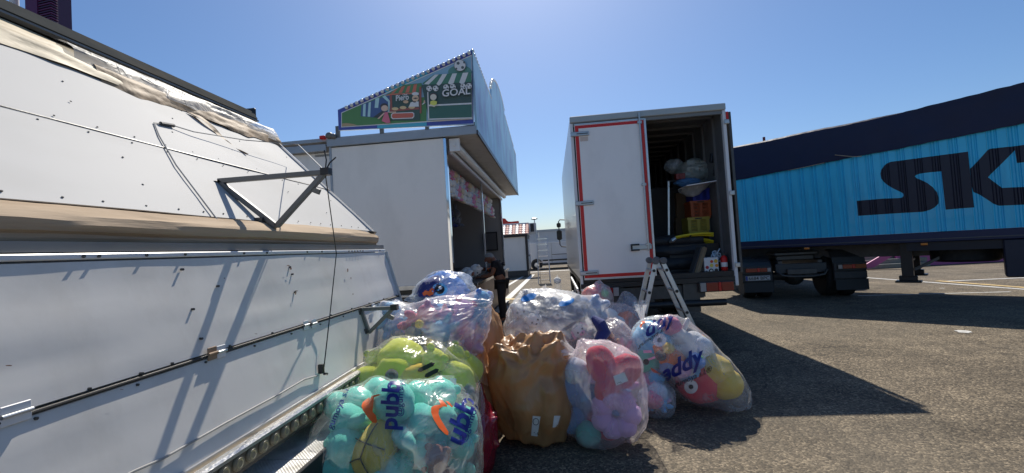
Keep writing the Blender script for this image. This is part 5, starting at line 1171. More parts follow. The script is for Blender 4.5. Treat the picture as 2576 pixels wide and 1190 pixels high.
# ================================================================ TRACTOR UNIT under the trailer nose
RA = math.atan2(-0.42, 2.2)
tr = thing('truck_tractor', 'dark tractor unit with mudguards and tail lights under the blue trailer', 'truck', (5.68, 10.5, 0), RA)
grd = mat('mudguard_grey', (0.035, 0.037, 0.04), 0.5, var=0.2, dirt=(0.1, 0.09, 0.08), damt=0.4, dscale=(6, 6, 6)); flap = mat('mudflap', (0.03, 0.031, 0.033), 0.6, var=0.2)
def lpart(name, mb, m, par=tr, **k): return part(name, mb, m, par, local=True, **k)
for sx in (-1, 1):
    for off in (0.18, 0.52):
        x = sx * (1.20 - off) 
        wh = lpart('wheel', MB().lathe((x - 0.14, 0.62, 0.50), (1, 0, 0), [(0.28, 0), (0.46, 0), (0.5, 0.03), (0.5, 0.25), (0.46, 0.28), (0.28, 0.28)], 30), tyre_rubber)
        part('rim', MB().lathe((x, 0.62, 0.50), (sx, 0, 0), [(0.06, 0.02), (0.15, 0.04), (0.24, 0.11), (0.28, 0.142)], 20), grey_steel, wh)
    x0, x1 = (sx * 1.25, sx * 0.62)
    xa, xb = min(x0, x1), max(x0, x1)
    # mudguard: arch over the wheels
    mb = MB(); hi_ = 1.12 if sx > 0 else 1.06
    arc = [(0.02, 0.42), (0.0, 0.72), (0.05, 0.92), (0.2, hi_ - 0.04), (0.45, hi_), (0.8, hi_), (1.05, hi_ - 0.06), (1.2, 0.85)] if sx > 0 else [(0.02, 0.42), (0.0, 0.70), (0.03, 0.80), (0.12, 0.88), (0.45, hi_ - .1), (0.8, hi_ - .1), (1.05, hi_ - 0.16), (1.2, 0.75)]
    g = [[Vector((xx, y, z)) for y, z in arc] for xx in (xa, xb)]; mb.sheet(g)
    g2 = [[Vector((xx, y + 0.02, z - 0.02)) for y, z in arc] for xx in (xa, xb)]; mb.sheet(g2)
    for k in range(len(arc) - 1):
        for r_ in (0, 1): mb.add([g[r_][k], g[r_][k + 1], g2[r_][k + 1], g2[r_][k]], [(0, 1, 2, 3)])
    mg = lpart('mudguard', mb, grd, smooth=False)
    lpart('lamp_panel', MB().box2((xa, -0.035, 0.62), (xb, -0.002, 0.80)), grd, bevel=0.01)
    segs = [(1, clear_lens), (2.2, red_lens), (0.7, bright_red), (2.4, mat('orange_red_lens', (0.3, 0.06, 0.015), 0.15))] if sx > 0 else [(3.2, red_lens), (0.7, bright_red), (2, red_lens), (1, clear_lens)]
    tl_ = lpart('tail_light', MB().box2((xa + 0.06, -0.06, 0.655), (xb - 0.02, -0.036, 0.765)), black_plastic, bevel=0.005)
    tot = sum(s for s, _ in segs); xx = xa + 0.07; W = xb - xa - 0.10
    for s, m_ in segs:
        q = MB().box2((xx + .002, -0.075, 0.665), (xx + W * s / tot - .002, -0.0605, 0.755)); q.v = [ROOTM[tr.name] @ p for p in q.v]
        part('lens', q, m_, tl_, bevel=0.003); xx += W * s / tot
    lpart('bumper_panel', MB().box2((xa, -0.03, 0.44), (xb, -0.004, 0.60)), grd, bevel=0.008)
    lpart('mud_flap', MB().box2((xa + 0.02, -0.02, 0.18), (xb + 0.02, -0.005, 0.425)), flap, bevel=0.006)
# number plate on the left guard
npx0, npx1 = -1.19, -0.67
npm = mat('plate_white', (0.5, 0.5, 0.5), 0.45, var=0.08)
pl = lpart('number_plate', MB().box2((npx0, -0.045, 0.465), (npx1, -0.031, 0.575)), npm, bevel=0.004)
q = MB().box2((npx0 + .004, -0.0465, 0.469), (npx0 + .045, -0.0455, 0.571)); q.v = [ROOTM[tr.name] @ p for p in q.v]
part('blue_band', q, mat('plate_blue', (0.02, 0.05, 0.3), 0.4), pl)
vs_, fs_ = text_mesh('6684 BPC', 0.115, 0.001); x1_ = max(p[0] for p in vs_); kx = 0.44 / x1_
q = MB().add([ROOTM[tr.name] @ Vector((npx0 + 0.06 + p[0] * kx, -0.0468, 0.483 + p[1] * 0.95)) for p in vs_], fs_)
part('plate_lettering', q, black_plastic, pl, smooth=False)
lpart('frame_rail', MB().box2((-0.45, 0.1, 0.62), (-0.36, 5.6, 0.88)).box2((0.36, 0.1, 0.62), (0.45, 5.6, 0.88)), steel_dark)
lpart('cross_member', MB().box2((-0.52, 0.06, 0.60), (0.52, 0.14, 0.82)), mat('grimy_steel', (0.06, 0.065, 0.07), 0.5, 0.4, var=0.3), bevel=0.01)
lpart('tow_bracket', MB().tube([(-0.5, 0.0, 0.66), (-0.42, -0.06, 0.56), (-0.2, -0.08, 0.53), (0.2, -0.08, 0.53), (0.42, -0.06, 0.56), (0.5, 0, 0.66)], 0.025, 8), steel_dark)
lpart('tow_coupling', MB().box2((-0.3, -0.01, 0.57), (0.3, 0.05, 0.70)), steel_dark, bevel=0.01)
lpart('fifth_wheel', MB().box2((-0.45, 0.3, 1.0), (0.45, 1.2, 1.08)).box2((-0.4, 0.4, 0.88), (0.4, 1.1, 1.0)), steel_dark, bevel=0.02)
lpart('axle', MB().cyl((-1.0, 0.62, 0.5), (1.0, 0.62, 0.5), 0.1).ball((0, 0.62, 0.5), 0.24), steel_dark)
lpart('air_lines', MB().tube([(-0.2, 1.5, 1.0), (-0.3, 1.2, 1.12), (-0.1, 0.9, 1.13), (0.15, 0.5, 1.12)], 0.02, 6).tube([(0.3, 1.5, 1.0), (0.2, 1.1, 1.1), (0.3, 0.6, 1.1)], 0.02, 6), grey_steel)
lpart('fuel_tank', MB().box2((0.6, 1.7, 0.45), (1.2, 3.0, 1.0)).box2((-1.2, 1.7, 0.45), (-0.6, 3.0, 1.0)), grd, bevel=0.05, seg=2)
lpart('cab', MB().box2((-1.22, 3.7, 0.6), (1.22, 5.8, 3.1)), navy, bevel=0.12, seg=2)
lpart('cab_window', MB().box2((-0.9, 3.685, 2.1), (0.9, 3.698, 2.7)), MATS['dark_glass'])
for sx in (-1, 1): lpart('wheel', MB().lathe((sx * 1.02 - 0.15, 4.9, 0.5), (1, 0, 0), [(0.28, 0), (0.46, 0), (0.5, 0.03), (0.5, 0.27), (0.46, 0.3), (0.28, 0.3)], 28), tyre_rubber)

# ================================================================ FAIR RIDES seen under the trailer
pink_m = mat('ride_pink', srgb(190, 92, 150), 0.45, var=0.12); grn = mat('ride_green', srgb(96, 176, 50), 0.5, var=0.1); yel = mat('ride_yellow', srgb(214, 196, 40), 0.5, var=0.1)
gb = thing('ride_cabin', 'green and yellow ride cabin seen under the trailer behind the right mudguard', 'ride', (11.2, 17.6, 0))
a = onz(2085, 690, 0.0)
part('green_wall', MB().prism([ony(x, y, 17.5) for x, y in [(2050, 600), (2103, 600), (2103, 640), (2055, 645)]], (0, 0.8, 0)), grn, gb)
part('yellow_skirt', MB().prism([ony(x, y, 17.48) for x, y in [(2060, 643), (2098, 640), (2078, 662), (2060, 665)]], (0, 0.5, 0)), yel, gb)
part('foot_box', MB().prism([ony(x, y, 17.6) for x, y in [(2050, 660), (2080, 660), (2080, 688), (2050, 690)]], (0, 0.6, 0)), grey_steel, gb)
sr = thing('ride_stairs', 'grey tread plate stairs with pink side boards under the trailer', 'stairs', (13, 17.6, 0))
for i in range(6):
    y = 17.1 + i * 0.26; z = 0.16 * (i + 1); x0 = 11.1 + 0.12 * i
    part('stair_tread', MB().box2((x0, y, z - 0.16), (x0 + 2.6, y + 0.3, z)), mat('tread_grey', (0.2, 0.22, 0.2), 0.5, 0.4, var=0.3, vscale=12), sr, bevel=0.008)
pts = [ony(x, y, 16.9) for x, y in [(2174, 668), (2222, 640), (2262, 617), (2262, 634), (2200, 672), (2176, 676)]]
part('side_board', MB().prism(pts, (0, 0.06, 0)), pink_m, sr)
rb = thing('ride_platform', 'pink ride platform edge with row of white lamps behind the trailer legs', 'ride', (16, 17.5, 0))
a = ony(2262, 630, 17.5); b = ony(2540, 615, 17.5)
part('fascia', MB().prism([ony(x, y, 17.5) for x, y in [(2255, 622), (2560, 622), (2560, 674), (2255, 665)]], (0, 0.1, 0)), pink_m, rb)
part('deck', MB().box2((a.x, 17.6, 0.75), (b.x + 4, 20.5, 0.82)), grey_steel, rb)
for i in range(16):
    q = ony(2268 + i * 18, 632 - i * 0.2, 17.46); part('lamp', MB().ball(q, (0.06, 0.05, 0.06), 10, 6), white_paint, rb)
for i in range(4):
    x = a.x + i * 1.6; part('leg', MB().box2((x, 17.65, 0), (x + 0.08, 17.73, 0.74)), steel_dark, rb)
wc = thing('white_caravan', 'bright white caravan with small windows far behind the ride stairs', 'caravan', (17, 26, 0))
part('shell', MB().box2((14.0, 26, 0.5), (20.5, 28.2, 2.7)), white_paint, wc, bevel=0.15, seg=2)
for i in range(5): part('window', MB().box2((14.5 + i * 1.2, 25.98, 1.35), (15.3 + i * 1.2, 25.995, 1.95)), MATS['dark_glass'], wc)
for x in (16.2, 18.4): part('wheel', MB().lathe((x, 26.1, 0.35), (0, 1, 0), [(0.2, 0), (0.33, 0), (0.35, 0.03), (0.35, 0.2), (0.2, 0.22)], 22), tyre_rubber, wc)
# row of far stalls to close the horizon
fs2 = random.Random(21)
for i, (x, y, w_, h_, c, lab) in enumerate(((24, 30, 7, 3.2, (206, 206, 206), 'pale stall block far right behind the blue trailer'), (9.5, 44, 9, 3.4, (190, 195, 205), 'pale grey shed far behind the box truck'), (33, 24, 6, 3.0, (150, 90, 130), 'mauve ride booth far right beyond the trailer'), (-14, 42, 8, 3.3, (200, 200, 198), 'white shed far left behind the prize booth'))):
    t = thing('far_stall', lab, 'stall', (x + w_ / 2, y, 0)); m_ = mat('stall_paint%d' % i, srgb(*c), 0.6, var=0.08)
    part('wall', MB().box2((x, y, 0), (x + w_, y + 3, h_ - 0.3)), m_, t); part('roof', MB().prism([(x - .2, y - .2, h_ - .298), (x - .2, y + 3.2, h_ - .298), (x - .2, y + 1.5, h_ + .3)], (w_ + .4, 0, 0)), grey_steel, t)
    part('door', MB().box2((x + 0.8, y - 0.03, 0.02), (x + 1.7, y - 0.002, 2.05)), MATS['dark_board'], t)
# ================================================================ BAGS OF PLUSH TOYS
def ico(level):
    bm = bmesh.new(); bmesh.ops.create_icosphere(bm, subdivisions=level, radius=1.0)
    bm.verts.index_update()
    v = np.array([p.co[:] for p in bm.verts]); f = [tuple(q.index for q in p.verts) for p in bm.faces]; bm.free(); return v, f
ICO = {k: ico(k) for k in (5, 6)}

def bag_verts(level, c, r, seed, pw=2.2, knot=(0, 0, 1), neck=0.10, lump_a=0.07, fold=0.03, crease=0.025, cfreq=2.6, tilt=(0, 0, 0), squash=0.85, sag=0.0, taper=0.0, topc=0.0, dent=0.0, rtaper=0.0, ltaper=0.0):
    """A stuffed sack: rounded box of half sizes r, lumps, folds running to the knot, sharp creases."""
    v, f = ICO[level]; kn = Vector(knot).normalized(); a1 = kn.orthogonal().normalized(); a2 = kn.cross(a1)
    R3 = Euler(tilt).to_matrix(); out = []; sd = Vector((seed * 1.37, seed * 0.71, seed * 2.11)); c = Vector(c)
    ml = min(r)
    for p in v:
        p = Vector(p)
        k = (abs(p.x) ** pw + abs(p.y) ** pw + abs(p.z) ** pw) ** (-1 / pw)
        ct = max(-1, min(1, p.dot(kn))); th = math.acos(ct); ph = math.atan2(p.dot(a2), p.dot(a1))
        q = p * k
        if q.z < -squash: q.z = -squash - (q.z + squash) * 0.1 * -1
        d = lump_a * noise.noise(p * 1.5 + sd) + lump_a * 0.6 * noise.noise(p * 3.1 + sd)
        cp = Vector((math.cos(ph) * 3.4, math.sin(ph) * 3.4, th * 0.9)) + sd
        near = math.exp(-(th / 0.75) ** 2)
        d += fold * (0.35 + 1.6 * near) * (1 - 2.6 * abs(noise.noise(cp))) 
        d += fold * 0.5 * (0.3 + near) * (1 - 2 * abs(noise.noise(cp * 2.3)))
        pj = p * cfreq + sd + Vector((noise.noise(p * 2 + sd), noise.noise(p * 2 - sd), 0)) * 0.6
        dd = noise.voronoi(Vector((pj.x, pj.y, pj.z * 0.7)))[0]
        d += crease * (0.9 * math.exp(-(dd[1] - dd[0]) / 0.12) - 0.25)
        pj2 = pj * 2.7 + sd; d2 = noise.voronoi(Vector((pj2.x, pj2.y, pj2.z * 0.6)))[0]
        d += crease * 0.4 * (math.exp(-(d2[1] - d2[0]) / 0.10) - 0.3)
        if topc:
            up = max(0, min(1, (p.z + 0.1) / 0.7)); 
            pk = Vector((p.x * 1.35, p.y * 1.35, p.z * 2.2)) + sd * 2
            d += topc * up * (1 - 3.2 * abs(noise.noise(pk))) + topc * 0.45 * up * (1 - 3 * abs(noise.noise(pk * 2.1)))
        q = q * (1 + d)
        if taper:
            f_ = 1 - taper * max(0, min(1, (p.z + 0.15) / 1.1)); q.x *= f_; q.y *= f_
        if neck:
            n = math.exp(-(th / 0.30) ** 2); q = q + kn * neck / ml * n * 1.2
            rad = q - kn * q.dot(kn); q = q - rad * 0.35 * n
        if rtaper:                                             # right flank slopes in towards the top
            hz = (q.z + 1) / 2; q.x = -1 + (q.x + 1) * (1 - rtaper * max(0, min(1.1, hz)))
        if ltaper:
            hz = (q.z + 1) / 2; q.x = 1 - (1 - q.x) * (1 - ltaper * max(0, 1 - 1.6 * hz))
        if dent and p.z > 0.35: q.z -= dent * min(1, (p.z - 0.35) / 0.55) ** 1.5 * (1 + 0.5 * noise.noise(p * 2.5 + sd))
        q.z -= sag * (1 - abs(p.z)) * (p.x ** 2 + p.y ** 2)
        out.append(c + R3 @ Vector((q.x * r[0], q.y * r[1], q.z * r[2])))
    return out, f

class Bag: pass
LAST = [None]
def finish():
    """Stretch the last bag's film over the toys packed in it, then lay its prints on it."""
    B = LAST[0]
    if B is None: return
    V = np.array([p[:] for p in B.verts]); c = np.array(B.c[:]); D = V - c; r0 = np.linalg.norm(D, axis=1); D /= r0[:, None]; need = np.zeros(len(V))
    for t in CUR:
        M = ROOTM[t.name]
        for ch in t.children:
            if ch.type != 'MESH' or len(ch.data.vertices) > 3000 or ch.data.name[:5] != 'plush': continue
            A = M @ Matrix.LocRotScale(ch.location, ch.rotation_euler, ch.scale * 1.07); Ai = np.array(A.inverted())
            o = Ai[:3, :3] @ c + Ai[:3, 3]; d = D @ Ai[:3, :3].T
            a = (d * d).sum(1); b = d @ o; k = o @ o - 1; disc = b * b - a * k
            tt_ = np.where(disc > 0, (-b + np.sqrt(np.maximum(disc, 0))) / a, 0); need = np.maximum(need, np.where(tt_ > 0, tt_ + 0.008, 0))
    raw = np.clip(need - r0, 0, 0.16); E = np.array([e for f in B.faces for e in ((f[0], f[1]), (f[1], f[2]), (f[2], f[0]))])
    deg = np.bincount(E[:, 0], minlength=len(V)).astype(float); inc = raw.copy()
    for _ in range(14):
        av = np.bincount(E[:, 0], weights=inc[E[:, 1]], minlength=len(V)) / deg; inc = np.maximum(raw, av * 0.995)
    for _ in range(3):
        av = np.bincount(E[:, 0], weights=inc[E[:, 1]], minlength=len(V)) / deg; inc = np.maximum(av, raw)
    V2 = c + D * (r0 + inc)[:, None]; V2[:, 2] = np.maximum(V2[:, 2], B.zb)
    B.verts = [Vector(p) for p in V2]; B.bvh = BVHTree.FromPolygons(B.verts, B.faces)
    M = ROOTM[B.film.name].inverted(); B.film.data.vertices.foreach_set('co', np.array([(M @ p)[:] for p in B.verts]).ravel()); B.film.data.update()
    for fn in B.prints: fn()
    CUR.clear(); LAST[0] = None
CUR.clear()
def bag(label, px, yd, zb, ztop_px, m, seed, level=5, depth=None, knot=(0, 0, 1), tail=0.0, name='plush_bag', cx=None, group=None, tilt=(0, 0, 0), zt=None, **k):
    """Bag fitted between two photo columns at distance yd, standing on height zb, top at a photo row."""
    finish()
    a = ony(px[0], ztop_px, yd); b = ony(px[1], ztop_px, yd)
    rx = (b.x - a.x) / 2; x = (a.x + b.x) / 2; z1 = zt if zt is not None else (a.z + b.z) / 2; rz = (z1 - zb) / 2
    ry = depth or rx * 0.9
    B = Bag(); B.c = Vector((x, yd, zb + rz)); B.r = (rx, ry, rz); B.label = label
    sq = k.pop('squash', 0.85)
    B.c.z = zb + (z1 - zb) * sq / (1 + sq); rz = (z1 - zb) / (1 + sq); B.r = (rx, ry, rz)
    vs_, f = bag_verts(level, B.c, (rx, ry, rz), seed, knot=knot, tilt=tilt, squash=sq, **k)
    mz = min(p.z for p in vs_)
    xz = max(p.z for p in vs_); xa = min(p.x for p in vs_); xb = max(p.x for p in vs_)
    kx_ = 2 * rx / (xb - xa) ; kz_ = (z1 - zb) / (xz - mz)
    vs_ = [Vector((x + (p.x - (xa + xb) / 2) * kx_, p.y, zb + (p.z - mz) * kz_)) for p in vs_]
    B.zb = zb; B.prints = []; LAST[0] = B
    B.root = thing(name, label, 'bag', (x, yd, zb), 0, group)
    mb = MB(); mb.v = vs_; mb.f = f; mb.mi = [0] * len(f)
    B.film = part('film', mb, m, B.root, ang=75); B.verts = vs_; B.faces = f
    B.bvh = BVHTree.FromPolygons(vs_, f)
    if tail:
        kd = (Euler(tilt).to_matrix() @ Vector(knot)).normalized(); hit = B.bvh.ray_cast(B.c + kd * 3, -kd)[0] or B.c
        add_tail(B, hit - kd * 0.03, kd, tail, m, seed)
    return B
def add_tail(B, base, d, L, m, seed, flare=0.55, name='tied_end'):
    """The gathered loose end of a sack above its knot: a pleated, flaring collar."""
    d = Vector(d).normalized(); x = d.orthogonal().normalized(); y = d.cross(x); mb = MB(); g = []
    for j in range(11):
        t = j / 10; row = []
        for i in range(37):
            an = 2 * math.pi * i / 36
            w_ = (0.022 + L * flare * t ** 1.4) * (1 + (0.25 + 0.5 * t) * math.sin(an * 7 + seed) * 0.6 + 0.5 * t * noise.noise(Vector((math.cos(an) * 2, math.sin(an) * 2, seed + t))))
            row.append(base + d * (L * t * (1 + 0.3 * noise.noise(Vector((math.cos(an) * 1.5, math.sin(an) * 1.5, seed))) * t)) + (x * math.cos(an) + y * math.sin(an) * 0.6) * w_)
        g.append(row)
    part(name, mb.sheet(g), m, B.root, ang=80)

def fill(B, palette, n, size, what, group, seed=1, kinds=('bear', 'rabbit', 'puppy'), inset=0.8, shell=True):
    """Pack soft toys against the film all round the bag."""
    rd = random.Random(seed); i = 0; g = math.pi * (3 - math.sqrt(5))
    for i in range(n):
        zc = 1 - 2 * (i + 0.5) / n; rr_ = math.sqrt(1 - zc * zc); an = i * g + seed
        dv = Vector((rr_ * math.cos(an), rr_ * math.sin(an), zc))
        p = B.bvh.ray_cast(B.c, dv)[0]
        if p is None: continue
        L = (p - B.c).length; s = size * rd.uniform(0.85, 1.15)
        q = B.c + dv * max(0.02, L - s * 0.66); q.z = max(q.z, B.zb + s * 0.42)
        c1, c2 = rd.choice(palette)
        kd = rd.choice(kinds)
        yaw = math.atan2(dv.x, -dv.y) + rd.uniform(-0.6, 0.6)
        toy(kd, what % CN.get(c1, c1), q, s, c1, c2, (rd.uniform(-0.7, 0.7), rd.uniform(-0.8, 0.8), yaw), group, face=rd.random() < 0.5)

def put(B, px, py, kind, label, size, c1, c2=None, rot=(0, 0, 0), sink=0.5, **k):
    """A particular toy just behind the film where the photo shows it."""
    d = Vector(ray(px, py)).normalized(); h = B.bvh.ray_cast(Vector(OC), d)[0]
    if h is None: h = B.c
    return toy(kind, label, h + d * size * sink * 1.2, size, c1, c2, rot, **k)

def on_film(*a, **k): a[0].prints.append(lambda: lay_print(*a, **k))
def lay_print(B, uv, faces, name, m, lift=0.004, maxedge=0.02, parent=None):
    """Lay a flat print (photo columns/rows) on the film surface, following its shape."""
    pts = []
    bm = bmesh.new(); vv = [bm.verts.new((u, v, 0)) for u, v in uv]
    for f in faces:
        try: bm.faces.new([vv[i] for i in f])
        except ValueError: pass
    bmesh.ops.triangulate(bm, faces=bm.faces)
    for _ in range(3):
        es = [e for e in bm.edges if e.calc_length() > maxedge * 1000 / 2.7]
        if es: bmesh.ops.subdivide_edges(bm, edges=es, cuts=1); bmesh.ops.triangulate(bm, faces=bm.faces)
    bm.verts.index_update(); ok = {}
    for v in bm.verts:
        d = Vector(ray(v.co.x, v.co.y)).normalized(); h = B.bvh.ray_cast(Vector(OC), d)[0]
        ok[v.index] = None if h is None else h - d * lift
    mb = MB(); keep = [f for f in bm.faces if all(ok[v.index] is not None for v in f.verts)]
    ids = {}
    for f in keep:
        L = max((ok[f.verts[i].index] - ok[f.verts[i - 1].index]).length for i in range(3))
        if L > 0.09: continue
        for v in f.verts:
            if v.index not in ids: ids[v.index] = len(mb.v); mb.v.append(ok[v.index])
        mb.f.append(tuple(ids[v.index] for v in f.verts)); mb.mi.append(0)
    bm.free()
    if mb.f: return part(name, mb, m, B.root, ang=80)
def film_text(B, body, o, ex, ey, m, name='printed_lettering', bold=0.03):
    """Lettering from photo origin o, ex = one em along, ey = one em up (photo pixels)."""
    vs_, fs_ = text_mesh(body, 1.0, bold)
    on_film(B, [(o[0] + p[0] * ex[0] + p[1] * ey[0], o[1] + p[0] * ex[1] + p[1] * ey[1]) for p in vs_], fs_, name, m)
def film_poly(B, uv, m, name='printed_swoosh'): on_film(B, uv, [tuple(range(len(uv)))], name, m)

clear = film('clear_film', (0.97, 0.98, 0.98), 0.17, 0.40, 0.30, 0.42, 0.40, 9, gloss=0.045)
milky = film('milky_film', (0.94, 0.95, 0.96), 0.25, 0.6, 0.34, 0.45, 0.45, 8, gloss=0.04)
pinkish = film('pinkish_film', (0.95, 0.90, 0.93), 0.22, 0.45, 0.34, 0.45, 0.45, 8, gloss=0.04)
bluish = film('bluish_film', (0.88, 0.93, 0.97), 0.30, 0.5, 0.32, 0.5, 0.45, 8, gloss=0.04)
ochre = film('ochre_film', srgb(186, 142, 94), 0.965, 0.05, 0.42, 0.4, 0.28, 5, gloss=0.02)
ochre_dark = film('brown_film', srgb(186, 142, 96), 0.965, 0.05, 0.45, 0.4, 0.28, 5, gloss=0.02)
ink_blue = mat('ink_blue', srgb(25, 38, 120), 0.3, var=0.1); ink_orange = mat('ink_orange', srgb(226, 96, 24), 0.3, var=0.1)
paper = mat('paper_label', (0.7, 0.7, 0.68), 0.6, var=0.1, vscale=40); ink_black = mat('ink_black', (0.03, 0.03, 0.03), 0.5)

# ---- front left: mint turtles in a printed bag
front_film = film('front_film', (0.97, 0.98, 0.98), 0.09, 0.34, 0.28, 0.42, 0.40, 9, gloss=0.05)
B = bag('clear printed bag of mint green plush turtles nearest the camera', (796, 1202), 2.42, 0.0, 985, front_film, 1, 6, depth=0.40, neck=0.0, knot=(0.5, 0.6, 0.6), lump_a=0.05, fold=0.018, crease=0.018, cfreq=2.2, pw=3.0, zt=0.79)
for i, (px, py, k_, s, c1, c2, rt) in enumerate([(870, 1130, 'ball', 0.26, 'mint', 'mint', (0, 0, 0)), (875, 1060, 'ball', 0.20, 'mint', 'mint', (0, 0, 0)), 
        (1110, 1080, 'bear', 0.3, 'mint', 'mint', (0, 0.4, 0.3)), (1060, 1150, 'bear', 0.28, 'mint', 'mint', (0.3, -0.3, 0)), (1150, 1150, 'bear', 0.3, 'mint', 'mint', (0.1, 0.4, 0.4)),  (850, 1020, 'ball', 0.16, 'mint', 'mint', (0, 0, 0)), (900, 1020, 'ball', 0.22, 'mint', 'mint', (0, 0, 0)), (1000, 1010, 'ball', 0.24, 'mint', 'mint', (0, 0, 0)), (1060, 1060, 'ball', 0.2, 'mint', 'mint', (0, 0, 0)), (1050, 1000, 'ball', 0.2, 'mint', 'mint', (0, 0, 0)), (1160, 1060, 'ball', 0.2, 'mint', 'mint', (0, 0, 0)), (840, 1170, 'ball', 0.2, 'mint', 'mint', (0, 0, 0)), (1000, 1180, 'ball', 0.16, 'mint', 'mint', (0, 0, 0)), (950, 990, 'ball', 0.2, 'mint', 'mint', (0, 0, 0)), (1110, 990, 'ball', 0.2, 'mint', 'mint', (0, 0, 0)), (1100, 1020, 'bear', 0.32, 'mint', 'mint', (-0.5, 0.5, 0))]):
    put(B, px, py, k_, 'mint green plush turtle limb pressed against the nearest bag' if k_ == 'ball' else 'mint green plush turtle behind the film of the nearest bag', s, c1, c2, rt, group='mint plush turtles in the nearest bag', face=False, sink=0.55)
# the turtle whose yellow belly shows: head, belly plates, limbs
d = Vector(ray(948, 1120)).normalized(); h = B.bvh.ray_cast(Vector(OC), d)[0]
tt = thing('plush_turtle', 'mint plush turtle showing its yellow shell in the nearest bag', 'plush toy', tuple(h + d * 0.11), 0, None, (R(-30), R(8), R(-22)))
share('body', LUMPS[0], FUR['shell'], tt, (0, 0, -0.02), (0.115, 0.085, 0.14)); share('head', LUMPS[1], FUR['mint'], tt, (0.01, -0.01, 0.22), (0.115, 0.10, 0.10))
for q in (-1, 1):
    share('arm', LUMPS[2], FUR['mint'], tt, (0.16 * q, -0.02, 0.07), (0.08, 0.05, 0.045), (0, 0.4 * q, 0)); share('leg', LUMPS[2], FUR['mint'], tt, (0.11 * q, -0.02, -0.16), (0.055, 0.06, 0.07))
CUR.append(tt)
dk = mat('shell_line', (0.05, 0.05, 0.01), 0.8)
def seam(pts): 
    o = MB().tube([(x, -0.086 * math.sqrt(max(0.05, 1 - (x / 0.125) ** 2 - ((z + 0.02) / 0.16) ** 2)) - 0.004, z) for x, z in pts], 0.0035, 5); part('shell_seam', o, dk, tt, local=True)
def lerp_pts(a, b, n=6): return [(a[0] + (b[0] - a[0]) * i / n, a[1] + (b[1] - a[1]) * i / n) for i in range(n + 1)]
for a, b in (((0, 0.1), (0, -0.02)), ((0, -0.02), (0.0, -0.07)), ((-0.1, 0.0), (0, -0.0)), ((0, 0.0), (0.1, -0.0)), ((0, -0.07), (-0.08, -0.11)), ((0, -0.07), (0.06, -0.12))): seam(lerp_pts(a, b))
fill(B, [('mint', 'mint'), ('mint', 'teal'), ('teal', 'mint')], 16, 0.32, '%s green plush turtle packed round inside the nearest bag', 'mint plush turtles in the nearest bag', 3, kinds=('bear',), inset=0.7)
put(B, 1100, 1165, 'bear', 'brown plush toy low in the nearest bag among mint turtles', 0.26, 'brown', 'brown', (0.4, 0.2, 0), face=False)
put(B, 1010, 1170, 'bear', 'dark maroon plush toy between the turtles in the nearest bag', 0.26, 'brown', 'red', (0, 0, 0.6), face=False, sink=0.7)
cb2 = crop(1230, 1500, 0.2925)
film_poly(B, [cb2(u, v) for u, v in [(700, 195), (760, 155), (850, 135), (880, 145), (790, 180), (740, 240), (735, 300), (770, 370), (815, 420), (830, 490), (815, 520), (770, 515), (700, 440), (640, 350), (622, 290), (640, 240)]], ink_orange)
film_poly(B, [cb2(u, v) for u, v in [(1650, 205), (1700, 215), (1735, 250), (1770, 290), (1760, 305), (1710, 300), (1660, 330), (1650, 400), (1680, 470), (1735, 560), (1785, 640), (1778, 685), (1740, 670), (1660, 590), (1590, 480), (1552, 380), (1555, 310), (1600, 285), (1680, 275)]], ink_orange)
film_poly(B, [cb2(u, v) for u, v in [(1745, 225), (1790, 235), (1845, 305), (1825, 310), (1780, 270)]], ink_orange)
film_text(B, 'ubbe', tuple(cb2(1960, 850)), (24, -78), (-62, -32), ink_blue)
film_text(B, 'pubb', tuple(cb2(1090, 620)), (4, -62), (-62, -4), ink_blue)
film_text(B, '@gumoya s.l.', tuple(cb2(1995, 800)), (10, -26), (-22, -8), ink_blue, bold=0.01)
film_text(B, '@gumoya s.l.', tuple(cb2(1165, 440)), (1, -24), (-22, -1), ink_blue, bold=0.01)
film_text(B, 'gumoya s.l', tuple(cb2(230, 610)), (10, -24), (-20, -8), ink_blue, bold=0.01)
BA = B

# ---- yellow-green toys
B = bag('clear bag of yellow green striped plush toys behind the turtle bag', (884, 1212), 2.98, 0.0, 872, front_film, 2, 6, depth=0.40, knot=(0.25, 0.1, 1), tail=0.0, neck=0.03, lump_a=0.08, fold=0.022, crease=0.02, cfreq=2.4, pw=2.2, zt=0.97)
cy = crop(1200, 1000, 0.7126)
for i, (px, py, s, rt) in enumerate([(1000, 955, 0.42, (0.2, 0.7, 0.2)), (1085, 925, 0.42, (0.2, 0.6, -0.3)), (930, 965, 0.34, (0.2, -0.4, 0.3)), (1150, 960, 0.36, (0.2, 1.0, 0)), (1130, 910, 0.36, (-0.4, 0.8, 0)), (1010, 900, 0.4, (-0.8, 0.2, 0)), (1180, 930, 0.3, (0, 0.4, 1.0)), (945, 920, 0.3, (-0.6, 0, 0.6))]):
    put(B, px, py, ('cushion', 'bear', 'cushion')[i % 3], 'yellow green plush toy pressed to the film behind the turtle bag', s * 0.85, 'lime', 'lime', rt, sink=0.5, group='yellow green plush toys', face=False)
fill(B, [('lime', 'lime'), ('lime', 'yellow'), ('yellow', 'lime')], 14, 0.36, '%s plush toy packed deeper in the striped toys bag', 'yellow plush toys deeper in the bag', 5, kinds=('bear', 'cushion'))
stripe = mat('dark_stripe', (0.03, 0.028, 0.02), 0.9)
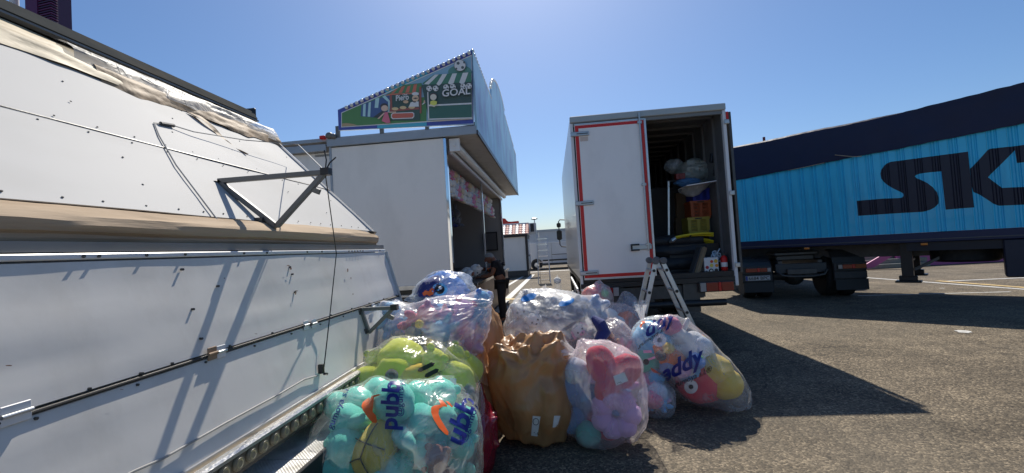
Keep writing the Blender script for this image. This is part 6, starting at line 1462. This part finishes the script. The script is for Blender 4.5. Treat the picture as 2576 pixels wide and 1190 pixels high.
for (x0, y0), (x1, y1) in (((1050, 934), (1094, 913)), ((1068, 948), (1104, 929)), ((988, 976), (1022, 955)), ((1000, 987), (1034, 967))):
    w_ = 5.5; L_ = math.hypot(x1 - x0, y1 - y0); nx, ny = -(y1 - y0) / L_ * w_, (x1 - x0) / L_ * w_; dx, dy = (x1 - x0) * 0.15, (y1 - y0) * 0.15
    film_poly(B, [(x0, y0), (x0 + dx + nx, y0 + dy + ny), (x1 - dx + nx, y1 - dy + ny), (x1, y1), (x1 - dx - nx, y1 - dy - ny), (x0 + dx - nx, y0 + dy - ny)], stripe, 'dark_stripe')
for (px, py, s) in ((955, 973, 0.10), (1178, 988, 0.10), (985, 945, 0.09)):
    put(B, px, py, 'ball', 'black plush ear tip among the yellow green toys', s, 'dark', 'dark', sink=0.5, group='black ear tips')
on_film(B, [(1132, 952), (1148, 952), (1147, 980), (1131, 980)], [(0, 1, 2, 3)], 'paper_tag', paper)
film_text(B, '25', (1144, 976), (0, -13), (-13, 0), ink_black, 'tag_number')
BB = B

# ---- support bag under, then the pink and blue bag
B = bag('wrinkled brown bag low behind the yellow green bag', (1020, 1245), 3.55, 0.0, 850, ochre_dark, 3, 5, depth=0.36, neck=0.05, crease=0.05, zt=0.66)
B = bag('milky bag of pink and pale blue plush toys on top of the left pile', (952, 1240), 3.48, 0.60, 748, pinkish, 4, 6, depth=0.42, knot=(0.95, -0.1, 0.45), neck=0.06, lump_a=0.09, fold=0.035, crease=0.024, cfreq=2.2, tilt=(0, R(-8), 0), zt=1.21)
for i, (px, py, k_, s, c1, c2, rt, lab) in enumerate([(1160, 800, 'bear', 0.34, 'lilac', 'rose', (0, 0.4, 0.3), 'mauve pink plush bear at the right of the pink and blue bag'), (1175, 850, 'bear', 0.28, 'rose', 'rose', (0, -0.5, 0), 'darker rose plush toy hanging low in the pink and blue bag'),
        (1095, 845, 'rabbit', 0.34, 'sky', 'blue', (0.3, 0.9, 0), 'pale blue plush rabbit lying across the pink and blue bag'), (1060, 800, 'bear', 0.3, 'rose', 'pink', (0.2, 0.9, 0.2), 'pink plush bear at the middle of the pink and blue bag'), (1030, 850, 'bear', 0.26, 'grey', 'dark', (0.2, 0.9, 0), 'dark grey plush toy with yellow paws low in the pink and blue bag'), (985, 800, 'bear', 0.3, 'sky', 'pale', (0, 0, 0.5), 'pale blue plush bear at the left of the pink and blue bag'), (1205, 770, 'bear', 0.3, 'sky', 'blue', (0.3, 0.3, 0.8), 'sky blue plush bear at the far right of the pink and blue bag')]):
    put(B, px, py, k_, lab, s, c1, c2, rt, sink=0.5, face=False)
for px, py in ((988, 862), (1055, 815), (1078, 862)): put(B, px, py, 'ball', 'small yellow plush paw in the pink and blue bag', 0.07, 'yellow', 'yellow', sink=0.5, group='yellow paws in the pink and blue bag')
fill(B, [('pink', 'rose'), ('sky', 'pale'), ('lilac', 'pink'), ('pale', 'white')], 14, 0.3, '%s plush toy packed inside the pink and blue bag', 'toys packed in the pink and blue bag', 7)
B = bag('crumpled bluish white bag tucked left of the pink and blue bag', (960, 1090), 3.72, 0.62, 762, bluish, 5, 5, depth=0.3, crease=0.06, fold=0.05, knot=(0.7, -0.5, 0.6), neck=0.05, zt=1.13)
fill(B, [('pale', 'white'), ('sky', 'pale')], 10, 0.26, '%s plush toy inside the crumpled bluish bag', 'toys in the crumpled bluish bag', 9)

# ---- blue big-eyed toy bag on top
B = bag('tall sack behind supporting the blue toy bag', (1000, 1180), 4.2, 0.0, 800, ochre_dark, 6, 5, depth=0.4, crease=0.05, zt=1.02)
B = bag('clear bag with big blue round eyed plush topping the left pile', (1024, 1192), 4.02, 1.0, 684, film('blue_tint_film', (0.80, 0.89, 0.98), 0.22, 0.6, 0.33, 0.5, 0.45, 8, gloss=0.04), 7, 6, depth=0.32, knot=(-0.9, -0.2, -0.1), neck=0.12, lump_a=0.12, fold=0.05, crease=0.045, cfreq=2.6, pw=2.6, zt=1.385)
put(B, 1120, 735, 'cushion', 'large blue plush with big round eye in the topmost bag', 0.44, 'blue', 'blue', (0.1, 0.2, 0.1), sink=0.52)
fill(B, [('blue', 'sky'), ('blue', 'navy')], 9, 0.24, '%s plush toy around the big eyed blue plush', 'blue toys in the topmost bag', 2)
for rx_, ry_, c, li, nm in ((20, 16, FUR['sky'], 0.004, 'eye_ring'), (12, 12, eye_black, 0.006, 'eye_pupil'), (4.5, 4.5, eye_white, 0.008, 'eye_glint')):
    cx_, cy_ = (1106, 728) if nm != 'eye_glint' else (1108, 724)
    on_film(B, [(cx_ + rx_ * math.cos(i * math.pi / 10), cy_ + ry_ * math.sin(i * math.pi / 10)) for i in range(20)], [tuple(range(20))], nm, c, lift=li)
put(B, 1070, 735, 'ball', 'small navy plush lump against the topmost bag', 0.2, 'navy', 'navy', sink=0.5)
c7 = crop(1400, 1050, 0.37807)
film_poly(B, [c7(u, v) for u, v in [(600, 255), (640, 170), (700, 110), (780, 72), (830, 70), (838, 130), (820, 210), (770, 280), (690, 300), (630, 290)]], FUR['navy'], 'navy_patch')
on_film(B, [(1062, 738), (1070, 730), (1078, 733), (1088, 722), (1092, 728), (1090, 740), (1080, 745), (1074, 741), (1066, 745)], [tuple(range(9))], 'orange_patch', ink_orange, lift=0.007)
put(B, 1040, 720, 'ball', 'bright blue plush foot sticking out of the topmost bag', 0.14, 'blue', 'blue', sink=0.2)
put(B, 1078, 765, 'ball', 'pink plush paw at the bottom of the topmost bag', 0.09, 'pink', 'pink', sink=0.3)

# ---- brown sacks
B = bag('brown plastic sack standing behind the left pile', (1172, 1268), 4.3, 0.0, 752, ochre_dark, 8, 5, depth=0.3, crease=0.045, fold=0.05, neck=0.05, zt=1.10)
fill(B, [('tan', 'cream')], 5, 0.2, '%s plush toy inside the brown sack behind', 'toys in the brown sack behind', 3)
B = bag('crumpled brown sack low between the left pile and front brown bag', (1182, 1245), 3.62, 0.0, 855, ochre_dark, 9, 5, depth=0.2, crease=0.07, neck=0.04, zt=0.80)
B = bag('dark red bag squeezed between the turtle bag and front brown bag', (1178, 1240), 3.05, 0.0, 950, film('red_film', srgb(150, 25, 50), 0.8, 0.2, 0.25, 0.5, 0.3, 8), 10, 5, depth=0.25, crease=0.04, neck=0.05, zt=0.62)
fill(B, [('red', 'red')], 5, 0.2, '%s plush toy in the dark red bag', 'toys in the dark red bag', 3)
# front brown bag with an open, folded-over mouth
B = bag('large ochre brown plastic sack with crumpled open top in the front row', (1224, 1434), 3.55, 0.0, 838, ochre, 11, 6, depth=0.30, knot=(0.15, -0.2, 1), neck=0.0, lump_a=0.13, fold=0.012, crease=0.03, cfreq=1.5, pw=2.5, taper=0.16, topc=0.15, dent=0.30, squash=0.75, zt=0.90)
fill(B, [('tan', 'cream'), ('orange', 'tan')], 8, 0.26, '%s plush toy dimly inside the ochre sack', 'toys in the ochre sack', 3)
on_film(B, [(1340, 1046), (1360, 1048), (1352, 1098), (1336, 1096)], [(0, 1, 2, 3)], 'paper_label', paper)
on_film(B, [(1394, 1046), (1410, 1046), (1402, 1074), (1390, 1076)], [(0, 1, 2, 3)], 'paper_label', paper)
on_film(B, [(1348 + 8 * math.cos(i * .4), 1061 + 9 * math.sin(i * .4)) for i in range(16)], [tuple(range(16))], 'label_stamp', ink_black, lift=0.006)
on_film(B, [(1348 + 6.5 * math.cos(i * .4), 1061 + 7.5 * math.sin(i * .4)) for i in range(16)], [tuple(range(16))], 'label_stamp', paper, lift=0.008)
film_text(B, '25', (1343, 1064), (8, 1), (0, -8), ink_black, 'label_number')
film_text(B, 'TTL', (1340, 1094), (9, 0), (1, -9), ink_black, 'label_number')

# ---- heart bag
B = bag('pinkish clear bag with red heart plush, rightmost of the front row', (1414, 1616), 3.5, 0.0, 872, pinkish, 12, 6, depth=0.31, knot=(-0.45, -0.1, 0.9), neck=0.05, lump_a=0.06, fold=0.03, crease=0.016, cfreq=2.0, pw=2.3, zt=0.82)
add_tail(B, Vector((B.c.x - 0.22, B.c.y - 0.02, 0.70)), (-0.85, -0.1, 0.45), 0.15, milky, 3, 0.5)
ht = thing('plush_heart', 'red heart shaped plush with white label in the front right bag', 'plush toy', (0, 0, 0), 0, None)
d = Vector(ray(1535, 945)).normalized(); h = B.bvh.ray_cast(Vector(OC), d)[0]
ht.location = h + d * 0.12; ht.rotation_euler = (R(-12), R(18), R(-8)); ROOTM[ht.name] = Matrix.Translation(ht.location) @ Euler(ht.rotation_euler).to_matrix().to_4x4()
CUR.append(ht)
for q in (-1, 1): share('lobe', LUMPS[q], FUR['red'], ht, (0.082 * q, 0, 0.06), (0.115, 0.085, 0.15), (0, 0.62 * q, 0))
share('tip', LUMPS[0], FUR['red'], ht, (0, 0.01, -0.09), (0.095, 0.075, 0.13))
cl = crop(1900, 1050, 0.6303)
on_film(B, [cl(u, v) for u, v in [(785, 665), (855, 640), (880, 695), (805, 725)]], [(0, 1, 2, 3)], 'paper_label', paper)
film_text(B, 'VOLUM', cl(812, 716), (4.6, -1.6), (-2, -6), ink_black, 'label_print')
rg_ = thing('plush_ring', 'mauve pink ring shaped plush low in the front right bag', 'plush toy', (0, 0, 0), 0, None)
d = Vector(ray(1548, 1040)).normalized(); h = B.bvh.ray_cast(Vector(OC), d)[0]
rg_.location = h + d * 0.13; rg_.rotation_euler = (R(-5), 0, R(-10)); CUR.append(rg_); ROOTM[rg_.name] = Matrix.Translation(rg_.location) @ Euler(rg_.rotation_euler).to_matrix().to_4x4()
for i in range(7): share('segment', LUMPS[i % 3], FUR['lilac'], rg_, (0.105 * math.cos(i * 2 * math.pi / 7), 0, 0.105 * math.sin(i * 2 * math.pi / 7)), (0.085, 0.075, 0.085))
share('inner_cloth', LUMPS[0], FUR['pink'], rg_, (0, 0.06, 0), (0.09, 0.03, 0.09))
for px, py, s, c1, lab in ((1455, 975, 0.34, 'steelblue', 'slate blue plush lump at the left of the front right bag'), (1450, 1050, 0.3, 'steelblue', 'lower slate blue plush lump in the front right bag'), (1480, 1090, 0.2, 'tealgreen', 'small sea green plush at the bottom of the front right bag'), (1450, 935, 0.24, 'pale', 'pale blue plush under the knot of the front right bag')):
    put(B, px, py, 'cushion' if s > .25 else 'ball', lab, s, c1, c1, (0, 0, 0.3), sink=0.5)
fill(B, [('lilac', 'pink'), ('steelblue', 'sky'), ('red', 'red')], 9, 0.26, '%s plush toy packed at the back of the front right bag', 'toys packed in the front right bag', 4, kinds=('bear', 'cushion'))

# ---- big white and grey bag in the middle
B = bag('coral plush bag underneath the big white and grey bag', (1252, 1440), 4.55, 0.0, 830, film('coral_film', srgb(232, 130, 105), 0.5, 0.3, 0.25, 0.5, 0.4, 8), 13, 5, depth=0.45, crease=0.04, zt=0.66)
fill(B, [('coral', 'coral'), ('coral', 'orange')], 9, 0.3, '%s plush toy in the bag under the big white one', 'coral toys under the big bag', 6)
B = bag('big milky bag of grey and white plush toys in the middle of the pile', (1264, 1508), 4.55, 0.42, 722, milky, 14, 6, depth=0.55, knot=(-0.6, 0.3, 0.75), neck=0.04, lump_a=0.08, fold=0.03, crease=0.02, cfreq=2.4, tilt=(0, R(6), 0), zt=1.12)
for i, (px, py, k_, s, c1, c2, lab) in enumerate([(1390, 800, 'bear', 0.42, 'grey', 'white', 'grey plush toy with white muzzle in the middle of the big milky bag'), (1435, 790, 'puppy', 0.4, 'grey', 'dark', 'dark grey plush dog at the right of the big milky bag'), (1310, 800, 'bear', 0.34, 'white', 'white', 'white plush bear at the left of the big milky bag'), (1350, 820, 'bear', 0.32, 'white', 'white', 'white plush bear low in the big milky bag'), (1465, 840, 'puppy', 0.3, 'white', 'pink', 'white plush puppy with pale muzzle at the lower right of the big milky bag'), (1340, 760, 'bear', 0.3, 'grey', 'white', 'grey plush toy under the top of the big milky bag'), (1480, 770, 'bear', 0.34, 'steelblue', 'grey', 'slate blue plush toy at the right end of the big milky bag')]):
    put(B, px, py, k_, lab, s, c1, c2, (0.2, 0.5 - 0.3 * i, 0.2), sink=0.5)
fill(B, [('white', 'white'), ('grey', 'white'), ('steelblue', 'grey')], 16, 0.38, '%s plush toy packed in the big milky bag', 'toys packed in the big milky bag', 8)
blue_tape = mat('blue_print', srgb(20, 130, 205), 0.4, var=0.25, vscale=40)
for (x0, y0), seed_ in (((1330, 748), 1.0), ((1425, 760), 2.0)):
    uv = [(x0 + (20 + 5 * noise.noise(Vector((i, seed_, 0)))) * math.cos(i * math.pi / 9), y0 + (9 + 5 * noise.noise(Vector((i, 0, seed_)))) * math.sin(i * math.pi / 9) - 6 * math.cos(i * math.pi / 9)) for i in range(18)]
    on_film(B, uv, [tuple(range(18))], 'blue_print', blue_tape)

B = bag('small brown sack between the front ochre sack and the big milky bag', (1405, 1500), 4.12, 0.0, 880, ochre_dark, 26, 5, depth=0.22, crease=0.05, fold=0.05, zt=0.52)
fill(B, [('tan', 'cream')], 4, 0.16, '%s plush toy in the small brown sack', 'toys in the small brown sack', 3)
# ---- right side of the pile
B = bag('white pinkish bag wedged between the big milky and the teddy bag', (1478, 1612), 4.35, 0.0, 824, pinkish, 15, 5, depth=0.36, knot=(-0.5, 0, 0.8), crease=0.03, fold=0.045, neck=0.04, zt=0.82)
fill(B, [('brown', 'tan'), ('pink', 'white'), ('rose', 'brown')], 10, 0.3, '%s plush toy in the wedged pinkish bag', 'toys in the wedged pinkish bag', 4)
B = bag('bag with pink and mint candy coloured fluffy plush beside the teddy bag', (1592, 1690), 3.98, 0.0, 905, clear, 16, 5, depth=0.22, knot=(0, 0, 1), crease=0.03, zt=0.42)
for i, (px, py, c1) in enumerate(((1630, 950, 'pink'), (1655, 985, 'pale'), (1625, 1000, 'pale'), (1645, 1005, 'rose'), (1612, 960, 'lilac'), (1650, 945, 'sky'))): put(B, px, py, 'ball', 'pastel fluffy plush ball in the small candy coloured bag', 0.17, c1, c1, sink=0.5, group='pastel plush in the candy bag')
fill(B, [('pink', 'pale'), ('sky', 'pink')], 6, 0.2, '%s plush toy packed in the candy coloured bag', 'toys in the candy coloured bag', 4)

B = bag('printed clear bag of colourful plush birds leaning at the right of the pile', (1594, 1862), 4.2, 0.0, 800, clear, 17, 6, depth=0.36, knot=(-0.75, 0.1, 0.7), neck=0.0, lump_a=0.04, fold=0.018, crease=0.012, cfreq=2.0, pw=2.6, rtaper=0.46, ltaper=0.55, zt=0.84)
BT = B
ct_ = crop(2400, 1150, 0.42017)
add_tail(B, Vector(ony(*ct_(262, 245), 4.1)), (-0.05, 0, 1), 0.14, clear, 5, 0.30)
def bird(u, v, size, c1, c2, lab, rot=(0, 0, 0), **k): return put(B, *ct_(u, v), 'ball', lab, size, c1, c1, rot, sink=0.5, **k)
bird(370, 430, 0.42, 'sky', 'blue', 'sky blue plush bird with white eye at the top of the printed bag', (0, -0.2, 0.5))
put(B, *ct_(590, 470), 'rabbit', 'white plush rabbit in the middle of the printed bag', 0.36, 'white', 'white', (0, 0.25, 0), sink=0.5, face=False)
put(B, *ct_(740, 500), 'cushion', 'white plush lump at the right of the white rabbit', 0.34, 'white', 'pale', (0, 0.3, 0), sink=0.5)
bird(330, 610, 0.28, 'tealgreen', 'dark', 'sea green plush head at the left of the printed bag')
bird(520, 290, 0.20, 'rose', 'yellow', 'rose plush wing at the top edge of the printed bag')
bird(790, 800, 0.44, 'red', 'red', 'red plush bird with round white eye low in the printed bag', (0, 0.1, 0.2))
bird(930, 700, 0.32, 'yellow', 'yellow', 'yellow plush bird at the right of the printed bag')
bird(1020, 820, 0.32, 'yellow', 'yellow', 'lower yellow plush bird in the right corner of the printed bag')
bird(640, 945, 0.26, 'yellow', 'orange', 'yellow plush bird with black eye at the bottom of the printed bag')
put(B, *ct_(540, 610), 'cushion', 'orange brown plush arm across the printed bag', 0.24, 'orange', 'orange', (0, 0.2, 0), sink=0.45)
put(B, *ct_(500, 680), 'ball', 'slate blue plush ball below the orange arm', 0.16, 'steelblue', 'steelblue', sink=0.45)
put(B, *ct_(620, 690), 'ball', 'pink plush lump behind the printed lettering', 0.18, 'lilac', 'pink', sink=0.5)
put(B, *ct_(760, 620), 'ball', 'blue and green plush wing above the red bird', 0.16, 'blue', 'green', sink=0.42)
put(B, *ct_(500, 500), 'ball', 'small yellow plush beak below the white rabbit', 0.11, 'yellow', 'yellow', sink=0.4)
put(B, *ct_(430, 570), 'ball', 'dark grey plush tuft at the left of the printed bag', 0.10, 'dark', 'dark', sink=0.4)
fill(B, [('yellow', 'orange'), ('sky', 'white'), ('red', 'yellow'), ('orange', 'orange'), ('white', 'white')], 9, 0.24, '%s plush toy packed at the back of the printed bag', 'toys packed in the printed bag', 5, kinds=('ball', 'cushion'))
def eye_at(u, v, r_, pr, back=0.010):
    for rr_, m_, nm, li in ((r_, eye_white, 'eye_white', -back), (pr, eye_black, 'eye_pupil', -back + 0.004)):
        q = [ct_(u + rr_ * math.cos(i * math.pi / 10), v + rr_ * math.sin(i * math.pi / 10)) for i in range(20)]
        on_film(B, q, [tuple(range(20))], nm, m_, lift=li)
eye_at(420, 425, 62, 22); eye_at(712, 860, 64, 22); eye_at(575, 955, 34, 33); eye_at(295, 628, 30, 29)
for pl_ in ([(268, 520), (345, 518), (348, 542), (270, 546)], [(300, 602), (375, 575), (382, 594), (306, 620)]): on_film(B, [ct_(u, v) for u, v in pl_], [(0, 1, 2, 3)], 'pink_bar', FUR['pink'], lift=-0.008)
film_text(B, 'eddy', ct_(432, 832), (54, -28), (-2, -62), ink_blue)
film_text(B, 'ddy', ct_(285, 410), (52, -34), (4, -60), ink_blue)
film_text(B, 'gumoya s.l.®', ct_(560, 868), (18, -8), (1, -20), ink_black, bold=0.01)
film_text(B, 'gumoya s.l.®', ct_(222, 500), (16, -11), (6, -18), ink_black, bold=0.01)
film_poly(B, [ct_(u, v) for u, v in [(232, 300), (255, 250), (285, 245), (290, 262), (262, 275), (250, 310)]], ink_orange)
film_poly(B, [ct_(u, v) for u, v in [(335, 680), (372, 700), (430, 740), (425, 752), (380, 742), (350, 715)]], ink_orange)
B = bag('cream knotted bag with orange ties and brown plush behind the teddy bag', (1496, 1616), 4.9, 0.0, 752, pinkish, 18, 5, depth=0.4, knot=(-0.6, -0.5, 0.7), tail=0.0, crease=0.03, fold=0.06, neck=0.05, zt=0.89)
fill(B, [('orange', 'tan'), ('brown', 'orange'), ('white', 'white')], 12, 0.3, '%s plush toy in the cream knotted bag', 'toys in the cream knotted bag', 6)
ck = crop(2250, 1050, 0.33613)
for u, v, s, lab in ((400, 540, 0.16, 'white plush paw at the left of the cream knotted bag'), (495, 620, 0.14, 'white plush paw at the middle of the cream knotted bag')): put(B, *ck(u, v), 'ball', lab, s, 'white', 'white', sink=0.4)
film_poly(B, [ck(u, v) for u, v in [(262, 470), (285, 450), (300, 510), (325, 560), (305, 568), (285, 530)]], ink_orange)
put(B, *ck(600, 640), 'cushion', 'orange brown plush body in the cream knotted bag', 0.3, 'orange', 'brown', (0, 0.4, 0), sink=0.5)
B = bag('rose pink bag with knotted clear neck behind the teddy bag', (1590, 1650), 4.85, 0.0, 812, film('rose_film', srgb(225, 110, 125), 0.6, 0.3, 0.25, 0.5, 0.4, 8), 19, 5, depth=0.25, crease=0.04, zt=0.72)
fill(B, [('rose', 'rose')], 5, 0.22, '%s plush toy in the rose bag', 'toys in the rose bag', 3)
add_tail(B, Vector(ony(*ck(770, 560), 4.75)), (-0.1, 0, 1), 0.17, clear, 8, 0.35)
B = bag('low white bag under the red topped bag before the truck', (1455, 1560), 5.7, 0.0, 790, milky, 20, 5, depth=0.35, crease=0.04, zt=0.78)
fill(B, [('white', 'white'), ('pink', 'white')], 8, 0.28, '%s plush toy in the low white bag', 'toys in the low white bag', 3)
B = bag('small milky bag with red and green plush before the truck door', (1468, 1541), 5.55, 0.72, 706, milky, 21, 5, depth=0.24, knot=(0.1, 0, 1), crease=0.03, fold=0.05, neck=0.06, zt=1.10)
put(B, 1492, 745, 'cushion', 'bright red plush low in the small milky bag', 0.28, 'coral', 'red', (0, 0, 0), sink=0.42)
put(B, 1522, 738, 'ball', 'small green plush leaf in the small milky bag', 0.10, 'green', 'green', sink=0.4)
fill(B, [('pink', 'coral'), ('coral', 'pink')], 6, 0.2, '%s plush toy inside the small milky bag', 'toys in the small milky bag', 3)
B = bag('smoky clear bag lying right of the small milky bag', (1532, 1604), 5.4, 0.45, 732, film('smoky_film', (0.6, 0.6, 0.62), 0.35, 0.4, 0.22, 0.6, 0.35, 8), 22, 5, depth=0.3, knot=(-0.8, -0.2, 0.2), crease=0.04, fold=0.05, zt=0.95)
fill(B, [('grey', 'dark'), ('navy', 'grey')], 8, 0.26, '%s plush toy inside the smoky bag', 'toys in the smoky bag', 3)
B = bag('low bag under the smoky bag by the ladder', (1520, 1610), 5.45, 0.0, 800, milky, 23, 5, depth=0.3, zt=0.5)
# navy strap-like toy between the bags
solo('navy_sleeve', MB().tube([ony(1492, 800, 4.2), ony(1510, 815, 4.15), ony(1520, 835, 4.15), ony(1505, 860, 4.1), ony(1490, 868, 4.1)], [0.03, 0.06, 0.065, 0.05, 0.02], 12), FUR['navy'], 'dark navy plush limb poking between the middle and right bags', 'plush toy')

# ---- back row by the truck
B = bag('flat white bag with brown and maroon plush at the back of the pile', (1300, 1442), 6.1, 0.0, 702, milky, 24, 5, depth=0.5, crease=0.04, fold=0.05, zt=1.03)
fill(B, [('white', 'white'), ('brown', 'white'), ('red', 'white')], 12, 0.36, '%s plush toy in the flat white back bag', 'toys in the flat white back bag', 7)
put(B, 1322, 715, 'ball', 'maroon plush lump at the left of the flat back bag', 0.22, 'brown', 'brown', sink=0.35)
B = bag('small clear bag with striped black and white plush at the truck side', (1384, 1420), 7.2, 0.0, 690, clear, 25, 5, depth=0.2, crease=0.04, neck=0.06, zt=1.02)
for i, c in enumerate(('white', 'dark', 'white', 'dark', 'tan')): put(B, 1392 + i * 5, 698 + 4 * (i % 3), 'ball', 'black or white plush lump in the small clear bag at the truck side', 0.13, c, c, sink=0.45, group='lumps in the small clear back bag')
fill(B, [('white', 'dark'), ('dark', 'white')], 6, 0.2, '%s plush toy packed in the small clear back bag', 'toys packed in the small clear back bag', 3)

finish()
